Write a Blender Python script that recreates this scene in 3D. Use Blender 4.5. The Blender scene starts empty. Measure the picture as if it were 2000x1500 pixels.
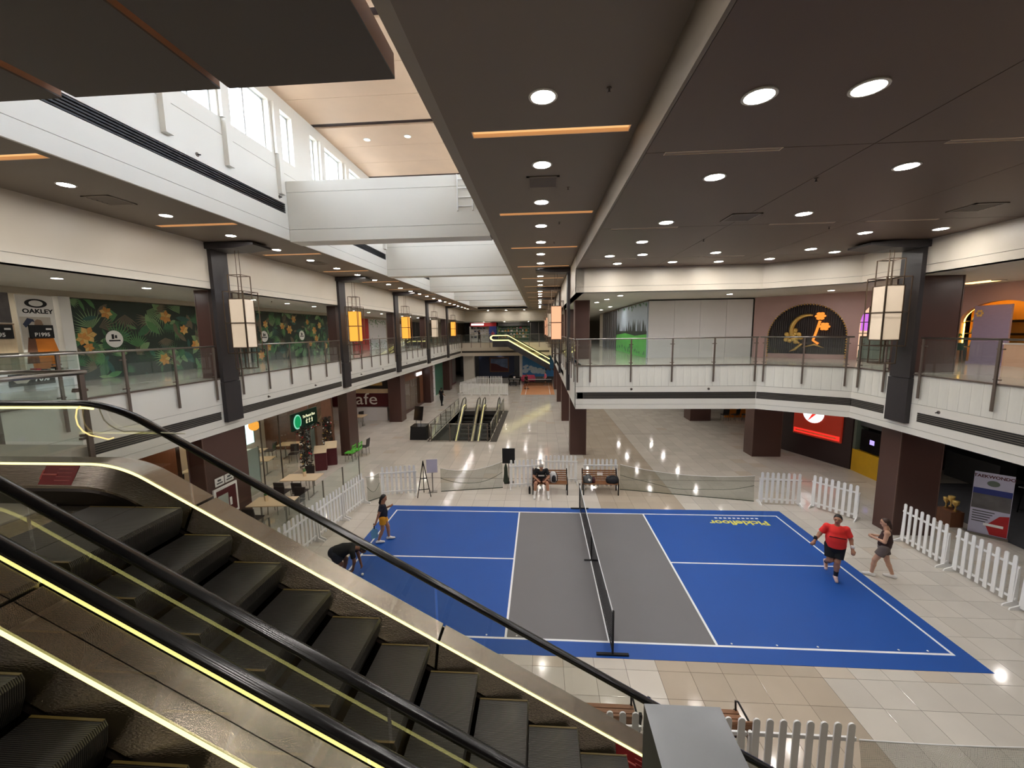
import bpy, math, random
import numpy as np
from mathutils import Vector, Matrix, Euler
random.seed(7)
scene = bpy.context.scene
col = scene.collection
PI = math.pi

# ------------------------------------------------------------------ camera
F_PX, YAW, PITCH, ROLL = 796.19, -0.0688, 0.128, 0.0141
CAM = Vector((-1.4265, -10.9326, 6.4721))
_f = Vector((math.sin(YAW)*math.cos(PITCH), math.cos(YAW)*math.cos(PITCH), -math.sin(PITCH)))
_r = Vector((math.cos(YAW), -math.sin(YAW), 0))
_d = _f.cross(_r)
R2 = math.cos(ROLL)*_r + math.sin(ROLL)*_d
D2 = -math.sin(ROLL)*_r + math.cos(ROLL)*_d
camd = bpy.data.cameras.new('camera')
camd.sensor_fit = 'HORIZONTAL'; camd.sensor_width = 36.0
camd.lens = F_PX*36.0/2000.0
camd.clip_start = 0.05; camd.clip_end = 300
cam = bpy.data.objects.new('camera', camd)
col.objects.link(cam)
m3 = Matrix((R2, -D2, -_f)).transposed()
cam.matrix_world = Matrix.Translation(CAM) @ m3.to_4x4()
scene.camera = cam

def to_px(P):
    c = Vector(P)-CAM
    z = c.dot(_f)
    if z < 0.05: return None
    return (1000+F_PX*c.dot(R2)/z, 750+F_PX*c.dot(D2)/z, z)

# ------------------------------------------------------------------ view, world
vs = scene.view_settings
vs.view_transform = 'Standard'; vs.look = 'None'; vs.gamma = 1.0; vs.use_curve_mapping = False
vs.exposure = 1.4
DOWNLIGHT = 62.0
scene.cycles.max_bounces = 7
scene.cycles.diffuse_bounces = 4
scene.cycles.glossy_bounces = 4
scene.cycles.transmission_bounces = 6
scene.cycles.transparent_max_bounces = 14
scene.cycles.caustics_reflective = False
scene.cycles.caustics_refractive = False
scene.cycles.sample_clamp_indirect = 6.0
world = bpy.data.worlds.new('sky'); scene.world = world
world.use_nodes = True
_bg = world.node_tree.nodes['Background']
_bg.inputs[0].default_value = (0.83, 0.91, 1.0, 1); _bg.inputs[1].default_value = 7.0

# ------------------------------------------------------------------ materials
MATS = {}
def principled(name):
    m = bpy.data.materials.new(name); m.use_nodes = True
    return m, m.node_tree, m.node_tree.nodes['Principled BSDF']
def lin(c):
    """sRGB 0-255 -> linear"""
    def f(v):
        v = v/255.0
        return v/12.92 if v <= 0.04045 else ((v+0.055)/1.055)**2.4
    return (f(c[0]), f(c[1]), f(c[2]), 1.0)
def mat(name, rgb, rough=0.6, metal=0.0, vary=0.06, scale=3.0, emit=None, estr=0.0, bump=0.0, bscale=60.0, spec=None, stretch=None, coat=0.0):
    """procedural paint: colour with soft noise variation, optional fine bump"""
    m, nt, b = principled(name)
    c = lin(rgb)
    b.inputs['Roughness'].default_value = rough
    b.inputs['Metallic'].default_value = metal
    if spec is not None: b.inputs['Specular IOR Level'].default_value = spec
    if coat: b.inputs['Coat Weight'].default_value = coat; b.inputs['Coat Roughness'].default_value = 0.08
    N = nt.nodes; L = nt.links
    tc = N.new('ShaderNodeTexCoord')
    src = tc.outputs['Object']
    if stretch:
        mp = N.new('ShaderNodeMapping'); mp.inputs['Scale'].default_value = stretch
        L.new(src, mp.inputs['Vector']); src = mp.outputs['Vector']
    if vary > 0:
        no = N.new('ShaderNodeTexNoise'); no.inputs['Scale'].default_value = scale; no.inputs['Detail'].default_value = 3
        L.new(src, no.inputs['Vector'])
        mx = N.new('ShaderNodeMix'); mx.data_type = 'RGBA'
        mx.inputs[6].default_value = tuple(max(0, v*(1-vary*1.6)) for v in c[:3])+(1,)
        mx.inputs[7].default_value = tuple(min(1, v*(1+vary*1.6)) for v in c[:3])+(1,)
        L.new(no.outputs['Fac'], mx.inputs[0]); L.new(mx.outputs[2], b.inputs['Base Color'])
    else:
        b.inputs['Base Color'].default_value = c
    if bump:
        n2 = N.new('ShaderNodeTexNoise'); n2.inputs['Scale'].default_value = bscale; n2.inputs['Detail'].default_value = 2
        L.new(src, n2.inputs['Vector'])
        bp = N.new('ShaderNodeBump'); bp.inputs['Strength'].default_value = bump; bp.inputs['Distance'].default_value = 0.01
        L.new(n2.outputs['Fac'], bp.inputs['Height']); L.new(bp.outputs['Normal'], b.inputs['Normal'])
    if emit is not None:
        b.inputs['Emission Color'].default_value = lin(emit); b.inputs['Emission Strength'].default_value = estr
    MATS[name] = m
    return m
def glow(name, rgb, strength):
    m = bpy.data.materials.new(name); m.use_nodes = True
    nt = m.node_tree; nt.nodes.clear()
    e = nt.nodes.new('ShaderNodeEmission'); o = nt.nodes.new('ShaderNodeOutputMaterial')
    e.inputs[0].default_value = lin(rgb); e.inputs[1].default_value = strength
    nt.links.new(e.outputs[0], o.inputs[0]); MATS[name] = m
    return m
def glass(name, tint, refl=0.08, rough=0.02, haze=0.0):
    """thin pane: see-through tint plus a fresnel mirror layer"""
    m = bpy.data.materials.new(name); m.use_nodes = True
    nt = m.node_tree; nt.nodes.clear(); N = nt.nodes; L = nt.links
    o = N.new('ShaderNodeOutputMaterial'); t = N.new('ShaderNodeBsdfTransparent'); g = N.new('ShaderNodeBsdfGlossy')
    t.inputs[0].default_value = tuple(tint)+(1,); g.inputs['Roughness'].default_value = rough
    g.inputs[0].default_value = (0.95, 1, 0.98, 1)
    fr = N.new('ShaderNodeFresnel'); fr.inputs['IOR'].default_value = 1.45
    ma = N.new('ShaderNodeMath'); ma.operation = 'ADD'; ma.inputs[1].default_value = refl
    L.new(fr.outputs[0], ma.inputs[0])
    ge = N.new('ShaderNodeNewGeometry'); inv = N.new('ShaderNodeMath'); inv.operation = 'SUBTRACT'; inv.inputs[0].default_value = 1.0
    L.new(ge.outputs['Backfacing'], inv.inputs[1])          # only the outer faces of the pane mirror
    mu = N.new('ShaderNodeMath'); mu.operation = 'MULTIPLY'; L.new(ma.outputs[0], mu.inputs[0]); L.new(inv.outputs[0], mu.inputs[1])
    mx = N.new('ShaderNodeMixShader')
    L.new(mu.outputs[0], mx.inputs[0]); L.new(t.outputs[0], mx.inputs[1]); L.new(g.outputs[0], mx.inputs[2])
    last = mx.outputs[0]
    if haze:
        d = N.new('ShaderNodeBsdfDiffuse'); d.inputs[0].default_value = (0.75, 0.8, 0.77, 1)
        m2 = N.new('ShaderNodeMixShader'); m2.inputs[0].default_value = haze
        L.new(last, m2.inputs[1]); L.new(d.outputs[0], m2.inputs[2]); last = m2.outputs[0]
    L.new(last, o.inputs[0]); MATS[name] = m
    return m
def mesh_cloth(name, rgb, cell=0.05, thick=0.28, base=0.0):
    """netting: opaque threads on a square grid, clear between"""
    m = bpy.data.materials.new(name); m.use_nodes = True
    nt = m.node_tree; nt.nodes.clear(); N = nt.nodes; L = nt.links
    o = N.new('ShaderNodeOutputMaterial'); t = N.new('ShaderNodeBsdfTransparent'); d = N.new('ShaderNodeBsdfDiffuse')
    d.inputs[0].default_value = lin(rgb)
    uv = N.new('ShaderNodeUVMap'); sp = N.new('ShaderNodeSeparateXYZ'); L.new(uv.outputs[0], sp.inputs[0])
    outs = []
    for k in (0, 1):
        a = N.new('ShaderNodeMath'); a.operation = 'DIVIDE'; a.inputs[1].default_value = cell; L.new(sp.outputs[k], a.inputs[0])
        fr = N.new('ShaderNodeMath'); fr.operation = 'FRACT'; L.new(a.outputs[0], fr.inputs[0])
        lt = N.new('ShaderNodeMath'); lt.operation = 'LESS_THAN'; lt.inputs[1].default_value = thick; L.new(fr.outputs[0], lt.inputs[0])
        outs.append(lt.outputs[0])
    mx = N.new('ShaderNodeMath'); mx.operation = 'MAXIMUM'; L.new(outs[0], mx.inputs[0]); L.new(outs[1], mx.inputs[1])
    ad = N.new('ShaderNodeMath'); ad.operation = 'MAXIMUM'; ad.inputs[1].default_value = base; L.new(mx.outputs[0], ad.inputs[0])
    sh = N.new('ShaderNodeMixShader'); L.new(ad.outputs[0], sh.inputs[0]); L.new(t.outputs[0], sh.inputs[1]); L.new(d.outputs[0], sh.inputs[2])
    L.new(sh.outputs[0], o.inputs[0]); MATS[name] = m
    return m

mat('white_wall', (226, 222, 212), 0.45, vary=0.03, scale=0.7)
mat('cream_wall', (214, 204, 188), 0.4, vary=0.04, scale=0.6)
mat('groove', (120, 114, 104), 0.8, vary=0)
mat('soffit', (122, 110, 97), 0.55, vary=0.04, scale=0.5)
mat('brown_ceiling', (98, 78, 64), 0.5, vary=0.06, scale=0.5)
mat('corridor_ceiling', (196, 192, 180), 0.6, vary=0.03)
mat('panel_dark', (84, 76, 68), 0.6, vary=0.03, scale=0.6)
mat('beige_panel', (222, 190, 160), 0.55, vary=0.05, scale=1.2)
mat('slot_dark', (52, 34, 30), 0.7, vary=0)
mat('black_vent', (22, 22, 26), 0.45, vary=0.05)
mat('pilaster', (46, 42, 44), 0.45, vary=0.1, scale=8, stretch=(1, 1, 0.2))
mat('brown_column', (78, 52, 46), 0.35, vary=0.05, scale=1.0, bump=0.03)
mat('steel', (150, 146, 140), 0.28, 1.0, vary=0.05, scale=14, stretch=(1, 30, 1))
mat('steel_brushed', (158, 148, 138), 0.2, 1.0, vary=0.06, scale=8, stretch=(0.25, 14, 14), bump=0.22, bscale=14)
mat('steel_cap', (140, 142, 146), 0.36, 1.0, vary=0.1, scale=10, bump=0.05, bscale=30)
mat('dark_steel', (118, 106, 98), 0.4, 0.6, vary=0.05)
mat('black_rubber', (12, 12, 13), 0.22, vary=0)
mat('black_matte', (18, 18, 20), 0.7, vary=0.08, scale=5)
mat('black_gloss', (16, 16, 18), 0.2, vary=0)
mat('picket_white', (238, 238, 238), 0.4, vary=0.02)
mat('court_blue', (12, 78, 164), 0.55, vary=0.03, scale=1.0, bump=0.05, bscale=200)
mat('court_grey', (112, 111, 114), 0.6, vary=0.03, scale=1.0, bump=0.05, bscale=200)
mat('line_white', (238, 240, 244), 0.5, vary=0.02)
mat('yellow_print', (232, 222, 90), 0.5, vary=0.02)
mat('soffit_edge', (150, 140, 126), 0.55, vary=0.03)
mat('grout', (70, 64, 58), 0.8, vary=0.05)
mat('plain_white', (240, 238, 234), 0.5, vary=0.0)
mat('wood_bench', (132, 88, 56), 0.45, vary=0.16, scale=6, stretch=(1.5, 14, 14))
mat('wood_table', (222, 198, 164), 0.4, vary=0.06, scale=4, stretch=(1, 8, 1))
mat('iron_black', (24, 24, 26), 0.4, 0.6, vary=0)
mat('sticker_red', (150, 34, 38), 0.4, vary=0.05); mat('sticker_mark', (226, 120, 116), 0.4, vary=0)
glass('rail_glass', (0.93, 0.96, 0.95), 0.02, haze=0.015)
glass('shop_glass', (0.86, 0.90, 0.88), 0.03)
glass('esc_glass', (0.88, 0.88, 0.85), 0.05)
glass('window_glass', (0.95, 0.97, 1.0), 0.01)
glow('downlight_glow', (255, 250, 243), DOWNLIGHT)
glow('downlight_dim', (255, 246, 230), 1.0)
glow('strip_amber', (255, 190, 124), 0.42)
glow('led_yellow', (255, 240, 150), 0.95)
glow('led_warm', (255, 214, 140), 0.5)

# ------------------------------------------------------------------ mesh helpers
class MB:
    def __init__(s): s.v = []; s.f = []; s.uv = None
    def add(s, vs, fs):
        o = len(s.v); s.v += [tuple(p) for p in vs]; s.f += [tuple(i+o for i in q) for q in fs]
        return s
    def box(s, x0, x1, y0, y1, z0, z1):
        if x0 > x1: x0, x1 = x1, x0
        if y0 > y1: y0, y1 = y1, y0
        if z0 > z1: z0, z1 = z1, z0
        return s.add([(x0,y0,z0),(x1,y0,z0),(x1,y1,z0),(x0,y1,z0),(x0,y0,z1),(x1,y0,z1),(x1,y1,z1),(x0,y1,z1)],
              [(0,3,2,1),(4,5,6,7),(0,1,5,4),(1,2,6,5),(2,3,7,6),(3,0,4,7)])
    def prism(s, poly, a, b, axis=2):
        """extrude a 2D polygon along an axis: 2 -> (x,y), 1 -> (x,z), 0 -> (y,z)"""
        n = len(poly)
        def P(p, t):
            return (p[0], p[1], t) if axis == 2 else ((p[0], t, p[1]) if axis == 1 else (t, p[0], p[1]))
        vs = [P(p, a) for p in poly]+[P(p, b) for p in poly]
        fs = [tuple(range(n))[::-1], tuple(range(n, 2*n))]+[(i, (i+1) % n, n+(i+1) % n, n+i) for i in range(n)]
        return s.add(vs, fs)
    def quad(s, a, b, c, d): return s.add([a, b, c, d], [(0, 1, 2, 3)])
    def bar(s, p, q, w, h, up=(0, 0, 1)):
        p = Vector(p); q = Vector(q); t = (q-p).normalized(); u = Vector(up)
        sd = t.cross(u)
        if sd.length < 1e-4: sd = t.cross(Vector((1, 0, 0)))
        sd.normalize(); u = sd.cross(t).normalized()
        vs = []
        for c in (p, q):
            for i, j in ((-1,-1),(1,-1),(1,1),(-1,1)): vs.append(c+sd*(i*w/2)+u*(j*h/2))
        return s.add(vs, [(3,2,1,0),(4,5,6,7),(0,1,5,4),(1,2,6,5),(2,3,7,6),(3,0,4,7)])
    def tube(s, path, r, n=8, caps=True):
        path = [Vector(p) for p in path]; rs = r if isinstance(r, (list, tuple)) else [r]*len(path)
        o = len(s.v); prev = None
        for i, p in enumerate(path):
            t = (path[min(i+1, len(path)-1)]-path[max(i-1, 0)]).normalized()
            if prev is None:
                u = t.cross(Vector((0, 0, 1)))
                if u.length < 1e-3: u = t.cross(Vector((1, 0, 0)))
            else:
                u = prev-t*prev.dot(t)
            u.normalize(); prev = u; w = t.cross(u)
            for k in range(n):
                a = 2*PI*k/n; s.v.append(tuple(p+u*(rs[i]*math.cos(a))+w*(rs[i]*math.sin(a))))
        for i in range(len(path)-1):
            for k in range(n):
                s.f.append((o+i*n+k, o+i*n+(k+1) % n, o+(i+1)*n+(k+1) % n, o+(i+1)*n+k))
        if caps:
            s.f.append(tuple(o+k for k in range(n))[::-1]); s.f.append(tuple(o+(len(path)-1)*n+k for k in range(n)))
        return s
    def lathe(s, prof, n=16, c=(0, 0, 0)):
        o = len(s.v)
        for r, z in prof:
            for k in range(n):
                a = 2*PI*k/n; s.v.append((c[0]+r*math.cos(a), c[1]+r*math.sin(a), c[2]+z))
        for i in range(len(prof)-1):
            for k in range(n): s.f.append((o+i*n+k, o+i*n+(k+1) % n, o+(i+1)*n+(k+1) % n, o+(i+1)*n+k))
        s.f.append(tuple(o+k for k in range(n))[::-1]); s.f.append(tuple(o+(len(prof)-1)*n+k for k in range(n)))
        return s
    def ball(s, c, rx, ry=None, rz=None, n=10, m=6):
        ry = ry or rx; rz = rz or rx; o = len(s.v)
        s.v.append((c[0], c[1], c[2]-rz))
        for i in range(1, m):
            th = -PI/2+PI*i/m
            for k in range(n):
                a = 2*PI*k/n; s.v.append((c[0]+rx*math.cos(th)*math.cos(a), c[1]+ry*math.cos(th)*math.sin(a), c[2]+rz*math.sin(th)))
        s.v.append((c[0], c[1], c[2]+rz)); top = len(s.v)-1
        for k in range(n): s.f.append((o, o+1+(k+1) % n, o+1+k))
        for i in range(m-2):
            for k in range(n): s.f.append((o+1+i*n+k, o+1+i*n+(k+1) % n, o+1+(i+1)*n+(k+1) % n, o+1+(i+1)*n+k))
        for k in range(n): s.f.append((o+1+(m-2)*n+k, o+1+(m-2)*n+(k+1) % n, top))
        return s
    def mesh(s, name, material=None, smooth=False):
        me = bpy.data.meshes.new(name); me.from_pydata(s.v, [], s.f); me.update()
        if material: me.materials.append(MATS[material] if isinstance(material, str) else material)
        if smooth: me.polygons.foreach_set('use_smooth', [True]*len(me.polygons))
        return me
    def build(s, name, material, parent=None, smooth=False):
        return link(name, s.mesh(name, material, smooth), parent)

def link(name, data, parent=None):
    o = bpy.data.objects.new(name, data); col.objects.link(o)
    if parent is not None: o.parent = parent
    return o
def tag(o, label=None, cat=None, group=None, kind=None):
    if label: o['label'] = label
    if cat: o['category'] = cat
    if group: o['group'] = group
    if kind: o['kind'] = kind
    return o
def thing(name, label, cat, loc=(0, 0, 0), rz=0.0, group=None):
    o = link(name, None); o.location = loc; o.rotation_euler = (0, 0, rz); o.empty_display_size = 0.2
    return tag(o, label, cat, group)
def struct(name, mb, material, parent=None, smooth=False):
    o = mb.build(name, material, parent, smooth)
    if parent is None: o['kind'] = 'structure'
    return o
def copy_tree(o, parent=None, loc=None, rz=None, label=None):
    c = o.copy(); col.objects.link(c); c.parent = parent
    if loc is not None: c.location = loc
    if rz is not None: c.rotation_euler = (0, 0, rz)
    if label: c['label'] = label
    for ch in o.children:
        copy_tree(ch, c)
    return c
def inst(name, me, parent, loc=(0, 0, 0), rot=(0, 0, 0), scale=None):
    o = link(name, me, parent); o.location = loc; o.rotation_euler = rot
    if scale: o.scale = scale
    return o
def text(name, s, size, material, parent=None, loc=(0, 0, 0), rot=(PI/2, 0, 0), extrude=0.004, align='CENTER', sx=1.0, bold=0.0, shear=0.0):
    cu = bpy.data.curves.new(name+'_font', 'FONT'); cu.body = s; cu.size = size; cu.extrude = extrude
    cu.align_x = align; cu.align_y = 'CENTER'; cu.offset = bold; cu.shear = shear; cu.resolution_u = 3
    tmp = bpy.data.objects.new('tmp_font', cu); col.objects.link(tmp)
    me = bpy.data.meshes.new_from_object(tmp.evaluated_get(bpy.context.evaluated_depsgraph_get()))
    bpy.data.objects.remove(tmp); bpy.data.curves.remove(cu)
    me.materials.clear(); me.materials.append(MATS[material])
    o = link(name, me, parent); o.location = loc; o.rotation_euler = rot; o.scale = (sx, 1, 1)
    return o
# ================================================================== THE SETTING
ZF2, ZB, ZC2, ZS, ZR, ZTOP = 5.1, 3.42, 7.9, 9.28, 8.78, 13.3
XL, XR, YR = -11.5, -0.04, 4.95
WX0, WX1 = -8.9, -2.84            # light well
YEND = 41.0
BAY = 7.95
YN, YF = -15.0, 56.0
PIL_Y = [1.2+BAY*k for k in range(-2, 5)]

def seg_box(mb, a, b, s0, s1, d0, d1, z0, z1):
    """box along plan segment a->b; s along it, d outward to the right-hand side"""
    a = Vector((a[0], a[1], 0)); b = Vector((b[0], b[1], 0)); t = (b-a).normalized(); n = Vector((t.y, -t.x, 0))
    P = [a+t*s0+n*d0, a+t*s1+n*d0, a+t*s1+n*d1, a+t*s0+n*d1]
    # right-hand normal: keep outward winding
    vs = [(p.x, p.y, z0) for p in P]+[(p.x, p.y, z1) for p in P]
    return mb.add(vs, [(0,1,2,3),(7,6,5,4),(4,5,1,0),(5,6,2,1),(6,7,3,2),(7,4,0,3)])

# ---- ground floor slab with the escalator opening
HX0, HX1, HY0, HY1 = -8.05, -4.45, 12.65, 21.9
fl = MB()
for x0, x1, y0, y1 in ((-24, HX0, YN, YF), (HX1, 24, YN, YF), (HX0, HX1, YN, HY0), (HX0, HX1, HY1, YF)):
    fl.box(x0, x1, y0, y1, -0.5, -0.004)
floor = struct('floor', fl, 'grout')
pit = MB().box(HX0-0.3, HX1+0.3, HY0-6, HY1+0.5, -5.6, -5.3).box(HX0-0.3, HX0, HY0-6, HY1, -5.3, -0.5).box(HX1, HX1+0.3, HY0-6, HY1, -5.3, -0.5).box(HX0-0.3, HX1+0.3, HY0-6.3, HY0-6, -5.3, -0.5).box(HX0, HX1, HY1, HY1+0.3, -5.3, -0.5)
struct('wall_basement', pit, mat('pit_dark', (70, 66, 60), 0.6))

# ---- floor tiles: the 300 largest in view are pieces, the rest one joined field
def tile_material():
    m, nt, b = principled('floor_tile'); N = nt.nodes; L = nt.links
    b.inputs['Roughness'].default_value = 0.1
    b.inputs['Specular IOR Level'].default_value = 0.6
    ge = N.new('ShaderNodeNewGeometry'); sp = N.new('ShaderNodeSeparateXYZ'); L.new(ge.outputs['Position'], sp.inputs[0])
    cells = []
    for k, off in ((0, 2.2), (1, 3.74)):
        a = N.new('ShaderNodeMath'); a.operation = 'ADD'; a.inputs[1].default_value = off; L.new(sp.outputs[k], a.inputs[0])
        d = N.new('ShaderNodeMath'); d.operation = 'DIVIDE'; d.inputs[1].default_value = 0.6; L.new(a.outputs[0], d.inputs[0])
        f = N.new('ShaderNodeMath'); f.operation = 'FLOOR'; L.new(d.outputs[0], f.inputs[0]); cells.append(f.outputs[0])
    cb = N.new('ShaderNodeCombineXYZ'); L.new(cells[0], cb.inputs[0]); L.new(cells[1], cb.inputs[1])
    wn = N.new('ShaderNodeTexWhiteNoise'); wn.noise_dimensions = '2D'; L.new(cb.outputs[0], wn.inputs['Vector'])
    def between(sock, lo, hi):
        g = N.new('ShaderNodeMath'); g.operation = 'GREATER_THAN'; g.inputs[1].default_value = lo; L.new(sock, g.inputs[0])
        l = N.new('ShaderNodeMath'); l.operation = 'LESS_THAN'; l.inputs[1].default_value = hi; L.new(sock, l.inputs[0])
        mu = N.new('ShaderNodeMath'); mu.operation = 'MULTIPLY'; L.new(g.outputs[0], mu.inputs[0]); L.new(l.outputs[0], mu.inputs[1])
        return mu.outputs[0]
    band = between(cells[0], 4.5, 9.5)
    mx = N.new('ShaderNodeMix'); mx.data_type = 'RGBA'
    mx.inputs[6].default_value = lin((208, 201, 191)); mx.inputs[7].default_value = lin((186, 172, 155)); L.new(band, mx.inputs[0])
    rare = N.new('ShaderNodeMath'); rare.operation = 'GREATER_THAN'; rare.inputs[1].default_value = 0.975; L.new(wn.outputs[0], rare.inputs[0])
    mr = N.new('ShaderNodeMath'); mr.operation = 'MULTIPLY'; mr.inputs[1].default_value = 0.45; L.new(rare.outputs[0], mr.inputs[0])
    m2 = N.new('ShaderNodeMix'); m2.data_type = 'RGBA'; L.new(mr.outputs[0], m2.inputs[0]); L.new(mx.outputs[2], m2.inputs[6]); m2.inputs[7].default_value = lin((186, 168, 146))
    no = N.new('ShaderNodeTexNoise'); no.inputs['Scale'].default_value = 1.3; no.inputs['Detail'].default_value = 4; L.new(ge.outputs['Position'], no.inputs['Vector'])
    ad = N.new('ShaderNodeMath'); ad.operation = 'ADD'; L.new(wn.outputs[0], ad.inputs[0]); L.new(no.outputs['Fac'], ad.inputs[1])
    mr2 = N.new('ShaderNodeMapRange'); mr2.inputs[1].default_value = 0.2; mr2.inputs[2].default_value = 1.6; mr2.inputs[3].default_value = 0.88; mr2.inputs[4].default_value = 1.07
    L.new(ad.outputs[0], mr2.inputs[0])
    mul = N.new('ShaderNodeMix'); mul.data_type = 'RGBA'; mul.blend_type = 'MULTIPLY'; mul.inputs[0].default_value = 1
    L.new(m2.outputs[2], mul.inputs[6]); L.new(mr2.outputs[0], mul.inputs[7]); L.new(mul.outputs[2], b.inputs['Base Color'])
    MATS['floor_tile'] = m
tile_material()
def tile_mb(mb, x, y, z=0.0, s=0.594, h=0.004):
    a = 0.004; x0, x1, y0, y1 = x-s/2, x+s/2, y-s/2, y+s/2
    vs = [(x0,y0,z-h),(x1,y0,z-h),(x1,y1,z-h),(x0,y1,z-h),(x0,y0,z-0.001),(x1,y0,z-0.001),(x1,y1,z-0.001),(x0,y1,z-0.001),
          (x0+a,y0+a,z),(x1-a,y0+a,z),(x1-a,y1-a,z),(x0+a,y1-a,z)]
    return mb.add(vs, [(0,1,5,4),(1,2,6,5),(2,3,7,6),(3,0,4,7),(4,5,9,8),(5,6,10,9),(6,7,11,10),(7,4,8,11),(8,9,10,11)])
tiles = []
for i in range(-33, 38):
    for j in range(-14, 92):
        x, y = -2.2+0.6*(i+0.5), -3.74+0.6*(j+0.5)
        if x < -19.5 or x > 19.5 or y > 51: continue
        if HX0-0.35 < x < HX1+0.35 and HY0-0.35 < y < HY1+0.35: continue
        tiles.append((x, y))
def tile_size(t):
    x, y = t
    if -6.9 < x < 6.9 and -3.3 < y < 3.3: return 0      # under the court mat
    q = [to_px((x+dx, y+dy, 0)) for dx, dy in ((-.3,-.3),(.3,-.3),(.3,.3),(-.3,.3))]
    if any(p is None for p in q): return 0
    if not all(-20 < p[0] < 2020 and 0 < p[1] < 1520 for p in q): return 0
    if any(p[0] < 1270 and p[1] > 905+(p[0]-250)*0.548 for p in q): return 0   # behind the escalators
    if x < -11.6 or (x > 9.6 and y < 9): return 0
    return abs(sum(q[k][0]*q[(k+1) % 4][1]-q[(k+1) % 4][0]*q[k][1] for k in range(4)))/2
ranked = sorted(tiles, key=lambda t: -tile_size(t))
tile_me = tile_mb(MB(), 0, 0).mesh('tile', 'floor_tile')
for x, y in ranked[:300]: inst('tile', tile_me, floor, (x, y, 0))
rest = MB()
for x, y in ranked[300:]: tile_mb(rest, x, y)
ro = rest.build('tile_field', 'floor_tile', floor); ro['kind'] = 'stuff'

# ---- upper floors (balconies)
mat('upper_tile', (196, 190, 178), 0.12, vary=0.05, scale=1.5, spec=0.6)
lb = MB().box(-24, XL-0.3, YN, YF, ZB+0.03, ZF2)
struct('floor_upper_left', lb, 'upper_tile')
rb = MB().prism([(XR+0.3, YF), (XR+0.3, YR+0.3), (6.75+.12, YR+0.3), (9.05+.3, 3.4+.15), (9.05+0.3, YN), (24, YN), (24, YF)], ZB+0.03, ZF2)
struct('floor_upper_right', rb, 'upper_tile')
fb = MB().box(XL-0.3, XR+0.3, YEND+0.3, YF, ZB+0.03, ZF2)
struct('floor_upper_end', fb, 'upper_tile')
nb = MB().box(XL-0.3, -7.15, YN, -6.2, ZB+0.03, ZF2).box(-7.15, -5.45, YN, -7.62, ZB+0.03, ZF2).box(-5.45, 9.0, YN, -10.55, ZB+0.03, ZF2)
struct('floor_upper_near', nb, 'upper_tile')
# ground-floor ceilings under the balconies
mat('lower_ceiling', (206, 202, 192), 0.6, vary=0.02)
struct('ceiling_lower_left', MB().box(-24, XL-0.3, YN, YF, ZB, ZB+0.03), 'lower_ceiling')
struct('ceiling_lower_right', MB().prism([(XR+0.3, YF), (XR+0.3, YR+0.3), (6.87, YR+0.3), (9.35, 3.55), (9.35, YN), (24, YN), (24, YF)], ZB, ZB+0.03), 'lower_ceiling')
struct('ceiling_lower_end', MB().box(XL-0.3, XR+0.3, YEND+0.3, YF, ZB, ZB+0.03), 'lower_ceiling')

# ---- balcony fascias: bands with recessed grooves, a louvred slot, a top panel
def fascia(name, a, b, louvres, e0=0.0, e1=0.0, boards=False, mt='white_wall'):
    L_ = (Vector(b)-Vector(a)).length
    base = MB()
    seg_box(base, a, b, -e0, L_+e1, -0.3, -0.02, ZB, ZF2)              # backing behind the joints
    root = struct(name, base, 'groove')
    w = MB()
    seg_box(w, a, b, -e0, L_+e1, -0.29, 0, ZB, 3.598)
    seg_box(w, a, b, -e0, L_+e1, -0.29, 0, 3.608, 3.82)
    seg_box(w, a, b, -e0, L_+e1, -0.29, 0, 4.08, 4.30)
    if not boards: seg_box(w, a, b, -e0, L_+e1, -0.29, 0, 4.31, ZF2)
    s = -e0
    for u0, u1 in list(louvres)+[(L_+e1, L_+e1)]:
        if u0 > s+0.01: seg_box(w, a, b, s, u0, -0.29, 0, 3.82, 4.08)
        s = u1
    w.build('fascia_band', mt, root)
    if boards:
        n = max(1, round((L_+e0+e1)/0.27)); step = (L_+e0+e1)/n
        me = MB().box(-step/2+0.002, step/2-0.002, 0, 0.05, 4.31, ZF2).mesh('panel', 'board_white')
        t = (Vector(b)-Vector(a)).normalized(); ang = math.atan2(t.y, t.x)
        bk = MB(); seg_box(bk, a, b, -e0, L_+e1, -0.28, -0.05, 4.31, ZF2); bk.build('fascia_back', mt, root)
        for k in range(n):
            p = Vector(a)+t*(-e0+step*(k+0.5)); inst('panel', me, root, (p.x, p.y, 0), (0, 0, ang))
    for u0, u1 in louvres:
        bk = MB(); seg_box(bk, a, b, u0, u1, -0.12, -0.08, 3.82, 4.08); lo = bk.build('vent_back', 'black_vent', root)
        for k in range(5):
            z = 3.835+0.052*k; sl = MB(); seg_box(sl, a, b, u0, u1, -0.09, -0.005, z, z+0.022); sl.build('vent_slat', 'black_vent', lo)
    cap = MB(); seg_box(cap, a, b, -e0, L_+e1, -0.06, 0.03, ZF2, ZF2+0.035); cap.build('glass_shoe', 'dark_steel', root)
    return root
mat('board_white', (224, 222, 212), 0.4, vary=0.09, scale=5, stretch=(1, 1, 0.25))
# left: one fascia, louvres between the pilasters
lv = []
for k in range(-2, 5):
    lv.append((1.2+BAY*k+0.85, 1.2+BAY*(k+1)-0.08))
y0 = YN
fascia('wall_left_fascia', (XL, YN), (XL, YEND), [(max(0.1, a-y0), min(b, YEND)-y0) for a, b in lv if b > y0+1 and a < YEND-1], 0, 0)
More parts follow.
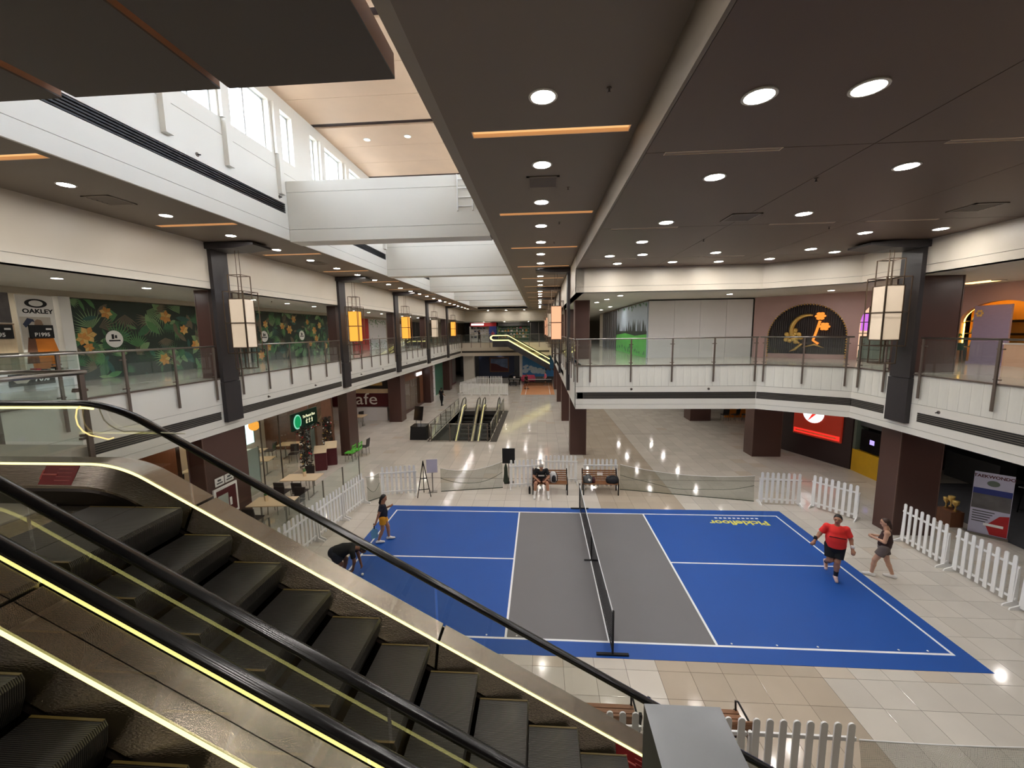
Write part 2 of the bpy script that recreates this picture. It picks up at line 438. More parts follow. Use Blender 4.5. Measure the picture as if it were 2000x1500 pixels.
# right wing: long edge, front edge, chamfer, near side (outward = right-hand of a->b)
fascia('wall_right_fascia_long', (XR, YEND), (XR, YR), [(YEND-(y+BAY-0.1), YEND-(y+0.85)) for y in [1.2+4.0+BAY*k for k in range(0, 4)]], 0, 0)
fascia('wall_right_fascia_front', (XR, YR), (6.75, YR), [(0.06, 6.79)], 0, 0.02, True)
CH0, CH1 = (6.75, YR), (9.05, 3.4)
fascia('wall_right_fascia_chamfer', CH0, CH1, [(0.0, (Vector(CH1)-Vector(CH0)).length)], 0, 0, True)
fascia('wall_right_fascia_side', (9.05, 3.4), (9.05, YN), [(0.0, 1.35), (2.45, 9.3)], 0, 0, True)
fascia('wall_end_fascia', (XL, YEND), (XR, YEND), [(0.1, 11.3)], 0, 0, mt='cream_wall')

# ---- upper fascias above the second floor
def upper_fascia(name, a, b, z1, e0=0, e1=0, mt='cream_wall', parent=None):
    L_ = (Vector(b)-Vector(a)).length
    base = MB(); seg_box(base, a, b, -e0, L_+e1, -0.3, -0.015, ZC2, z1); root = struct(name, base, 'groove', parent)
    w = MB(); seg_box(w, a, b, -e0, L_+e1, -0.29, 0, ZC2, ZC2+0.2); seg_box(w, a, b, -e0, L_+e1, -0.29, 0, ZC2+0.21, z1)
    w.build('fascia_band', mt, root)
    return root
upper_fascia('wall_left_upper', (XL, YN), (XL, YEND+3.5), ZS)
upper_fascia('wall_right_upper_long', (XR, YEND+3.5), (XR, YR), ZS)
upper_fascia('wall_right_upper_front', (XR, YR), (6.75, YR), ZR)
upper_fascia('wall_right_upper_chamfer', CH0, CH1, ZR)
upper_fascia('wall_right_upper_side', (9.05, 3.4), (9.05, YN), ZR)
upper_fascia('wall_end_upper', (XL, YEND+3.5), (XR, YEND+3.5), ZS)

# ---- ceilings
# left walkway ceiling strip, with recessed amber light slots
def strip_ceiling(name, x0, x1, y0, y1, z, slots, mt):
    """slab cut into boxes around the slots (slots: y, half width, sx0, sx1)"""
    mb = MB(); y = y0
    for sy, hw, a, b in sorted(slots):
        mb.box(x0, x1, y, sy-hw, z, z+0.02); mb.box(x0, a, sy-hw, sy+hw, z, z+0.02); mb.box(b, x1, sy-hw, sy+hw, z, z+0.02)
        y = sy+hw
    mb.box(x0, x1, y, y1, z, z+0.02)
    return struct(name, mb, mt)
STRIP_Y = [-12.8+4.05*k for k in range(0, 14)]
sl_c = strip_ceiling('ceiling_soffit', WX1+0.16, XR-0.02, YN, YEND+3.5, ZS, [(y, 0.1, -2.38, -0.14) for y in STRIP_Y if y < YEND], 'soffit')
sl_l = strip_ceiling('ceiling_left', XL, WX0-0.05, YN, YEND+3.5, ZS, [(y, 0.1, -11.2, -9.1) for y in STRIP_Y if y < YEND], 'soffit')
struct('trim_1', MB().box(WX1, WX1+0.16, YN, YEND, ZS, ZS+0.3), 'soffit_edge')
# brown ceiling of the right hall: panels with open joints
rc = MB().prism([(XR, YN), (9.3, YN), (9.3, 3.5), (6.85, YR+0.1), (XR, YR+0.1)], ZR+0.03, ZR+0.12)
rroot = struct('ceiling_right', rc, 'slot_dark')
drop = MB().box(XR-0.02, XR+0.02, YN, YR, ZR, ZS+0.16)
dr = struct('trim_2', drop, 'soffit')
xs = [XR+0.02, 2.84, 5.55, 9.05]; ysj = [YN]+[-13.2+4.05*k for k in range(0, 5)]+[YR-0.01]
RSLOT = []
for i in range(3):
    for j in range(len(ysj)-1):
        xa, xb, ya, yb = xs[i]+0.006, xs[i+1]-0.006, ysj[j]+0.006, ysj[j+1]-0.006
        pl = MB()
        if i == 2 and yb > 3.4:
            pl.prism([(xa, ya), (xb, ya), (xb, 3.38), (6.74, yb), (xa, yb)], ZR, ZR+0.03)
        elif j >= 1:
            # amber slot in the near left of each panel
            sxa, sxb = (xa+0.25, xa+1.75) if i != 1 else (xa+0.9, xa+2.3)
            pl.box(xa, xb, ya+0.1, yb, ZR, ZR+0.03).box(xa, sxa, ya, ya+0.1, ZR, ZR+0.03).box(sxb, xb, ya, ya+0.1, ZR, ZR+0.03)
            RSLOT.append((sxa, sxb, ya))
        else:
            pl.box(xa, xb, ya, yb, ZR, ZR+0.03)
        pl.build('panel', 'brown_ceiling', rroot)
# corridor ceilings of the second floor
struct('ceiling_corridor_left', MB().box(-24, XL-0.3, YN, YF, ZC2, ZC2+0.1), 'corridor_ceiling')
struct('ceiling_corridor_right', MB().prism([(XR+0.3, YF), (XR+0.3, YR+0.3), (6.87, YR+0.3), (9.35, 3.55), (9.35, YN), (24, YN), (24, YF)], ZC2, ZC2+0.1), 'corridor_ceiling')
struct('ceiling_corridor_end', MB().box(XL-0.3, XR+0.3, YEND+3.8, YF, ZC2, ZC2+0.1), 'corridor_ceiling')
struct('ceiling_end_strip', MB().box(WX0-0.02, WX1+0.16, YEND-2.2, YEND+3.5, ZS, ZS+0.16), 'soffit')

# ---- the light well: side walls with louvres and clerestory windows, cross beams, panelled ceiling
BEAMS = [1.3+BAY*k for k in range(-2, 5)]
def well_side(name, X, sgn, windows=True):
    """inner face at X, solid to the outside (sgn: -1 left side, +1 right side)"""
    t = 0.4
    def bx(mb, y0, y1, z0, z1, d0=0.0, d1=t):
        xa, xb = X+sgn*d0, X+sgn*d1
        return mb.box(min(xa, xb), max(xa, xb), y0, y1, z0, z1)
    root = struct(name, bx(MB(), YN, YEND-2, ZS+0.33, 11.5, 0.05, t), 'groove')
    w = MB()
    bx(w, YN, YEND-2, ZS if sgn < 0 else ZS+0.31, 9.59, 0, 0.05); bx(w, YN, YEND-2, 9.60, 10.02); bx(w, YN, YEND-2, 10.30, 11.18); bx(w, YN, YEND-2, 11.19, 11.57)
    bx(w, YN, YEND-2, 12.95, ZTOP)
    y = YN
    for b0 in BEAMS:
        u0, u1 = b0-7.0, b0-0.1
        if u0 < YN: u0 = YN+0.3
        if u1 < u0: continue
        bx(w, y, u0, 10.02, 10.30); y = u1
        lo = bx(MB(), u0, u1, 10.02, 10.30, 0.1, 0.14).build('vent_back', 'black_vent', root)
        for k in range(5): bx(MB(), u0, u1, 10.035+0.055*k, 10.06+0.055*k, 0.0, 0.09).build('vent_slat', 'black_vent', lo)
    bx(w, y, YEND-2, 10.02, 10.30)
    # window piers
    PAN = [(0.9, 1.34), (1.66, 3.11), (3.55, 4.82), (5.19, 6.78), (7.23, 7.87)]
    y = YN; wn = 0
    for b0 in BEAMS:
        S = b0-BAY+0.65
        for k, (p0, p1) in enumerate(PAN):
            a, b = S+p0, S+p1
            if a < YN+0.2 or not windows: continue
            bx(w, y, a, 11.57, 12.95); y = b
            wn += 1
            fr = MB(); d0, d1 = 0.16, 0.22
            for (q0, q1, z0, z1) in ((a, b, 11.57, 11.61), (a, b, 12.91, 12.95), (a, a+0.04, 11.61, 12.91), (b-0.04, b, 11.61, 12.91)):
                bx(fr, q0, q1, z0, z1, d0, d1)
            if p1-p0 > 1: bx(fr, (a+b)/2-0.03, (a+b)/2+0.03, 11.61, 12.91, d0, d1)
            wo = fr.build('window_%d' % (wn if sgn < 0 else wn+60), 'steel_frame', None); wo['kind'] = 'structure'
            if p1-p0 > 1:
                bx(MB(), a+0.04, (a+b)/2-0.03, 11.61, 12.91, 0.185, 0.195).build('pane', 'window_glass', wo)
                bx(MB(), (a+b)/2+0.03, b-0.04, 11.61, 12.91, 0.185, 0.195).build('pane', 'window_glass', wo)
            else: bx(MB(), a+0.04, b-0.04, 11.61, 12.91, 0.185, 0.195).build('pane', 'window_glass', wo)
    bx(w, y, YEND-2, 11.57, 12.95)
    # pilaster fins carried up between the windows
    for b0 in BEAMS:
        S = b0-BAY+0.65
        for q in (1.5, 3.33, 5.0, 7.0):
            if S+q > YN+0.5:
                xa, xb = X-sgn*0.12, X
                w.box(min(xa, xb), max(xa, xb), S+q-0.09, S+q+0.09, 10.5, 11.57)
                bx(w, S+q-0.13, S+q+0.13, 11.57, 12.95, -0.1, 0.15)
    w.build('well_facing', 'white_wall', root)
    return root
mat('steel_frame', (206, 208, 208), 0.4, 0.3, vary=0)
well_side('wall_well_left', WX0, -1)
well_side('wall_well_right', WX1, +1)
for k, b0 in enumerate(BEAMS):
    if b0 < 0: continue
    w = MB().box(WX0, WX1, b0+0.02, b0+0.6, ZS-0.03, 10.94)
    o = struct('wall_well_beam_%d' % k, w, 'groove')
    MB().box(WX0+0.01, WX1-0.01, b0, b0+0.62, ZS-0.04, 9.58).box(WX0+0.01, WX1-0.01, b0, b0+0.62, 9.59, 10.64).box(WX0+0.01, WX1-0.01, b0, b0+0.62, 10.65, 10.96).build('beam_facing', 'white_wall', o)
struct('wall_well_end', MB().box(WX0, WX1, YEND-2.2, YEND-1.8, ZS, ZTOP), 'white_wall')
tc = MB().box(WX0-0.4, WX1+0.4, YN, YEND, ZTOP+0.05, ZTOP+0.3)
troot = struct('ceiling_well', tc, 'slot_dark')
y = YN
while y < YEND:
    # three boards, then a dark reveal
    for k in range(3):
        MB().box(WX0-0.15, WX1+0.15, y+0.006, y+1.43-0.006, ZTOP, ZTOP+0.05).build('panel', 'beige_panel', troot); y += 1.43
    y += 0.27
# dark acoustic panels hung in the near bay
mat('panel_side', (150, 108, 78), 0.6, vary=0.05)
PANELS = [(-8.86, -7.04), (-6.87, -5.07), (-4.96, -3.02)]
for k, (xa, xb) in enumerate(PANELS):
    o = thing('ceiling_panel', ['charcoal suspended ceiling panel against the louvred white wall', 'charcoal suspended ceiling panel between two amber light gaps', 'charcoal suspended ceiling panel beside the brown soffit'][k], 'ceiling panel', ((xa+xb)/2, -10.0, ZS), 0, None)
    h = (xb-xa)/2
    MB().box(-h, h, -3.9, 3.91, 0.0, 0.02).build('board', 'panel_dark', o)
    MB().box(-h, h, -3.9, 3.91, 0.02, 0.26).build('upstand', 'panel_side', o)
    for yy in (-3.3, 3.3): MB().tube([(0, yy, 0.24), (0, yy, ZTOP-ZS)], 0.006, 6).build('hanger', 'iron_black', o)
    MB().box(-h-0.012, -h, -3.8, 3.3, 0.2, 0.23).build('led_strip', 'strip_amber', o)
# ---- outer shell
mat('outer_wall', (170, 164, 154), 0.8, vary=0.03)
struct('wall_left', MB().box(-24.3, -24, YN, YF, -0.5, ZS+0.4), 'outer_wall')
struct('wall_right', MB().box(24, 24.3, YN, YF, -0.5, ZS+0.6), 'outer_wall')
struct('wall_far', MB().box(-24, 24, YF, YF+0.3, -0.5, ZTOP), 'outer_wall')
struct('wall_near', MB().box(-24, 24, YN-0.3, YN, -0.5, ZTOP+0.3), 'outer_wall')
# roof over everything but the well
struct('ceiling_roof', MB().box(-24.3, XL+0.0, YN, YF, ZS+0.2, ZS+0.4).box(XL, WX0-0.42, YN, YF, ZS+0.4, ZS+0.6).box(WX1+0.42, 24.3, YN, YF, ZS+0.4, ZS+0.6).box(WX0-0.4, WX1+0.4, YEND-1.8, YF, ZS+0.4, ZS+0.6), 'outer_wall')
# ================================================================== FITTINGS OF THE SHELL
# ---- downlights
mat('light_trim', (220, 216, 206), 0.35, vary=0)
_ring = MB().lathe([(0.175, 0.0), (0.175, -0.012), (0.145, -0.014), (0.145, 0.0)], 20).mesh('trim_ring', 'light_trim')
_lens = MB().lathe([(0.0005, -0.006), (0.143, -0.006), (0.143, -0.003), (0.0005, -0.003)], 20).mesh('lens', 'downlight_glow')
_lens_dim = MB().lathe([(0.0005, -0.006), (0.143, -0.006), (0.143, -0.003), (0.0005, -0.003)], 20).mesh('lens', 'downlight_dim')
def downlight(x, y, z, label, group, s=1.0, dim=False):
    t = thing('downlight', label, 'ceiling light', (x, y, z), 0, group)
    t.scale = (s, s, 1)
    inst('trim_ring', _ring, t); inst('lens', _lens_dim if dim else _lens, t)
    return t
LY = [-11.69+2.03*k for k in range(0, 26)]
for y in LY: downlight(-1.37, y, ZS, 'round white downlight in the brown soffit beside the light well', 'soffit downlights')
for y in LY: downlight(-10.13, y, ZS, 'round white downlight in the ceiling above the left walkway edge', 'left walkway downlights', 0.85)
RL = [(0.78, -6.36), (1.78, -6.41), (1.26, -4.14), (3.91, -4.28), (1.33, -1.5), (3.97, -1.85), (8.2, -0.08), (6.62, 0.11), (6.62, 2.14), (1.29, 0.44), (3.95, 2.31), (1.76, 2.33), (0.78, 2.44), (1.3, 3.95), (3.16, 3.9), (4.77, 4.05), (6.3, 3.75), (7.7, 2.75), (6.7, -4.2), (6.7, -6.9), (4.0, -7.6)]
for x, y in RL: downlight(x, y, ZR, 'round white downlight in the dark brown panelled ceiling', 'brown ceiling downlights', 0.95)
for k in range(0, 17): downlight(-13.0, -3.9+2.26*k, ZC2, 'small round downlight over the left upper corridor', 'left corridor downlights', 0.7)
for x, y in [(1.95, 6.7), (1.7, 8.6), (1.5, 10.6), (1.3, 12.8), (2.9, 14.8), (1.3, 15.4), (2.9, 18.5), (1.3, 19.5), (6.5, 7.0), (10.0, 6.2), (11.9, 4.2), (12.9, 1.6), (11.6, 0.6), (12.4, -1.5), (13.2, -0.3), (1.6, 24), (2.0, 30)]:
    downlight(x, y, ZC2, 'small round downlight over the right upper corridor', 'right corridor downlights', 0.75)
for x in (1.9, 5.4, 8.2):
    for k in range(0, 9): downlight(x, 7.2+3.4*k, ZB, 'small round downlight in the ceiling under the right balcony', 'under-balcony downlights right', 0.7)
for k in range(0, 14): downlight(-13.1, -3.0+3.1*k, ZB, 'small round downlight in the ceiling under the left balcony', 'under-balcony downlights left', 0.6)
for y in (-2.6, 0.4, 3.4, 6.8): downlight(11.6, y, ZB, 'small round downlight over the taekwondo shop walkway', 'near right walkway downlights', 0.6)
for x in (-10, -7, -4): downlight(x, 46, ZB, 'small round downlight at the far end of the ground floor', 'far end downlights', 0.7)
for x in (-8.2, -5.8, -3.4): downlight(x, YEND+2.4, ZS, 'round downlight before the far end wall of the light well', 'end ceiling downlights', 0.9)
for x in (-9.5, -6.5, -3.0): downlight(x, 48.5, ZC2, 'small downlight over the far upper shops', 'far corridor downlights', 0.8)
for x, y in ((-7.5, 4.15), (-6.0, 4.05), (-7.5, 12.1), (-6.0, 12.0)): downlight(x, y, ZTOP, 'dim warm downlight in the beige ceiling of the light well', 'light well downlights', 0.75, True)

# ---- amber light slots
_slot_sides = {}
def light_slot(xa, xb, y, z, label, group, lit=True, hw=0.1, dep=0.075):
    t = thing('light_slot', label, 'slot light', ((xa+xb)/2, y, z), 0, group)
    h = (xb-xa)/2; key = (round(h, 3), lit, hw)
    if key not in _slot_sides:
        a = MB().box(-h, h, -hw, hw, dep-0.02, dep).mesh('diffuser', 'strip_amber' if lit else 'strip_off')
        b = MB().box(-h, h, hw-0.012, hw-0.002, 0.002, dep-0.02).box(-h, h, -hw+0.002, -hw+0.012, 0.002, dep-0.02).box(-h+0.002, -h+0.012, -hw, hw, 0.002, dep-0.02).box(h-0.012, h-0.002, -hw, hw, 0.002, dep-0.02).mesh('housing', 'slot_inside')
        _slot_sides[key] = (a, b)
    inst('diffuser', _slot_sides[key][0], t); inst('housing', _slot_sides[key][1], t)
mat('strip_off', (150, 128, 110), 0.5, vary=0.05); mat('slot_inside', (244, 222, 196), 0.5, vary=0)
for y in STRIP_Y:
    if y < YEND:
        light_slot(-2.38, -0.14, y, ZS, 'amber glowing slot light across the brown soffit', 'soffit slot lights')
        light_slot(-11.2, -9.1, y, ZS, 'amber glowing slot light across the left walkway ceiling', 'left ceiling slot lights')
for k, (xa, xb, y) in enumerate(RSLOT):
    lit = (y < -8.5)
    light_slot(xa, xb, y+0.05, ZR, 'bright amber slot light in the brown ceiling' if lit else 'unlit dusky slot light in the brown panelled ceiling', 'lit brown ceiling slots' if lit else 'unlit brown ceiling slots', lit, 0.05, 0.028)

# ---- air vents and sprinklers
def vent(x, y, z, label):
    t = thing('air_vent', label, 'air vent', (x, y, z)); s = 0.3
    MB().box(-s, s, -s, -s+0.05, -0.015, 0).box(-s, s, s-0.05, s, -0.015, 0).box(-s, -s+0.05, -s, s, -0.015, 0).box(s-0.05, s, -s, s, -0.015, 0).build('frame', 'soffit', t)
    MB().box(-s+0.05, s-0.05, -s+0.05, s-0.05, -0.004, 0.0).build('backing', 'black_vent', t)
    for k in range(5):
        yy = -s+0.1+0.1*k; MB().bar((-s+0.05, yy, -0.01), (s-0.05, yy, -0.01), 0.045, 0.006, (0, 0.5, 1)).build('slat', 'soffit', t)
vent(-10.27, -2.67, ZS, 'square dark air vent in the left walkway ceiling')
vent(-1.35, -2.75, ZS, 'square air vent between downlights in the brown soffit')
vent(2.79, -1.72, ZR, 'square pale-framed air vent in the brown ceiling')
vent(7.2, -1.9, ZR, 'square air vent near the curved wall of the brown ceiling')
vent(-10.27, 5.3, ZS, 'small square air vent further along the left ceiling')
def sprinkler(x, y, z, label='small dark sprinkler head on the ceiling', g='ceiling sprinklers'):
    t = thing('sprinkler', label, 'sprinkler', (x, y, z), 0, g)
    MB().lathe([(0.03, 0), (0.03, -0.01), (0.012, -0.012), (0.012, -0.05), (0.028, -0.052), (0.028, -0.058), (0.004, -0.06)], 10).build('head', 'dark_steel', t)
for x, y in ((-0.6, -5.7), (-0.85, -2.4), (-0.9, 0.2), (-0.95, 2.6)): sprinkler(x, y, ZS)
for x, y in ((2.9, -3.9), (2.85, 0.4), (5.3, -0.6)): sprinkler(x, y, ZR)
for x, y in ((-12.6, -3.0), (-12.8, 2.2), (-12.8, 6.0)): sprinkler(x, y, ZC2)

# ---- columns
def column(x0, x1, y0, y1, z0, z1, name):
    o = struct(name, MB().box(x0, x1, y0, y1, z0, z1), 'brown_column')
    e = 0.012
    MB().box(x0-e, x0+0.02, y0-e, y0+0.02, z0, z1).box(x1-0.02, x1+e, y0-e, y0+0.02, z0, z1).build('corner_trim', 'column_trim', o)
    return o
mat('column_trim', (96, 72, 64), 0.3, vary=0)
n = 0
for y in (-6.5, 1.5, 9.6, 17.8, 25.9, 34.0):
    for z0, z1 in ((0, ZB), (ZF2, ZC2)):
        ya, yb = (0.3, 2.1) if (y == 1.5 and not z0) else (y, y+1.05)
        n += 1; column(-12.3 if z0 else (-12.05 if y < 10 else -12.46), -11.85 if z0 else -11.54, ya, yb, z0, z1, 'wall_column_left_%d' % n)
for y in (10.03, 18.2, 26.3, 34.3):
    for z0, z1 in ((0, ZB), (ZF2, ZC2)):
        n += 1; column(0.28 if z0 else 0.13, 0.96, y if not z0 else y-1.0, y+0.85 if not z0 else y-0.1, z0, z1, 'wall_column_right_%d' % n)
for (x0, x1, y0, y1) in ((9.3, 10.68, 9.92, 10.8), (9.5, 10.72, 1.86, 2.6), (9.5, 10.72, -6.2, -5.0), (9.2, 10.6, 18.24, 19.5)):
    for z0, z1 in ((0, ZB), (ZF2, ZC2)):
        if z0 and y0 > 5: continue
        n += 1; column(x0, x1, y0, y1, z0, z1, 'wall_column_hall_%d' % n)

# ---- pilasters on the fascias with hanging lanterns
mat('lantern_frame', (120, 104, 90), 0.3, 0.9, vary=0)
mat('lantern_cream_glow', (214, 200, 182), 0.6, vary=0.05, emit=(255, 226, 190), estr=0.12)  # shades of unlit lanterns, with a faint glow put into the colour
glow('lantern_orange', (250, 166, 66), 0.55); glow('lantern_salmon', (250, 176, 136), 0.5)
def pilaster(loc, rz, label, group):
    t = thing('wall_pilaster', label, 'pilaster', loc, rz, group)
    # local: +x away from the wall, y along the wall
    MB().box(0.0, 0.14, -0.34, 0.34, 3.72, 5.0).build('lower_casing', 'pilaster', t)
    MB().box(0.0, 0.12, -0.33, 0.33, 5.012, PZ-0.02).build('shaft', 'pilaster', t)
    MB().prism([(0, PZ-0.2), (0.9, PZ-0.2), (1.55, PZ-0.12), (1.55, PZ-0.06), (0.9, PZ-0.02), (0, PZ-0.02)], -0.42, 0.42, 1).build('canopy_arm', 'pilaster', t)
def lantern(loc, rz, shade, label, group=None, zz=0.0):
    t = thing('pendant_lantern', label, 'lantern', loc, rz, group)
    def frame(s, z0, z1, nm, mids=()):
        h = s/2; r = 0.011
        m = MB()
        for i, j in ((-1,-1),(1,-1),(1,1),(-1,1)): m.box(i*h-r, i*h+r, j*h-r, j*h+r, z0, z1)
        for z in (z0, z1)+tuple(mids):
            m.box(-h, h, -h-r, -h+r, z-r, z+r).box(-h, h, h-r, h+r, z-r, z+r).box(-h-r, -h+r, -h, h, z-r, z+r).box(h-r, h+r, -h, h, z-r, z+r)
        m.build(nm, 'lantern_frame', t)
    frame(0.42, 7.6, 8.32, 'top_frame'); frame(0.66, 5.92, 7.82, 'outer_frame', (6.86,)); frame(0.42, 5.42, 6.08, 'bottom_frame')
    sh = MB().box(-0.23, 0.23, -0.23, 0.23, 6.1, 7.58).build('shade', shade, t)
    MB().box(-0.235, 0.235, -0.235, 0.235, 6.83, 6.85).build('shade_band', 'lantern_frame', sh)
    m = MB()
    for i, j in ((-1,-1),(1,-1),(1,1),(-1,1)): m.box(i*0.235-0.012, i*0.235+0.012, j*0.235-0.012, j*0.235+0.012, 6.08, 7.6)
    m.build('shade_frame', 'lantern_frame', sh)
    m = MB()
    for i in (-0.06, 0.06): m.box(i-0.006, i+0.006, -0.006, 0.006, 7.58, PZ-0.2)
    m.build('hanger_rod', 'lantern_frame', t)
PZ = ZS
shades = {1.2: 'lantern_cream_glow', 1.2+BAY: 'lantern_orange', 1.2+2*BAY: 'lantern_orange', 1.2+3*BAY: 'lantern_cream_glow', 1.2+4*BAY: 'lantern_orange'}
for k in range(-1, 5):
    y = 1.2+BAY*k+0.34
    pilaster((XL+0.001, y, 0), 0, ['charcoal pilaster by the escalator landing on the left balcony', 'charcoal pilaster carrying the unlit cream lantern by the jungle print', 'charcoal pilaster carrying the orange lantern by the red shopfront', 'charcoal pilaster carrying the orange lantern past the leafy hoarding', 'charcoal pilaster carrying the unlit pale lantern far along', 'charcoal pilaster carrying the last orange lantern'][k+1], 'left pilasters')
    if k >= 0:
        lit = k in (1, 2, 4)
        lantern((XL+0.7, y, 0), 0, 'lantern_orange' if lit else 'lantern_cream_glow',
                ['unlit cream lantern by the jungle-print hoarding', 'orange lantern in front of the red shopfront', 'orange lantern before the dark column past the red shop', 'unlit pale lantern between two orange ones', 'orange lantern at the far end of the left balcony'][k])
for k in range(0, 4):
    y = 8.3+BAY*k
    pilaster((XR-0.001, y, 0), PI, ['charcoal pilaster carrying the big salmon lantern', 'charcoal pilaster carrying the pale grey lantern on the right edge', 'charcoal pilaster carrying the thin salmon lantern', 'charcoal pilaster carrying the last small salmon lantern'][k], 'right pilasters')
    lantern((XR-0.62, y, 0), 0, ['lantern_salmon', 'lantern_cream_glow', 'lantern_salmon', 'lantern_salmon'][k],
            ['salmon glowing lantern at the corner of the right balcony', 'pale grey lantern behind the salmon one on the right edge', 'thin salmon lantern further down the right edge', 'last small salmon lantern on the right edge'][k])
PZ = ZR
pilaster((9.05-0.001, 1.5, 0), PI, 'tall charcoal pilaster against the curved right balcony', None)
lantern((8.4, 1.5, 0), 0, 'lantern_cream_glow', 'large unlit cream lantern hung in front of the pink shop')
PZ = ZS

# ---- glass balustrades
def balustrade(a, b, label, nposts, group=None, inset=0.12, z=ZF2, drop=0.62, h=1.04, cat='balustrade', posts=None):
    a = Vector((a[0], a[1], 0)); b = Vector((b[0], b[1], 0)); L_ = (b-a).length; t = (b-a).normalized()
    ang = math.atan2(t.y, t.x)
    root = thing('glass_balustrade', label, cat, (a.x, a.y, z), ang, group)
    # local: x along, -y outward
    xs_ = posts or [inset+(L_-2*inset)*k/(nposts-1) for k in range(nposts)]; nposts = len(xs_)
    key = (round(drop, 2), h)
    for x in xs_:
        me = _rail_post.get(key)
        if me is None:
            me = _rail_post[key] = MB().box(-0.028, 0.028, -0.075, -0.04, -drop, h-0.02).mesh('post', 'dark_steel')
        p = inst('post', me, root, (x, 0, 0))
        inst('clamp', _clamp, p, (0, 0, 0.12)); inst('clamp', _clamp, p, (0, 0, h-0.22))
    for k in range(nposts-1):
        MB().box(xs_[k]+0.05, xs_[k+1]-0.05, -0.02, -0.008, 0.04, h-0.06).build('glass_pane', 'rail_glass', root)
    MB().tube([(min(xs_[0]-0.06, 0.04), -0.05, h), (max(xs_[-1]+0.06, L_-0.04), -0.05, h)], 0.026, 8).build('handrail', 'steel', root, True)
    return root
_rail_post = {}
_clamp = MB().box(-0.075, 0.075, -0.045, 0.0, -0.014, 0.014).mesh('clamp', 'dark_steel')
for k in range(-1, 5):
    y0, y1 = 1.2+BAY*(k-1)+0.8, 1.2+BAY*k-0.1
    balustrade((XL, y0), (XL, y1), ['glass balustrade by the sunglasses shop on the left balcony', 'glass balustrade in front of the first jungle-print hoarding', 'glass balustrade in front of the twin jungle-print hoardings', 'glass balustrade in front of the red shopfront', 'glass balustrade between far left pilasters', 'glass balustrade between far left pilasters'][k+1], 6, 'left balustrades')
y0 = 1.2+BAY*4+0.8; balustrade((XL, y0), (XL, YEND), 'short glass balustrade ending the left balcony', 6, 'left balustrades')
balustrade((XR, YR), (6.75, YR), 'glass balustrade on the straight front of the right balcony', 5, None, 0.08, posts=[0.06, 0.55, 2.09, 3.63, 5.17, 6.68])
balustrade(CH0, CH1, 'glass balustrade on the angled corner before the pink wall', 3, None, 0.2)
balustrade((9.05, 3.2), (9.05, 2.0), 'short glass balustrade beside the large lantern', 2, None, 0.1)
balustrade((9.05, 1.05), (9.05, -8.5), 'glass balustrade in front of the golden arched shop', 6, None, 0.12)
for k in range(4):
    ya, yb = [(8.3+BAY*3+0.4, YEND), (8.3+BAY*2+0.4, 8.3+BAY*3-0.4), (8.3+BAY+0.4, 8.3+BAY*2-0.4), (8.3+0.4, 8.3+BAY-0.4)][k]
    balustrade((XR, yb), (XR, ya), 'glass balustrade along the narrow edge of the right balcony', 6, 'right edge balustrades')
balustrade((XR, 8.3-0.4), (XR, YR), 'corner glass balustrade where the right balcony begins', 3, None, 0.1)
balustrade((XL, YEND), (-7.6, YEND), 'glass balustrade at the far end left of the lit escalator', 4, None, 0.15)
balustrade((-4.2, YEND), (XR, YEND), 'glass balustrade at the far end right of the lit escalator', 4, None, 0.15)
# ================================================================== COURT AND GROUND-FLOOR THINGS
k = 0
for (y, segs) in ((6.43, [(-9.4, 12.2)]), (14.46, [(-2.6, 0.05), (3.4, 6.9), (9.0, 11.2)]), (22.05, [(-2.4, 0.1)])):
    for a, b in segs:
        k += 1; struct('trim_joint_%d' % k, MB().box(a, b, y-0.025, y+0.025, 0.0005, 0.003), 'dark_steel')
# ---- court mat
cm = thing('court_mat', 'blue and grey pickleball court mat with white lines on the tiled floor', 'court mat', (0, 0, 0))
MB().box(-7.03, 7.03, -3.48, 3.46, 0.0005, 0.006).build('border', 'court_blue', cm)
for s in (-1, 1):
    MB().box(0.025*s, 2.16*s, -3.03, 3.03, 0.0062, 0.0075).build('kitchen_zone', 'court_grey', cm)
LW = 0.05
def line(x0, x1, y0, y1, z=0.0085): MB().box(x0, x1, y0, y1, 0.0062, z).build('court_line', 'line_white', cm)
line(-6.73, 6.73, 3.03, 3.08); line(-6.73, 6.73, -3.08, -3.03)
line(-6.73, -6.68, -3.03, 3.03); line(6.68, 6.73, -3.03, 3.03)
line(-2.21, -2.16, -3.03, 3.03); line(2.16, 2.21, -3.03, 3.03)
line(-6.68, -2.21, -0.025, 0.025); line(2.21, 6.68, -0.025, 0.025)
MB().box(-0.03, 0.03, -3.03, 3.03, 0.0062, 0.0086).build('court_line', 'line_white', cm)
text('logo', 'Picklefloor', 0.42, 'yellow_print', cm, (5.22, 2.52, 0.007), (0, 0, PI), 0.0008, sx=1.05, bold=0.012)
for k in range(10): MB().box(4.55+0.15*k, 4.64+0.15*k, 2.8, 2.87, 0.0062, 0.0075).build('print_mark', 'line_white', cm)
for x in (2.5, 3.4, 4.2, 5.75, 6.3, -1.95, -2.6, -3.4): MB().lathe([(0.02, 0.006), (0.02, 0.012), (0.012, 0.016)], 8, (x, -2.98, 0)).build('peg', 'plain_white', cm)
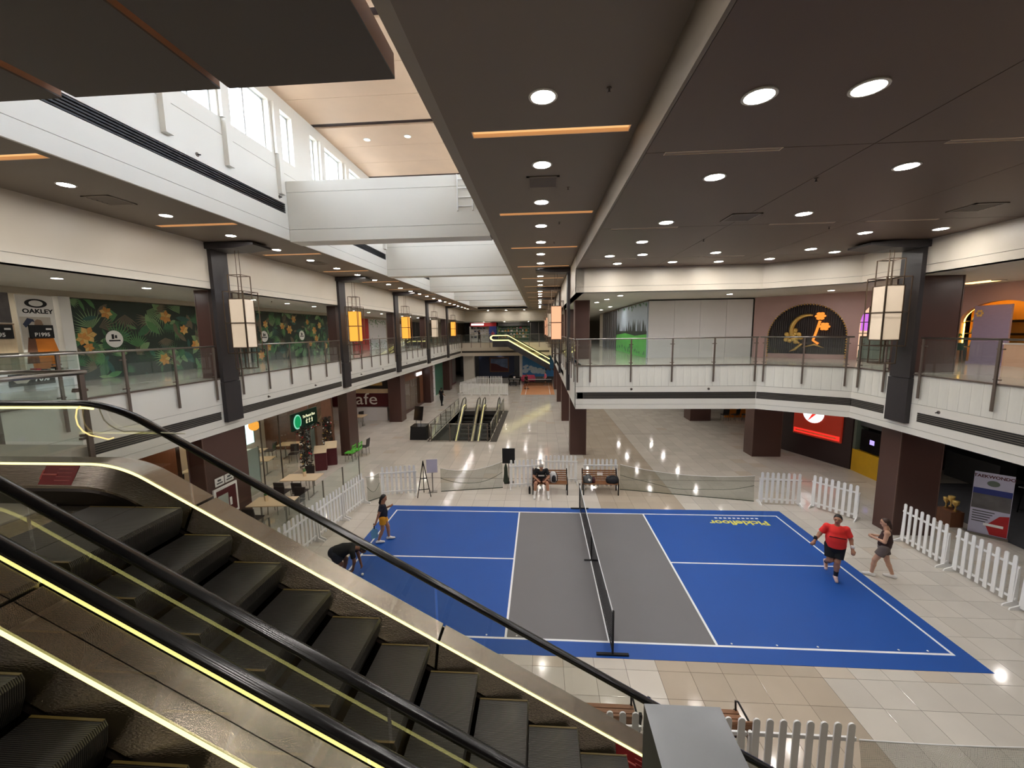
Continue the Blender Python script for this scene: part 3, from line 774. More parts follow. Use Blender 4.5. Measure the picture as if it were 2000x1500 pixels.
# ---- net
nt_ = thing('court_net', 'black pickleball net with white top tape across the grey zone', 'net', (0, 0, 0.0095))
mesh_cloth('net_mesh', (20, 20, 24), 0.045, 0.42)
def uv_grid(pts, us, vs_, name, material, parent):
    """pts[i][j] -> mesh with uv in metres"""
    m = MB(); nu, nv = len(us), len(vs_)
    for i in range(nu):
        for j in range(nv): m.v.append(tuple(pts[i][j]))
    for i in range(nu-1):
        for j in range(nv-1): m.f.append((i*nv+j, (i+1)*nv+j, (i+1)*nv+j+1, i*nv+j+1))
    me = m.mesh(name, material, True); uv = me.uv_layers.new(name='uv')
    for lp in me.loops:
        i, j = divmod(lp.vertex_index, nv); uv.data[lp.index].uv = (us[i], vs_[j])
    return link(name, me, parent)
us = [0.3355*k for k in range(21)]
def ztop(u): return 0.91-0.06*(1-((u-3.355)/3.355)**2)
pts = [[(0, -3.355+u, 0.08+(ztop(u)-0.03-0.08)*j/4) for j in range(5)] for u in us]
uv_grid(pts, us, [0.2*j for j in range(5)], 'netting', 'net_mesh', nt_)
m = MB()
for a, b in zip(us[:-1], us[1:]): m.bar((0, -3.355+a, ztop(a)-0.02), (0, -3.355+b, ztop(b)-0.02), 0.012, 0.055)
m.build('top_tape', 'line_white', nt_)
for y in (-3.4, 3.4):
    p = MB().tube([(0, y, 0.03), (0, y, 0.96)], 0.022, 10).build('post', 'black_matte', nt_, True)
    MB().box(-0.32, 0.32, y-0.03, y+0.03, 0, 0.03).build('foot', 'black_matte', nt_)
    s = -1 if y > 0 else 1
    MB().bar((0, y, 0.32), (0, y+s*0.5, 0.06), 0.02, 0.02).build('brace', 'black_matte', nt_)
MB().tube([(0, 0, 0.02), (0, 0, 0.84)], 0.018, 8).build('centre_post', 'black_matte', nt_, True)
MB().box(-0.2, 0.2, -0.025, 0.025, 0, 0.025).build('centre_foot', 'black_matte', nt_)
MB().tube([(0, -3.35, 0.06), (0, 3.35, 0.06)], 0.012, 6).build('bottom_rail', 'black_matte', nt_)
MB().box(-0.015, 0.015, -2.72, -2.6, 0.80, 0.86).box(-0.015, 0.015, 1.5, 1.62, 0.78, 0.84).build('strap', 'black_matte', nt_)

# ---- picket fences
def picket_proto():
    w, h = 0.045, 1.22
    prof = [(-w, 0.06), (w, 0.06), (w, h-w)]+[(w*math.cos(a), h-w+w*math.sin(a)) for a in (PI/6, PI/3, PI/2, 2*PI/3, 5*PI/6)]+[(-w, h-w)]
    return MB().prism(prof, -0.03, -0.008, 1).mesh('picket', 'picket_white')
_pk = picket_proto()
_pr = MB().box(0, 1.4, -0.008, 0.02, 0.93, 0.985).mesh('rail', 'picket_white')
_pr2 = MB().box(0, 1.4, -0.008, 0.02, 0.16, 0.215).mesh('rail', 'picket_white')
_ft = MB().prism([(-0.26, 0.0), (0.26, 0.0), (0.24, 0.05), (0.05, 0.12), (0.02, 0.98), (-0.02, 0.98), (-0.05, 0.12), (-0.24, 0.05)], -0.015, 0.015, 0).mesh('foot', 'picket_white')
def fence(a, b, label, group='white picket fence panels', n=8):
    a = Vector(a); b = Vector(b); L_ = (b-a).length; ang = math.atan2(b.y-a.y, b.x-a.x); f = L_/1.4
    t = thing('picket_fence', label, 'fence', (a.x, a.y, 0), ang, group)
    for k in range(n): inst('picket', _pk, t, (L_*(k+0.5)/n, 0, 0))
    for me in (_pr, _pr2): inst('rail', me, t, (0, 0, 0), (0, 0, 0), (f, 1, 1))
    for x in (0.035, L_-0.035): inst('foot', _ft, t, (x, 0.02, 0))
    return t
fence((6.65, 4.13), (8.05, 3.96), 'white picket fence panel facing the court corner with the yellow lettering')
fence((8.36, 3.9), (9.2, 2.8), 'white picket fence panel set askew beside the dark column')
fence((9.46, 1.5), (9.43, 0.05), 'white picket fence panel behind the two players in front of the taekwondo banner')
fence((9.5, -0.03), (9.48, -1.5), 'white picket fence panel past the taekwondo banner')
fence((9.48, -1.58), (9.45, -3.05), 'white picket fence panel last in the row by the dark shop')
for k, y in enumerate((3.66, 2.21, 0.76, -0.69)):
    fence((-8.2-0.13*k, y), (-8.33-0.13*k, y-1.4), ['white picket fence panel beside the narrow net and the restaurant glass', 'white picket fence panel next to the woman in yellow shorts', 'white picket fence panel between the pale tables and the bending man', 'white picket fence panel half hidden by the escalator edge'][k])
fence((-6.4, 4.57), (-7.77, 4.26), 'white picket fence panel beside the black easel')
fence((-1.33, 5.42), (-2.71, 5.26), 'white picket fence panel behind the seated man')
fence((0.15, 5.95), (-1.25, 5.95), 'white picket fence panel behind the gap of the two benches')
fence((1.75, 5.5), (0.35, 5.5), 'white picket fence panel behind the bench with bags')
for x, lb in ((-1.44, 'white picket fence panel behind the wooden bench near the escalator foot'), (-0.02, 'white picket fence panel hidden behind the steel rail end'), (1.4, 'white picket fence panel next to the green net near the viewer')):
    fence((x, -5.8), (x+1.4, -5.8), lb)
for k in range(5): fence((-9.4+0.95*k+0.0, 30.3), (-9.4+0.95*k+0.93, 30.3), 'white picket fence panel before the far orange court', 'far picket fence panels')
for k in range(3): fence((-9.9+0.35*k, 31.4+1.6*k), (-9.55+0.35*k, 32.9+1.6*k), 'white picket fence panel leading to the far piano', 'far side picket panels')
for k in range(2): fence((-9.0+1.6*k, 37.3), (-7.5+1.6*k, 37.3), 'white picket fence panel before the framed painting', 'painting picket panels')

# ---- barrier nets
mesh_cloth('green_net', (74, 92, 74), 0.014, 0.2, 0.0)
def barrier_net(a, b, ha, hb, sag, label, n=14, bulge=0.12):
    a = Vector((a[0], a[1], 0)); b = Vector((b[0], b[1], 0)); L_ = (b-a).length; t = (b-a).normalized(); nn = Vector((t.y, -t.x, 0))
    o = thing('barrier_net', label, 'net', tuple(a))
    us = [L_*k/n for k in range(n+1)]; P = []
    for u in us:
        s = u/L_; top = ha+(hb-ha)*s-sag*4*s*(1-s)
        row = []
        for j in range(6):
            f = j/5; wob = bulge*math.sin(3.1*u+2.2*f)*math.sin(PI*f)*0.6+bulge*(1-f)**2*0.5
            q = t*u+nn*wob; row.append((q.x, q.y, 0.015+(top-0.015)*f))
        P.append(row)
    uv_grid(P, us, [0.18*j for j in range(6)], 'netting', 'green_net', o)
    MB().tube([r[5] for r in P], 0.009, 6).build('top_cord', 'picket_white', o)
    MB().tube([(r[0][0], r[0][1], 0.018) for r in P], 0.014, 6).build('weighted_hem', 'net_dark', o)
    P2 = [(r[3][0], r[3][1]-0.01, r[3][2]-0.25*math.sin(PI*i/n)) for i, r in enumerate(P)]
    MB().tube(P2, 0.008, 5).build('fold', 'net_dark', o)
    return o
mat('net_dark', (52, 60, 48), 0.8, vary=0.1)
barrier_net((-5.5, 4.9), (-3.0, 5.4), 0.98, 1.12, 0.22, 'sagging green barrier net between the easel and the seated man')
barrier_net((-8.15, 3.78), (-7.8, 4.22), 1.0, 1.0, 0.05, 'narrow green barrier net joining two picket fences', 5)
barrier_net((1.82, 5.35), (6.6, 4.35), 1.05, 0.98, 0.2, 'long sagging green barrier net from the bench to the right fence')
barrier_net((2.88, -5.75), (6.6, -5.6), 0.9, 0.85, 0.06, 'green barrier net tied to the fence near the viewer')

# ---- benches
def bench(loc, rz, label):
    t = thing('wooden_bench', label, 'bench', loc, rz, 'slatted park benches')
    L_ = 1.42
    for k in range(5): MB().box(0.0, L_, 0.05+0.085*k, 0.12+0.085*k, 0.43, 0.455).build('seat_slat', 'wood_bench', t)
    for k in range(5):
        z = 0.5+0.078*k; y = 0.50+0.028*k; MB().bar((0, y, z), (L_, y, z), 0.064, 0.02, (0, -1, 0.36)).build('back_slat', 'wood_bench', t)
    for x in (0.03, L_-0.03):
        MB().prism([(0.02, 0), (0.10, 0), (0.09, 0.4), (0.47, 0.4), (0.52, 0.0), (0.60, 0.0), (0.54, 0.42), (0.66, 0.9), (0.61, 0.9), (0.49, 0.45), (0.03, 0.45)], x-0.02, x+0.02, 0).build('leg_frame', 'iron_black', t)
        MB().tube([(x, 0.06, 0.45), (x, 0.04, 0.6), (x, 0.12, 0.66), (x, 0.56, 0.67)], 0.016, 8).build('armrest', 'iron_black', t, True)
    return t
bench((-1.75, 4.62, 0), 0, 'slatted wooden bench with the man in black seated on it')
bench((0.25, 4.66, 0), 0, 'slatted wooden bench holding a grey bag and a dark bag')
bench((0.05, -4.89, 0), PI, 'slatted wooden bench seen from behind past the escalator foot')
bench((1.68, -4.89, 0), PI, 'slatted wooden bench seen from behind beside the steel rail end')
# paper note on a bench back
t = thing('paper_note', 'white paper note taped to the back slats of the bench with bags', 'paper', (0.98, 5.19, 0.70))
MB().bar((-0.11, 0, 0), (0.11, 0, 0), 0.1, 0.002, (0, -1, 0.36)).build('sheet', 'plain_white', t)
for k in range(2): MB().bar((-0.08, -0.003+0.012*k, 0.015-0.03*k), (0.08, -0.003+0.012*k, 0.015-0.03*k), 0.008, 0.002, (0, -1, 0.36)).build('print_line', 'sticker_mark', t)
# bags
def lump(name, prof, n, seed, rx, ry, mt, parent, loc=(0, 0, 0), amp=0.12):
    rnd = random.Random(seed); m = MB(); o = 0
    for i, (r, z) in enumerate(prof):
        for k in range(n):
            a = 2*PI*k/n; f = r*(1+amp*(rnd.random()-0.5)); m.v.append((loc[0]+rx*f*math.cos(a), loc[1]+ry*f*math.sin(a), loc[2]+z*(1+0.5*amp*(rnd.random()-0.5))))
    for i in range(len(prof)-1):
        for k in range(n): m.f.append((i*n+k, i*n+(k+1) % n, (i+1)*n+(k+1) % n, (i+1)*n+k))
    m.f += [tuple(range(n))[::-1], tuple((len(prof)-1)*n+k for k in range(n))]
    return m.build(name, mt, parent, True)
mat('bag_black', (26, 28, 36), 0.6, vary=0.2, scale=12); mat('bag_grey', (84, 86, 88), 0.6, vary=0.25, scale=14); mat('bag_white', (216, 216, 216), 0.5, vary=0.1)
mat('bag_maroon', (74, 26, 34), 0.6, vary=0.1)
BP = [(0.85, 0.0), (1.0, 0.05), (1.0, 0.15), (0.85, 0.24), (0.45, 0.29), (0.1, 0.3)]
t = thing('duffel_bag', 'black soft duffel bag slumped on the bench', 'bag', (1.42, 4.86, 0.457))
lump('body', BP, 14, 1, 0.26, 0.15, 'bag_black', t); MB().tube([(-0.14, -0.08, 0.22), (-0.08, -0.1, 0.31), (0.08, -0.1, 0.32), (0.15, -0.07, 0.22)], 0.014, 6).build('handle', 'bag_black', t, True)
t = thing('grey_bag', 'grey camouflage bag with a white tag on the bench', 'bag', (0.46, 4.86, 0.457))
lump('body', [(p[0], p[1]*1.05) for p in BP], 14, 2, 0.19, 0.15, 'bag_grey', t); MB().bar((0.0, -0.16, 0.2), (0.08, -0.155, 0.14), 0.08, 0.008, (0, -1, 0.3)).build('tag', 'plain_white', t)
MB().tube([(-0.1, -0.05, 0.25), (-0.05, -0.06, 0.35), (0.07, -0.06, 0.35), (0.11, -0.05, 0.25)], 0.012, 6).build('handle', 'bag_black', t, True)
t = thing('small_pouch', 'maroon pouch leaning on the grey bag', 'bag', (0.69, 4.88, 0.457))
lump('body', [(p[0], p[1]*0.75) for p in BP], 10, 3, 0.07, 0.12, 'bag_maroon', t); MB().tube([(-0.04, -0.05, 0.2), (0, -0.06, 0.25), (0.04, -0.05, 0.2)], 0.008, 6).build('loop', 'bag_black', t)
t = thing('sports_backpack', 'white and black sports backpack standing on the bench beside the man', 'bag', (-0.92, 4.84, 0.457))
lump('body', [(0.9, 0.0), (1.0, 0.08), (1.0, 0.25), (0.9, 0.36), (0.6, 0.43), (0.15, 0.45)], 12, 4, 0.14, 0.11, 'bag_white', t, amp=0.06)
lump('front_pocket', [(0.9, 0.06), (1.0, 0.12), (1.0, 0.22), (0.7, 0.3), (0.1, 0.33)], 10, 5, 0.085, 0.05, 'bag_black', t, (0.03, -0.1, 0), amp=0.06)
MB().tube([(0.12, 0.0, 0.4), (0.17, -0.05, 0.3), (0.17, -0.05, 0.1), (0.13, -0.03, 0.03)], 0.016, 6).build('strap', 'bag_black', t, True)
t = thing('water_flask', 'black water flask standing on the floor by the bench leg', 'bottle', (-1.86, 4.75, 0))
MB().lathe([(0.04, 0), (0.042, 0.02), (0.042, 0.22), (0.03, 0.25), (0.03, 0.26)], 14).build('body', 'black_gloss', t, True); MB().lathe([(0.033, 0.26), (0.033, 0.3), (0.01, 0.305)], 12).build('cap', 'black_matte', t, True)

# ---- easel, sign stands, display box
def easel(loc, rz, label, board=None):
    t = thing('easel', label, 'easel', loc, rz)
    for x, y in ((-0.26, -0.12), (0.26, -0.12), (0.0, 0.4)): MB().bar((x, y, 0), (0, 0.06, 1.45), 0.03, 0.02).build('leg', 'iron_black', t)
    MB().bar((-0.2, -0.085, 0.32), (0.2, -0.085, 0.32), 0.02, 0.03).build('crossbar', 'iron_black', t)
    MB().bar((-0.13, -0.03, 0.75), (0.13, -0.03, 0.75), 0.02, 0.03).build('ledge', 'iron_black', t)
    return t
easel((-6.05, 4.35, 0), 0.3, 'black folding A-frame easel with a pale board behind it')
t = thing('pale_board', 'pale lavender notice board leaning behind the easel', 'board', (-5.82, 4.8, 0), 0.2)
mat('lavender', (190, 186, 206), 0.5, vary=0.05)
MB().box(-0.22, 0.22, 0, 0.02, 0.82, 1.38).build('panel', 'lavender', t); MB().box(-0.02, 0.02, 0.02, 0.04, 0, 0.82).box(-0.18, 0.18, -0.1, 0.16, 0, 0.015).build('stand', 'steel', t)
t = thing('sign_stand', 'black square sign on a slim stand at the end of the centre fence', 'sign', (-2.78, 5.95, 0))
MB().box(-0.27, 0.27, -0.02, 0.02, 0.86, 1.52).build('panel', 'black_matte', t); MB().tube([(0, 0, 0.015), (0, 0, 0.9)], 0.015, 8).build('pole', 'iron_black', t); MB().box(-0.2, 0.2, -0.15, 0.15, 0, 0.015).build('base', 'iron_black', t)
lump('net_bundle', [(0.6, 0.0), (1.0, 0.1), (0.7, 0.4), (0.55, 0.7), (0.3, 0.85)], 10, 9, 0.13, 0.1, 'net_dark', t, (-0.12, -0.1, 0))
t = thing('display_box', 'black skirted display plinth by the glass fence of the opening', 'plinth', (-8.83, 13.25, 0))
MB().prism([(-0.52, 0), (0.52, 0), (0.45, 0.8), (-0.45, 0.8)], -0.45, 0.45, 1).build('skirt', 'black_matte', t); MB().box(-0.47, 0.47, -0.46, 0.46, 0.8, 0.83).build('top', 'black_gloss', t)
t = thing('tilted_sign', 'black tilted board on two legs standing on the plinth', 'sign', (-8.95, 13.3, 0.83), -0.25)
MB().bar((0, 0.0, 0.28), (0, 0.22, 1.12), 0.6, 0.03, (0, 1, 0)).build('board', 'black_gloss', t)
for x in (-0.16, 0.16): MB().bar((x, 0.06, 0), (x, 0.06, 0.5), 0.03, 0.02).build('leg', 'iron_black', t)
# ================================================================== ESCALATORS
def from_px(u, v, axis, val):
    """point where the photo ray (u, v) meets a plane of the place"""
    d = _f+R2*((u-1000)/F_PX)+D2*((v-750)/F_PX)
    return CAM+d*((val-CAM[axis])/d[axis])
SL = 0.572; TH = math.atan(SL)
def run_path(x_top, z_top, z_bot, R, x0, x1, n=8):
    """(x, z) polyline: flat at z_top, arc down, slope, arc out, flat at z_bot"""
    t = R*math.tan(TH/2); xb = x_top+(z_top-z_bot)/SL
    P = [(x0, z_top)]
    for k in range(n+1):
        a = TH*k/n; P.append((x_top-t+R*math.sin(a), z_top-R*(1-math.cos(a))))
    Q = []
    for k in range(n+1):
        a = TH*k/n; Q.append((xb+t-R*math.sin(a), z_bot+R*(1-math.cos(a))))
    P += Q[::-1]; P.append((x1, z_bot))
    return P
def resample(path, step):
    out = [path[0]]
    for (a, b) in zip(path[:-1], path[1:]):
        L_ = math.hypot(b[0]-a[0], b[1]-a[1]); n = max(1, int(L_/step))
        for k in range(1, n+1): out.append((a[0]+(b[0]-a[0])*k/n, a[1]+(b[1]-a[1])*k/n))
    return out
def ribbon(mb, path, sec):
    """sweep a (y, dz) section along an (x, z) path; dz measured vertically"""
    o = len(mb.v); n = len(sec)
    for x, z in path:
        for y, dz in sec: mb.v.append((x, y, z+dz))
    for i in range(len(path)-1):
        for k in range(n): mb.f.append((o+i*n+k, o+(i+1)*n+k, o+(i+1)*n+(k+1) % n, o+i*n+(k+1) % n))
    mb.f.append(tuple(o+k for k in range(n))); mb.f.append(tuple(o+(len(path)-1)*n+k for k in range(n))[::-1])
    return mb
def cut(path, s0, s1):
    """part of a path between two x values"""
    out = []
    for a, b in zip(path[:-1], path[1:]):
        for k in range(21):
            x = a[0]+(b[0]-a[0])*k/20
            if s0 <= x <= s1: out.append((x, a[1]+(b[1]-a[1])*k/20))
    return out[::4]+[out[-1]]
def step_material():
    m, nt, b = principled('step_tread'); N = nt.nodes; L = nt.links
    b.inputs['Roughness'].default_value = 0.38; b.inputs['Metallic'].default_value = 0.75
    tc = N.new('ShaderNodeTexCoord'); wv = N.new('ShaderNodeTexWave'); wv.bands_direction = 'Y'; wv.inputs['Scale'].default_value = 36
    L.new(tc.outputs['Object'], wv.inputs['Vector'])
    mx = N.new('ShaderNodeMix'); mx.data_type = 'RGBA'; mx.inputs[6].default_value = lin((30, 29, 28)); mx.inputs[7].default_value = lin((104, 101, 98))
    L.new(wv.outputs['Fac'], mx.inputs[0]); L.new(mx.outputs[2], b.inputs['Base Color'])
    bp = N.new('ShaderNodeBump'); bp.inputs['Strength'].default_value = 0.5; bp.inputs['Distance'].default_value = 0.008
    L.new(wv.outputs['Fac'], bp.inputs['Height']); L.new(bp.outputs['Normal'], b.inputs['Normal'])
    MATS['step_tread'] = m
step_material()
mat('step_edge', (104, 86, 40), 0.5, vary=0.1)
mat('skirt_dark', (44, 38, 34), 0.3, 0.8, vary=0.05)
XT, HW = -4.98, 0.535          # top bend of the handrail, half distance between the glass panes
def escalator(name, yc, label, out_far, out_near, x1=5.2, led_hand=False):
    t = thing(name, label, 'escalator', (0, yc, 0), 0)
    hr = resample(run_path(XT, 5.93, 0.97, 1.2, -6.6, x1), 0.5)
    ld = resample(run_path(XT, 5.40, 0.44, 1.0, -6.6, x1), 0.5)
    xs_t, xs_b = -6.6, x1
    for sgn, outw in ((1, out_far), (-1, out_near)):
        y = sgn*HW
        # handrail: rounded rubber belt
        sec = [(y+0.042*math.cos(a), 0.026*math.sin(a)) for a in [2*PI*k/10 for k in range(10)]]
        h = ribbon(MB(), hr, sec).build('handrail', 'black_rubber', t, True)
        gl = MB(); n = len(ld)
        # glass panes cut every ~2.3 m
        edges = [-6.6, -4.35, -2.3, -0.25, 1.8, 3.6, x1]
        for a, b in zip(edges[:-1], edges[1:]):
            ph, pl_ = cut(hr, a+0.004, b-0.004), cut(ld, a+0.004, b-0.004)
            poly = [(p[0], p[1]-0.035) for p in ph]+[(p[0], p[1]-0.02) for p in pl_[::-1]]
            MB().prism(poly, y-0.006, y+0.006, 1).build('glass_pane', 'esc_glass', t)
        # light line at the foot of the glass (inner side) and decks in panels
        yi = y-sgn*0.012
        ribbon(MB(), ld, [(yi-0.006, 0.0), (yi+0.006, 0.0), (yi+0.006, 0.016), (yi-0.006, 0.016)]).build('led_strip', 'led_yellow', t)
        for a, b in zip(edges[:-1], edges[1:]):
            seg = cut(ld, a+0.0015, b-0.0015)
            yo = y+sgn*outw
            ribbon(MB(), seg, [(y+sgn*0.006, 0.0), (yo, -0.004), (yo, -0.03), (y+sgn*0.006, -0.03)]).build('outer_deck', 'steel_brushed', t)
            yk = y-sgn*0.11
            ribbon(MB(), seg, [(y-sgn*0.02, 0.0), (yk, -0.15), (yk, -0.17), (y-sgn*0.02, -0.03)]).build('inner_deck', 'steel_brushed', t)
        ribbon(MB(), ld, [(y-sgn*0.11, -0.17), (y-sgn*0.125, -0.19), (y-sgn*0.125, -0.6), (y-sgn*0.11, -0.6)]).build('skirt', 'skirt_dark', t)
        ribbon(MB(), ld, [(y+sgn*(outw-0.012), -0.03), (y+sgn*outw, -0.03), (y+sgn*outw, -1.15), (y+sgn*(outw-0.012), -1.15)]).build('side_cladding', 'steel_brushed', t)
    ribbon(MB(), ld, [(-HW-out_near+0.02, -1.15), (HW+out_far-0.02, -1.15), (HW+out_far-0.02, -1.17), (-HW-out_near+0.02, -1.17)]).build('under_panel', 'dark_steel', t)
    # steps
    w = HW-0.135; run, rise = 0.4, 0.4*SL
    me = MB().add([(0,-w,0),(0.39,-w,0),(0.39,w,0),(0,w,0),(0,-w,-0.03),(0.4,-w,-0.03),(0.4,w,-0.03),(0,w,-0.03),(0.385,-w,-0.12),(0.385,w,-0.12),(0.34,-w,-rise),(0.34,w,-rise)],
        [(0,1,2,3),(0,3,7,4),(1,5,6,2),(5,8,9,6),(8,10,11,9),(0,4,5,1),(3,2,6,7),(4,10,8,5),(7,6,9,11),(4,7,11,10)]).mesh('step', 'step_tread')
    ed = MB().box(0.0, 0.39, -0.007, 0.007, 0.0005, 0.003).mesh('step_edge', 'step_edge')
    x_top = XT-0.15
    x = x_top
    k = 0
    while True:
        z = 5.09-rise*max(0, k-1)
        if z < 0.02: break
        s = inst('step', me, t, (x, 0, z)); inst('edge_marking', ed, s, (0, -w+0.007, 0)); inst('edge_marking', ed, s, (0, w-0.007, 0))
        x += run; k += 1
    MB().box(-6.6, x_top, -w, w, 5.05, 5.09).build('landing_plate', 'steel_brushed', t)
    MB().box(x, x1, -w, w, 0.0, 0.02).build('landing_plate', 'steel_brushed', t)
    return t, hr, ld
YE1, YE2 = -8.365, -9.715
E1, HRP, LDP = escalator('escalator', YE1, 'escalator going down beside the blue court, outer one with the loose light strip', 0.22, 0.137)
E2, _, _ = escalator('escalator', YE2, 'escalator next to the viewer whose steps sink into shadow', 0.137, 0.2)
# the glowing strip under the far handrail along the top, its end hanging loose
p = [q for q in HRP if q[0] < XT-0.1]
ribbon(MB(), [(q[0], q[1]-0.045) for q in p], [(HW-0.006, 0.0), (HW+0.006, 0.0), (HW+0.006, 0.014), (HW-0.006, 0.014)]).build('handrail_light', 'led_yellow', E1)
def loose(pts, mt):
    P = [from_px(u, v, 1, -7.86) for u, v in pts]
    MB().tube([(q.x, q.y-YE1, q.z) for q in P], 0.0055, 6).build('loose_strip', mt, E1, True)
loose([(160, 790), (150, 800), (148, 815), (152, 830), (162, 842), (176, 850), (195, 854), (212, 858), (222, 855)], 'led_warm')
mat('strip_pale', (226, 222, 200), 0.5, vary=0)
loose([(192, 792), (197, 806), (203, 820), (214, 830), (228, 838), (243, 843), (262, 842), (300, 844), (330, 846), (362, 847)], 'strip_pale')
# red notices on the inner deck
def notice(x, label):
    t = thing('notice_sticker', label, 'sticker', (0, 0, 0))
    seg = [q for q in cut(LDP, x, x+0.32)]
    y = YE1+HW
    ribbon(MB(), seg, [(y-0.024, -0.002), (y-0.104, -0.139), (y-0.105, -0.141), (y-0.026, -0.004)]).build('film', 'sticker_red', t)
    def pt(s, f):
        q = seg[min(len(seg)-1, int(s*(len(seg)-1)))]
        return (q[0], y-0.024-0.08*f-0.001, q[1]-0.002-0.137*f+0.002)
    MB().tube([pt(0.16, 0.5), pt(0.5, 0.5)], 0.007, 6).tube([pt(0.3, 0.25), pt(0.14, 0.5), pt(0.3, 0.75)], 0.006, 6).build('arrow', 'sticker_mark', t)
    for f in (0.2, 0.4, 0.6, 0.8): MB().tube([pt(0.6, f), pt(0.95, f)], 0.003, 5).build('text_line', 'sticker_mark', t)
notice(-5.62, 'red notice sticker at the top of the far escalator deck')
notice(-0.82, 'red arrow notice sticker low on the far escalator deck')
# stainless rail end of the viewer's own balcony
t = thing('guard_rail', 'brushed steel rail end standing up beside the escalator handrail', 'railing', (-1.242, -10.44, ZF2))
MB().box(-0.049, 0.049, -1.0, 0.0, 0.76, 0.88).build('top_rail', 'steel_cap', t)
MB().box(-0.03, 0.03, -0.12, -0.06, -0.5, 0.76).build('post', 'steel_cap', t)
MB().box(-0.006, 0.006, -1.0, -0.14, 0.05, 0.74).build('glass_pane', 'rail_glass', t)
# landing balustrade at the head of the escalators
balustrade((-7.15, -7.62), (-7.15, -6.2), 'thick-posted glass balustrade at the escalator landing', 2, None, 0.09, ZF2, 0.2, 0.94)
balustrade((-7.15, -6.2), (-11.2, -6.2), 'glass balustrade closing the far side of the escalator landing', 4, None, 0.12, ZF2, 0.2, 0.94)

# ---- pair of escalators sinking to the basement in the middle of the hall
def basement_escalator(xc, label, group):
    t = thing('basement_escalator', label, 'escalator', (xc, 22.0, 0), 0, group)
    W = 0.62
    L_ = 9.2
    # local: y runs back to -L_ while descending
    def P(y, dz): return (y, -max(0, -y)*0.577+dz)
    def sweep(yy, x, w, dz0, dz1, nm, mt):
        m = MB(); o = 0
        pts = [P(q, 0) for q in yy]
        for (q, z) in pts: m.v += [(x-w/2, q, z+dz0), (x+w/2, q, z+dz0), (x+w/2, q, z+dz1), (x-w/2, q, z+dz1)]
        for i in range(len(pts)-1):
            for k in range(4): m.f.append((i*4+k, i*4+(k+1) % 4, (i+1)*4+(k+1) % 4, (i+1)*4+k))
        m.f += [(0, 1, 2, 3), tuple((len(pts)-1)*4+k for k in range(4))[::-1]]
        m.build(nm, mt, t)
    yy = [1.1, 0.6, 0.0, -0.5, -3, -6, -L_]
    for s in (-1, 1):
        x = s*W
        m = MB().tube([(x, 0.9, 0.35), (x, 1.2, 0.5), (x, 1.3, 0.7), (x, 1.15, 0.9), (x, 0.9, 0.97), (x, 0.0, 0.97), (x, -0.35, 0.85), (x, -L_, -L_*0.577+1.05)], 0.04, 8)
        m.build('handrail', 'black_rubber', t, True)
        pts = [(1.22, 0.55), (1.2, 0.8), (0.9, 0.93), (0.0, 0.93), (-0.35, 0.81), (-L_, -L_*0.577+1.0), (-L_, -L_*0.577+0.4), (0, 0.35), (1.1, 0.35)]
        MB().prism(pts, x-0.006, x+0.006, 0).build('glass_pane', 'esc_glass', t)
        sweep(yy, x, 0.22, 0.16, 0.36, 'deck', 'steel')
        sweep(yy, x-s*0.012, 0.012, 0.365, 0.38, 'led_strip', 'led_yellow')
        sweep(yy, x, 0.2, -0.9, 0.16, 'skirt', 'skirt_dark')
    me = MB().box(-W+0.1, W-0.1, -0.4, 0.0, -0.2309, 0.0).mesh('step', 'step_tread')
    for k in range(23): inst('step', me, t, (0, -0.4*k, -0.2309*(k+1)))
    MB().box(-W+0.1, W-0.1, 0.0, 1.3, 0.0, 0.012).build('landing_plate', 'steel', t)
    MB().box(-W+0.1, W-0.1, 0.0, 0.06, 0.012, 0.02).build('comb', 'plain_white', t)
basement_escalator(-7.15, 'basement escalator beside the grey glass wall with the black display box', None)
basement_escalator(-5.45, 'basement escalator on the side of the open tiled floor', None)
G = 'glass fence around the escalator opening'
balustrade((HX0, HY0), (HX1, HY0), 'glass fence across the front of the escalator opening', 4, G, 0.1, 0.0, 0.3, 1.05)
balustrade((HX0-0.02, HY1), (HX0-0.02, HY0), 'long glass fence behind the black display box', 7, G, 0.1, 0.0, 0.3, 1.05)
balustrade((HX1+0.02, HY0), (HX1+0.02, HY1), 'long glass fence on the open side of the basement escalators', 7, G, 0.1, 0.0, 0.3, 1.05)
struct('wall_opening_trim', MB().box(HX0-0.05, HX0, HY0-0.05, HY1, -0.5, 0.006).box(HX1, HX1+0.05, HY0-0.05, HY1, -0.5, 0.006).box(HX0, HX1, HY0-0.05, HY0, -0.5, 0.006), 'cream_wall')

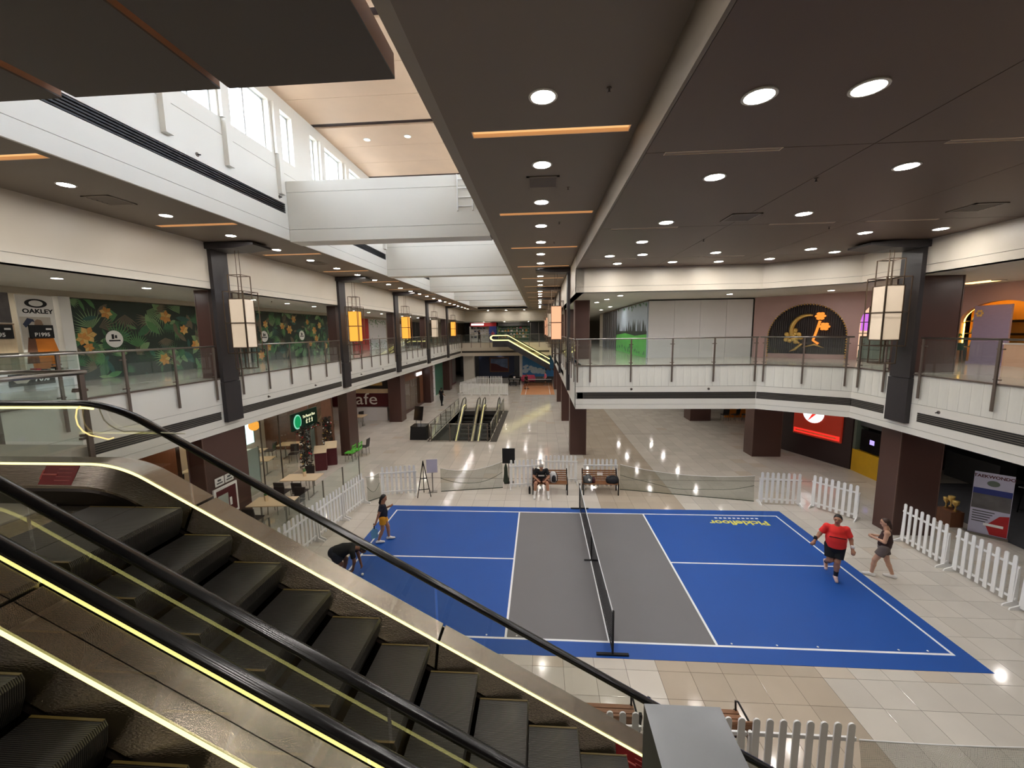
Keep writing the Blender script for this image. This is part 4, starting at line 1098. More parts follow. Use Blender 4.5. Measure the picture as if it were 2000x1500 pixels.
# ---- lit escalator at the far end
def lit_escalator():
    t = thing('lit_escalator', 'far escalator outlined in yellow light strips rising to the upper floor', 'escalator', (0, YEND-1.2, 0), 0)
    # runs along +x downwards: top at x=-6.6, z 5.1
    x0, x1 = -7.2, -0.2
    top = lambda x, b: b-max(0, x+5.3)*0.577
    for y in (-0.55, 0.55):
        hp = [(x, top(x, 6.1)) for x in (-7.2, -5.3, -0.2)]; lp = [(x, top(x, 5.42)) for x in (-7.2, -5.3, -0.2)]
        sq = lambda c: [(y-c, -c), (y+c, -c), (y+c, c), (y-c, c)]
        ribbon(MB(), hp, sq(0.04)).build('handrail', 'black_rubber', t)
        ribbon(MB(), [(a, b-0.09) for a, b in hp], sq(0.05)).build('led_strip', 'led_yellow', t)
        ribbon(MB(), lp, sq(0.05)).build('led_strip', 'led_yellow', t)
        MB().prism([(a, b-0.1) for a, b in hp]+[(a, b) for a, b in lp[::-1]], y-0.008, y+0.008, 1).build('glass_pane', 'esc_glass', t)
        MB().tube([(-7.2, y, 6.0), (-7.42, y, 5.9), (-7.5, y, 5.75), (-7.42, y, 5.55), (-7.2, y, 5.45)], 0.05, 6).build('end_light', 'led_yellow', t)
    lp = [(x, top(x, 5.36)) for x in (-7.2, -5.3, -0.2)]
    ribbon(MB(), lp, [(-0.7, 0), (0.7, 0), (0.7, -0.75), (-0.7, -0.75)]).build('truss', 'truss_grey', t)
    return t
mat('truss_grey', (70, 70, 74), 0.4, 0.4, vary=0.3, scale=1.5)
lit_escalator()
# ================================================================== SHOPS AND THEIR FITTINGS
mat('shop_wall', (186, 178, 164), 0.6, vary=0.03); mat('bulkhead', (176, 166, 148), 0.6, vary=0.03)
mat('dark_shop', (34, 32, 34), 0.5, vary=0.1); mat('white_board', (226, 224, 226), 0.35, vary=0.02)
mat('pink_wall', (190, 158, 154), 0.6, vary=0.03); mat('jungle_dark', (22, 44, 34), 0.5, vary=0.2, scale=3)
mat('frosted', (168, 176, 168), 0.5, vary=0.05)
GREENS = []
for k, c in enumerate(((52, 100, 64), (80, 132, 78), (42, 88, 78), (118, 152, 104), (104, 94, 74))):
    mat('leaf_%d' % k, c, 0.5, vary=0.12, scale=5); GREENS.append('leaf_%d' % k)
mat('petal', (206, 142, 66), 0.5, vary=0.2, scale=8); mat('petal_pale', (214, 176, 104), 0.5, vary=0.15, scale=8)
mat('red_paint', (178, 30, 36), 0.4, vary=0.06); mat('gold', (228, 190, 110), 0.3, 0.75, vary=0.1, scale=20)
mat('lavender_panel', (146, 132, 160), 0.5, vary=0.08, scale=6, stretch=(1, 1, 8)); mat('blue_sky', (58, 132, 200), 0.5, vary=0.02)
mat('cloud', (190, 210, 228), 0.6, vary=0.1); mat('orange_court', (206, 142, 96), 0.5, vary=0.04); mat('pink_soft', (222, 96, 130), 0.6, vary=0.05)
mat('navy', (44, 54, 82), 0.5, vary=0.06); mat('green_panel', (62, 106, 86), 0.4, vary=0.06); mat('wood_brown', (112, 70, 46), 0.45, vary=0.15, scale=4, stretch=(6, 6, 1))
mat('orange_jacket', (226, 132, 36), 0.6, vary=0.1); mat('skin_print', (150, 122, 100), 0.6, vary=0.2); mat('photo_grey', (96, 92, 92), 0.5, vary=0.4, scale=3)
mat('amber_wall', (226, 164, 70), 0.5, vary=0.08); mat('green_sign', (10, 62, 46), 0.35, vary=0.06); mat('chair_green', (96, 196, 66), 0.4, vary=0.05)
mat('chair_dark', (42, 34, 32), 0.5, vary=0.08); mat('maroon', (84, 22, 30), 0.5, vary=0.08); mat('concrete_dark', (72, 72, 74), 0.6, vary=0.1)
glow('shop_glow', (255, 244, 224), 3.0); glow('cool_glow', (208, 240, 240), 1.0); glow('warm_glow', (255, 186, 108), 2.2); glow('sign_red', (236, 50, 40), 0.45)
glow('sign_white', (255, 250, 250), 0.7); glow('green_glow', (40, 200, 120), 0.2); glow('cove_amber', (255, 190, 70), 5.5); glow('screen_violet', (170, 150, 235), 0.6); glow('red_lamp', (255, 40, 30), 9.0)

# ---------------- left side, second floor (shopfront line x = -16)
SX = -16.0
struct('wall_shop_left', MB().box(SX-0.3, SX-0.1, 0.62, 56, ZF2, ZC2).box(-19.2, -19.0, YN, 0.62, ZF2, ZC2).box(-19.0, SX-0.1, 0.62, 0.8, ZF2, ZC2), 'shop_wall')
struct('trim_bulkhead', MB().box(SX-0.3, SX+0.06, YN, 56, 7.72, ZC2), 'bulkhead')
struct('trim_pillar', MB().box(SX-0.1, SX+0.12, 0.62, 0.93, ZF2, 7.72), 'plain_white')
def jungle(y0, y1, seed, label, seam=None, logos=()):
    rnd = random.Random(seed)
    t = thing('jungle_hoarding', label, 'hoarding', (SX, y0, ZF2))
    w, h = y1-y0, 2.6
    parts = [(0, w)] if seam is None else [(0, seam-0.015), (seam+0.015, w)]
    for a, b in parts: MB().box(-0.08, 0.0, a, b, 0, h).build('board', 'jungle_dark', t)
    layers = {g_: MB() for g_ in GREENS}; fl1, fl2 = MB(), MB()
    dep = [0.001]
    def poly(mb, pts):
        pts = [(min(max(p[0], 0.01), w-0.01), min(max(p[1], 0.01), h-0.01)) for p in pts]
        dep[0] += 0.000008; x = dep[0]
        mb.add([(x, p[0], p[1]) for p in pts], [tuple(range(len(pts)))])
    for k in range(int(w*20)):
        cx, cz = rnd.uniform(0, w), rnd.uniform(0, h); g_ = rnd.choice(GREENS); kind = rnd.random()
        if kind < 0.45:                    # fan palm
            n = rnd.randint(7, 12); a0 = rnd.uniform(0, 2*PI); L_ = rnd.uniform(0.35, 0.75)
            for i in range(n):
                a = a0+(i-n/2)*0.2; l = L_*(1-0.03*abs(i-n/2)); c, s = math.cos(a), math.sin(a); q = 0.022
                poly(layers[g_], [(cx, cz), (cx+c*l*0.5-s*q, cz+s*l*0.5+c*q), (cx+c*l, cz+s*l), (cx+c*l*0.5+s*q, cz+s*l*0.5-c*q)])
        else:                              # broad leaf
            a = rnd.uniform(0, 2*PI); l = rnd.uniform(0.3, 0.7); q = l*rnd.uniform(0.12, 0.25); c, s = math.cos(a), math.sin(a)
            poly(layers[g_], [(cx+c*l*f-s*q*o, cz+s*l*f+c*q*o) for f, o in ((0, 0), (0.25, 0.8), (0.55, 1), (0.85, 0.5), (1, 0), (0.85, -0.5), (0.55, -1), (0.25, -0.8))])
    for k in range(int(w*2.0)):
        cx, cz = rnd.uniform(0.2, w-0.2), rnd.uniform(0.3, h-0.15); r = rnd.uniform(0.17, 0.3); a0 = rnd.random()*6
        for i in range(6):
            a = a0+i*PI/3; c, s = math.cos(a), math.sin(a)
            poly(fl1 if rnd.random() < 0.6 else fl2, [(cx, cz), (cx+c*r*0.6-s*r*0.32, cz+s*r*0.6+c*r*0.32), (cx+c*r, cz+s*r), (cx+c*r*0.6+s*r*0.32, cz+s*r*0.6-c*r*0.32)])
    for g_, mb in layers.items():
        if mb.v: o = mb.build('leaf_print', g_, t); o['kind'] = 'stuff'
    for mb, m_ in ((fl1, 'petal'), (fl2, 'petal_pale')):
        if mb.v: o = mb.build('flower_print', m_, t); o['kind'] = 'stuff'
    for ly, lz in logos:
        d = MB().prism([(0.29*math.cos(2*PI*k/24), 0.29*math.sin(2*PI*k/24)) for k in range(24)], 0.012, 0.018, 0).build('logo_disc', 'plain_white', t)
        d.location = (0, ly-y0, lz-ZF2)
        MB().box(0.019, 0.022, -0.09, -0.01, 0.0, 0.16).box(0.019, 0.022, 0.02, 0.09, 0.02, 0.13).box(0.019, 0.022, -0.19, 0.19, -0.08, -0.03).build('emblem', 'black_matte', d)
    return t
jungle(0.97, 8.6, 3, 'jungle-print hoarding with one round white logo', None, [(2.2, 6.41)])
jungle(8.9, 17.3, 5, 'double jungle-print hoarding with two round white logos', 2.55, [(9.9, 6.4), (13.35, 6.42)])

# sunglasses shop
t = thing('brand_poster', 'white poster with an oval O logo and OAKLEY lettering above the shop', 'poster', (SX+0.05, 0.1, 6.75))
MB().box(-0.03, 0.0, -0.45, 0.43, -1.5, 0.95).build('sheet', 'plain_white', t)
MB().prism([(-0.28, -1.35), (0.36, -1.3), (0.4, -0.7), (0.3, -0.25), (0.05, -0.1), (-0.12, -0.15), (-0.3, -0.6)], 0.003, 0.005, 0).build('photo_jacket', 'orange_jacket', t)
MB().prism([(-0.42, -1.0), (-0.12, -1.0), (-0.14, -0.3), (-0.3, -0.25)], 0.0035, 0.0055, 0).build('photo_sleeve', 'wood_brown', t)
o = MB(); n = 32
ring = [(0.27*math.cos(2*PI*k/n), 0.125*math.sin(2*PI*k/n)) for k in range(n)]; rin = [(0.17*math.cos(2*PI*k/n), 0.085*math.sin(2*PI*k/n)) for k in range(n)]
o.v = [(0.003, a, b+0.72) for a, b in ring]+[(0.003, a, b+0.72) for a, b in rin]; o.f = [(k, (k+1) % n, n+(k+1) % n, n+k) for k in range(n)]
o.build('oval_logo', 'black_matte', t)
text('lettering', 'OAKLEY', 0.17, 'black_matte', t, (0.003, 0.02, 0.49), (PI/2, 0, PI/2), 0.001, sx=1.15, bold=0.006)
mat('photo_pale', (196, 188, 176), 0.5, vary=0.15, scale=3)
MB().box(0.001, 0.003, -0.43, 0.3, -0.6, 0.33).build('photo_ground', 'photo_pale', t)
def head_print(m, cy, cz, s, x=0.004):
    pr = [(-.5, -.9), (.1, -.9), (.25, -.55), (.5, -.5), (.55, -.3), (.5, -.15), (.68, 0), (.52, .2), (.55, .45), (.3, .8), (-.2, .9), (-.6, .6), (-.7, 0), (-.6, -.5)]
    m.add([(x, cy+a*s, cz+b*s) for a, b in pr], [tuple(range(len(pr)))]); return m
head_print(MB(), 0.0, 0.12, 0.16).build('photo_figure', 'skin_print', t)
MB().add([(0.005, -0.32+a, b) for a, b in ((0, 0.02), (0.16, 0.2), (0.22, 0.18), (0.2, 0.26), (0.06, 0.3), (-0.06, 0.12))], [tuple(range(6))]).build('photo_glove', 'navy', t)
def price(y, z, s, parent_loc, label):
    b = thing('price_board', label, 'price board', parent_loc)
    MB().box(0, 0.03, -0.29, 0.29, -0.19, 0.19).build('board', 'black_matte', b)
    text('price_text', s, 0.15, 'plain_white', b, (0.032, 0.0, -0.09), (PI/2, 0, PI/2), 0.001, bold=0.004)
    MB().box(0.03, 0.032, 0.1, 0.24, 0.05, 0.1).build('print_line', 'plain_white', b)
price(0, 0, 'P1995', (SX+0.056, 0.12, 6.66), 'black price board reading P1995 under the oval logo poster')
price(0, 0, '995', (SX+0.022, -0.80, 6.66), 'black price board reading 995 below the face poster')
t = thing('face_poster', 'grey photo poster of a face wearing dark sunglasses', 'poster', (SX+0.05, -0.95, 7.2))
MB().box(-0.03, 0, -0.6, 0.45, -0.3, 0.52).build('sheet', 'photo_grey', t)
head_print(MB(), -0.15, 0.08, 0.34).build('print_face', 'skin_print', t); MB().box(0.005, 0.007, -0.25, 0.1, 0.1, 0.2).build('print_glasses', 'black_matte', t)
t = thing('wood_board', 'pale beige backing board between the posters', 'board', (SX+0.02, -0.75, 6.5)); MB().box(-0.03, 0, -0.8, 0.3, -0.42, 0.38).build('panel', 'wood_table', t); MB().box(0, 0.01, -0.8, 0.3, 0.36, 0.38).build('edge', 'wood_brown', t)
def showcase(x, y, ln, label):
    t = thing('glass_showcase', label, 'showcase', (x, y, ZF2))
    MB().box(-0.3, 0.3, 0, ln, 0.0, 0.45).build('plinth', 'white_board', t)
    MB().box(-0.3, 0.3, 0, ln, 0.46, 0.95).build('glass_case', 'shop_glass', t); MB().box(-0.31, 0.31, -0.01, ln+0.01, 0.95, 0.985).build('top', 'steel', t)
    MB().box(-0.26, 0.26, 0.04, ln-0.04, 0.7, 0.715).build('shelf', 'shop_glass', t); MB().box(-0.28, -0.26, 0.04, ln-0.04, 0.91, 0.94).build('light_bar', 'shop_glow', t)
    rnd = random.Random(4)
    for k in range(int(ln/0.16)): MB().box(-0.1, 0.1, 0.08+0.16*k, 0.18+0.16*k, 0.455, 0.5+0.06*rnd.random()).build('product', rnd.choice(['black_matte', 'plain_white', 'photo_pale', 'red_paint']), t)
showcase(SX+0.6, -2.6, 1.5, 'lit glass showcase at the front of the sunglasses shop'); showcase(SX+0.6, -0.85, 1.1, 'lit glass showcase beside the orange jacket')
t = thing('wall_shelf', 'bright wall shelving with eyewear at the back of the sunglasses shop', 'shelving', (-18.95, -4.5, ZF2))
MB().box(0, 0.03, 0, 4.9, 0.2, 2.4).build('back_panel', 'white_board', t)
rnd = random.Random(8)
for k in range(6):
    MB().box(0.03, 0.3, 0, 4.9, 0.4+0.33*k, 0.42+0.33*k).build('shelf', 'shop_glass', t)
    for j in range(10): MB().box(0.1, 0.24, 0.2+0.46*j, 0.34+0.46*j, 0.421+0.33*k, 0.49+0.33*k+0.04*rnd.random()).build('product', rnd.choice(['black_matte', 'wood_table', 'navy', 'red_paint']), t)
def panel_light(x, y, z, sx, sy, label, mt='shop_glow', group='shop ceiling panels'):
    t = thing('panel_light', label, 'ceiling light', (x, y, z), 0, group)
    MB().box(-sx, sx, -sy, sy, -0.02, 0.0).build('diffuser', mt, t); MB().box(-sx-0.03, sx+0.03, -sy-0.03, -sy, -0.03, 0).box(-sx-0.03, sx+0.03, sy, sy+0.03, -0.03, 0).build('frame', 'light_trim', t)
for y in (-4.2, -2.0, -0.4): panel_light(-17.3, y, ZC2, 0.5, 0.3, 'flat panel light over the sunglasses shop')
t = thing('sale_sign', 'black 70% sale sign low on the showcase', 'sign', (SX+0.92, -0.9, ZF2+0.28)); MB().box(0, 0.015, -0.5, 0.5, -0.16, 0.16).build('board', 'black_matte', t)
text('sign_text', '70%', 0.2, 'plain_white', t, (0.017, 0.2, 0.0), (PI/2, 0, PI/2), 0.001, bold=0.005); MB().add([(0.016, -0.35+a, b) for a, b in ((0, -.08), (.2, -.1), (.3, 0), (.22, .1), (0.02, .08), (-.08, 0))], [tuple(range(6))]).build('print_shape', 'photo_pale', t)
# red shop, pale leaf hoarding, further fronts
t = thing('red_shopfront', 'bright red shopfront panel with a large white numeral 8', 'shopfront', (SX, 20.3, ZF2)); MB().box(-0.08, 0, 0, 3.0, 0, 2.62).build('panel', 'red_paint', t)
text('numeral', '8', 1.0, 'plain_white', t, (0.004, 0.75, 1.0), (PI/2, 0, PI/2), 0.002); text('lettering', 'T', 0.6, 'plain_white', t, (0.004, 0.2, 0.85), (PI/2, 0, PI/2), 0.002)
t = thing('leafy_hoarding', 'pale grey hoarding with green leaves along its edges', 'hoarding', (SX, 23.4, ZF2)); MB().box(-0.08, 0, 0, 3.9, 0, 2.62).build('board', 'white_board', t)
rnd = random.Random(12); mb = MB()
for k in range(120):
    e = rnd.random(); a, z = (rnd.uniform(0, 3.8), 2.6-abs(rnd.gauss(0, 0.25))) if e < 0.55 else (rnd.uniform(0, 3.8), abs(rnd.gauss(0, 0.35)))
    l = rnd.uniform(0.1, 0.25); an = rnd.uniform(0, 6.3); c, s = math.cos(an), math.sin(an)
    P = [(a, z), (a+c*l*.5-s*.05, z+s*l*.5+c*.05), (a+c*l, z+s*l), (a+c*l*.5+s*.05, z+s*l*.5-c*.05)]
    mb.add([(0.001+k*0.00003, min(max(p[0], 0.01), 3.89), min(max(p[1], 0.01), 2.6)) for p in P], [(0, 1, 2, 3)])
o = mb.build('leaf_print', 'leaf_1', t); o['kind'] = 'stuff'
t = thing('dark_shopfront', 'dark glass shopfront with a pale door panel past the leafy hoarding', 'shopfront', (SX, 28.3, ZF2)); MB().box(-0.06, 0, 0, 6, 0, 2.62).build('glazing', 'dark_shop', t); MB().box(0, 0.03, 2.4, 4.2, 0, 2.3).build('door_panel', 'white_board', t)
for k in range(5): MB().box(0, 0.04, 1.5*k-0.03, 1.5*k+0.03, 0, 2.62).build('mullion', 'steel', t)
t = thing('grey_shopfront', 'grey shopfront at the far end of the left gallery', 'shopfront', (SX, 35.0, ZF2)); MB().box(-0.06, 0, 0, 9, 0, 2.62).build('panel', 'concrete_dark', t)
for k in range(7): MB().box(0, 0.03, 1.5*k, 1.5*k+0.05, 0, 2.62).build('mullion', 'steel', t)

# ---------------- left side, ground floor
GX = -13.0
def table(loc, rz, label, sx=0.7, sy=0.4, group='restaurant tables', top='wood_table'):
    t = thing('dining_table', label, 'table', loc, rz, group)
    MB().box(-sx, sx, -sy, sy, 0.72, 0.75).build('table_top', top, t)
    for x in (-sx*0.6, sx*0.6): MB().tube([(x, 0, 0.02), (x, 0, 0.72)], 0.03, 8).build('pole', 'steel', t); MB().box(x-0.03, x+0.03, -sy*0.8, sy*0.8, 0, 0.02).build('foot', 'steel', t)
    return t
def chair(loc, rz, label, mt='chair_dark', group='restaurant chairs', open_back=False):
    t = thing('dining_chair', label, 'chair', loc, rz, group)
    MB().box(-0.21, 0.21, -0.21, 0.21, 0.43, 0.47).build('seat', mt, t)
    if open_back:
        for z in (0.55, 0.68, 0.8): MB().bar((-0.2, -0.22, z), (0.2, -0.22, z), 0.03, 0.05).build('back_slat', mt, t)
        for x in (-0.19, 0.19): MB().bar((x, -0.2, 0.45), (x, -0.24, 0.86), 0.03, 0.03).build('back_post', mt, t)
    else: MB().bar((0, -0.2, 0.5), (0, -0.26, 0.88), 0.4, 0.035, (0, 1, 0)).build('backrest', mt, t)
    for x in (-0.18, 0.18):
        for y in (-0.18, 0.18): MB().bar((x*1.05, y*1.1, 0), (x, y, 0.43), 0.025, 0.025).build('leg', 'steel', t)
    return t
def holder(loc, label, group='table menu holders'):
    t = thing('menu_holder', label, 'menu holder', loc, 0.3, group)
    MB().lathe([(0.06, 0), (0.075, 0.2), (0.07, 0.2), (0.055, 0.01)], 4).build('box', 'wood_table', t); lump('leaves', [(0.6, 0.18), (1.0, 0.23), (0.4, 0.3)], 7, 3, 0.06, 0.06, 'leaf_1', t, amp=0.4)
table((-10.68, 1.98, 0), 0.1, 'pale table with a menu holder by the brown column'); holder((-10.95, 2.02, 0.75), 'wooden menu holder on the table by the brown column')
table((-11.05, 4.35, 0), 0.1, 'pale table with a menu holder behind the picket fence'); holder((-11.0, 4.45, 0.75), 'wooden menu holder on the table behind the picket fence')
for x, y, rz in ((-10.9, 1.3, 0), (-11.1, 2.7, PI), (-10.3, 2.7, PI), (-11.4, 3.62, 0), (-10.7, 3.62, 0), (-11.3, 5.1, PI)): chair((x, y, 0), rz, 'dark dining chair pushed in at the terrace tables')
# restaurant behind its glass front
struct('wall_restaurant_back', MB().box(-19.2, -19.0, YN, 1, 0, ZB).box(-17.2, -17.0, 1.0, 10.7, 0, ZB), 'white_wall'); struct('wall_restaurant_side', MB().box(-19.0, GX, 10.65, 10.8, 0, ZB).box(-19, GX, 0.9, 1.05, 0, ZB), 'wood_brown')
gf = thing('restaurant_facade', 'glass shopfront of the restaurant beneath the green sign', 'shopfront', (GX, 2.5, 0))
for k in range(6):
    a, b = 1.18*k, 1.18*k+1.16
    if k == 4: continue
    MB().box(-0.008, 0.008, a, b, 0.05, ZB-0.1).build('glass_pane', 'shop_glass', gf)
    MB().box(-0.025, 0.025, a-0.03, a, 0, ZB).build('mullion', 'dark_steel', gf)
t = thing('restaurant_sign', 'green restaurant sign with a glowing round emblem', 'sign', (GX+0.1, 6.85, 1.98))
MB().box(-0.08, 0.0, 0, 2.15, 0, 0.8).build('board', 'green_sign', t)
glow('sign_mint', (150, 240, 200), 0.3)
e = MB().prism([(0.30*math.cos(2*PI*k/28), 0.35*math.sin(2*PI*k/28)) for k in range(28)], 0.0, 0.02, 0).build('emblem_rim', 'sign_mint', t); e.location = (0, 0.42, 0.38)
e2 = MB().prism([(0.235*math.cos(2*PI*k/28), 0.285*math.sin(2*PI*k/28)) for k in range(28)], 0.02, 0.03, 0).build('emblem', 'green_glow', e)
glow('letter_cream', (236, 236, 190), 0.4)
text('lettering', 'The Pleasant Place', 0.19, 'letter_cream', t, (0.005, 1.4, 0.52), (PI/2, 0, PI/2), 0.003, sx=0.75, bold=0.003)
for k in range(3):
    c = 1.2+0.22*k
    MB().box(0.002, 0.008, c-0.08, c+0.08, 0.3, 0.325).box(0.002, 0.008, c-0.07, c+0.07, 0.16, 0.18).box(0.002, 0.008, c-0.015, c+0.015, 0.16, 0.4).box(0.002, 0.008, c-0.08+0.05*k, c-0.05+0.05*k, 0.17, 0.3).build('glyph', 'letter_cream', t)
# garlanded entrance
def garland_tree(loc, seed, label):
    rnd = random.Random(seed); t = thing('christmas_tree', label, 'tree', loc, 0)
    MB().tube([(0, 0, 0), (0, 0, 2.1)], 0.03, 6).build('stem', 'wood_brown', t); MB().lathe([(0.16, 0), (0.18, 0.2), (0.15, 0.21)], 12).build('pot', 'maroon', t)
    mb = MB()
    for k in range(700):
        z = rnd.uniform(0.2, 2.25); r = 0.3*(1-0.35*z/2.2)*math.sqrt(rnd.random()); a = rnd.uniform(0, 2*PI); c = Vector((r*math.cos(a), r*math.sin(a), z))
        d1 = Vector((rnd.gauss(0, 1), rnd.gauss(0, 1), rnd.gauss(0, 1))).normalized()*0.075; d2 = Vector((rnd.gauss(0, 1), rnd.gauss(0, 1), rnd.gauss(0, 1))).normalized()*0.03
        mb.add([c-d1, c+d2, c+d1, c-d2], [(0, 1, 2, 3)])
    o = mb.build('foliage', 'fir_dark', t); o['kind'] = 'stuff'
    for k in range(26):
        z = rnd.uniform(0.3, 2.1); r = 0.29*(1-0.35*z/2.2); a = rnd.uniform(0, 2*PI); inst('ornament', _orn[k % 3], t, (r*math.cos(a), r*math.sin(a), z))
mat('fir_dark', (44, 40, 34), 0.6, vary=0.2); mat('orn_gold', (224, 190, 120), 0.2, 0.8, vary=0)
_orn = [MB().ball((0, 0, 0), 0.04, n=8, m=5).mesh('ornament', m_, True) for m_ in ('red_paint', 'orn_gold', 'plain_white')]
garland_tree((-12.4, 6.95, 0), 31, 'slim decorated Christmas tree beside the green sign emblem'); garland_tree((-12.4, 8.95, 0), 32, 'slim decorated Christmas tree under the end of the green sign')
t = thing('garland', 'red and green garland hung below the restaurant sign', 'garland', (GX+0.16, 6.9, 1.9)); rnd = random.Random(40); mb = MB()
for k in range(200):
    y = rnd.uniform(0, 2.1); c = Vector((rnd.uniform(-.05, .08), y, rnd.uniform(-.1, .07))); d1 = Vector((rnd.gauss(0, 1), rnd.gauss(0, 1), rnd.gauss(0, 1))).normalized()*0.07; d2 = Vector((rnd.gauss(0, 1), rnd.gauss(0, 1), rnd.gauss(0, 1))).normalized()*0.03
    mb.add([c-d1, c+d2, c+d1, c-d2], [(0, 1, 2, 3)])
o = mb.build('foliage', 'fir_dark', t); o['kind'] = 'stuff'
for k in range(14): inst('ornament', _orn[k % 3], t, (0.06, 0.08+0.15*k, -0.03))
# interior
for x, y in ((-14.6, 4.2), (-14.6, 6.6), (-16.0, 5.2), (-15.9, 7.9), (-14.5, 9.3)): table((x, y, 0), 0.2, 'restaurant table inside the glass front')
for x, y in ((-14.6, 3.1), (-15.4, 5.0), (-14.4, 5.7), (-15.3, 7.3), (-16.2, 6.4), (-14.0, 8.5), (-15.6, 9.0), (-16.3, 4.2)): chair((x, y, 0), 1.1*x, 'dark chair inside the restaurant')
for y, h in ((3.6, 1.2), (6.4, 1.4), (8.4, 1.3)):
    t = thing('bright_window', 'pale backlit window panel at the back of the restaurant', 'window panel', (-16.98, y, 0.7), 0, 'restaurant window panels'); MB().box(0, 0.02, 0, h, 0, 1.7).build('pane', 'cool_glow', t)
    for q in range(3): MB().box(0.02, 0.05, h*q/2-0.02, h*q/2+0.02, 0, 1.7).build('mullion', 'steel', t)
for y in (3.5, 6.0, 8.5): panel_light(-15.0, y, ZB, 0.7, 0.3, 'warm panel light inside the restaurant', 'warm_glow', 'restaurant panels')
t = thing('orange_lamp', 'round orange lamp glowing inside the restaurant', 'lamp', (-13.9, 5.7, 2.55)); MB().ball((0, 0, 0), 0.22, n=14, m=8).build('shade', 'lantern_orange', t, True); MB().tube([(0, 0, 0.22), (0, 0, ZB-2.55)], 0.008, 6).build('cord', 'iron_black', t)
for k, y in enumerate((3.1, 5.0, 9.4)):
    t = thing('frosted_screen', 'frosted glass screen standing behind the restaurant front', 'screen', (-13.6, y, 0), 0, 'restaurant frosted screens')
    MB().box(-0.01, 0.01, -0.4, 0.4, 0.05, 1.7).build('pane', 'frosted', t)
    MB().box(-0.03, 0.03, -0.43, -0.4, 0, 1.72).box(-0.03, 0.03, 0.4, 0.43, 0, 1.72).build('frame', 'steel', t)
# menu stands, green chairs, terrace glass
for k, (x, y) in enumerate(((-11.95, 7.4), (-11.85, 8.2))):
    t = thing('menu_stand', ['maroon menu stand with a tilted wooden board', 'second maroon menu stand nearer the green chairs'][k], 'menu stand', (x, y, 0), 0.4)
    MB().box(-0.25, 0.25, -0.2, 0.2, 0, 0.9).build('body', 'maroon', t); MB().bar((-0.28, -0.02, 1.0), (0.28, -0.02, 1.0), 0.55, 0.025, (0.2, -0.5, 1)).build('menu_board', 'wood_table', t)
chair((-11.15, 8.75, 0), PI/2, 'bright green plastic chair nearest the column', 'chair_green', 'green chairs', True); chair((-11.05, 9.25, 0), PI/2, 'bright green plastic chair beside the brown chair', 'chair_green', 'green chairs', True)
chair((-10.9, 9.85, 0), PI/2, 'dark brown chair next to the green chairs', 'chair_dark', None)
tg = thing('terrace_glass', 'low clear glass screen between the restaurant tables and the fence', 'glass screen', (-9.4, 5.95, 0), 0)
for k in range(5): MB().box(-0.006, 0.006, -1.5*(k+1)+0.02, -1.5*k-0.02, 0.05, 1.15).build('glass_pane', 'rail_glass', tg); MB().box(-0.02, 0.02, -1.5*k-0.02, -1.5*k+0.02, 0, 1.15).build('post', 'steel', tg)
# fire cabinet with signs on the brown column
t = thing('fire_cabinet', 'white-framed fire hose cabinet on the brown column', 'cabinet', (-11.53, 0.45, 0.72)); MB().box(0, 0.05, 0.02, 0.98, 0, 1.0).build('frame', 'plain_white', t); MB().box(0.05, 0.06, 0.1, 0.9, 0.08, 0.92).build('door', 'maroon', t); MB().box(0.06, 0.065, 0.14, 0.55, 0.1, 0.75).build('glass', 'frosted', t); MB().box(0.06, 0.075, 0.6, 0.68, 0.3, 0.55).build('handle', 'plain_white', t)
for k in range(2):
    s = thing('safety_sign', ['white safety sign above the fire cabinet', 'second white safety sign beside the first on the column'][k], 'sign', (-11.53, 0.6+0.4*k, 1.78)); MB().box(0, 0.01, 0, 0.36, 0, 0.26).build('plate', 'plain_white', s); MB().box(0.01, 0.012, 0.06, 0.3, 0.06, 0.1).box(0.01, 0.012, 0.1, 0.24, 0.14, 0.2).build('print', 'concrete_dark', s)
# warm shop beyond the column
struct('wall_warm_shop', MB().box(-15.2, -15.0, -7, 0.9, 0, ZB), 'wood_brown')
for y in (-2.5, -0.4): panel_light(-13.6, y, ZB, 0.3, 0.2, 'warm spotlight panel in the wood-lined shop', 'warm_glow', 'wood shop panels')
t = thing('dark_cabinet', 'black display cabinet in the wood-lined shop', 'cabinet', (-14.6, -0.6, 0)); MB().box(-0.3, 0.3, -0.7, 0.7, 0, 2.2).build('body', 'dark_shop', t); MB().box(0.3, 0.32, -0.65, 0.65, 0.9, 1.0).build('ledge', 'plain_white', t); MB().box(0.3, 0.31, -0.6, 0.6, 1.1, 2.1).build('glass', 'shop_glass', t)
table((-13.3, -0.2, 0), 0.3, 'pale table in the wood-lined shop', 0.6, 0.4)
# cafe
struct('wall_cafe_back', MB().box(-18.0, -17.8, 10.8, 18, 0, ZB), 'wood_brown')
t = thing('cafe_wall', 'red and white cafe wall with large outlined letters', 'sign wall', (-17.4, 18.6, 0)); MB().box(0, 4.6, 0, 0.1, 1.0, 2.0).build('panel', 'maroon', t); MB().box(0, 4.6, -0.3, 0.1, 0, 0.98).build('counter', 'white_board', t); MB().box(0, 4.6, 0, 0.1, 2.02, 2.35).build('upper_board', 'wood_table', t); MB().box(0, 4.6, 0.0, 0.1, 2.37, ZB-0.02).build('menu_band', 'dark_shop', t)
MB().box(2.9, 4.2, -0.02, 0, 2.6, 2.85).build('menu_light', 'petal_pale', t)
text('lettering', 'cafe', 1.25, 'plain_white', t, (2.6, -0.01, 1.55), (PI/2, 0, 0), 0.01, sx=1.2)
table((-14.2, 16.4, 0), 0.0, 'pale table with white legs in the cafe', 0.5, 0.5, 'cafe tables')
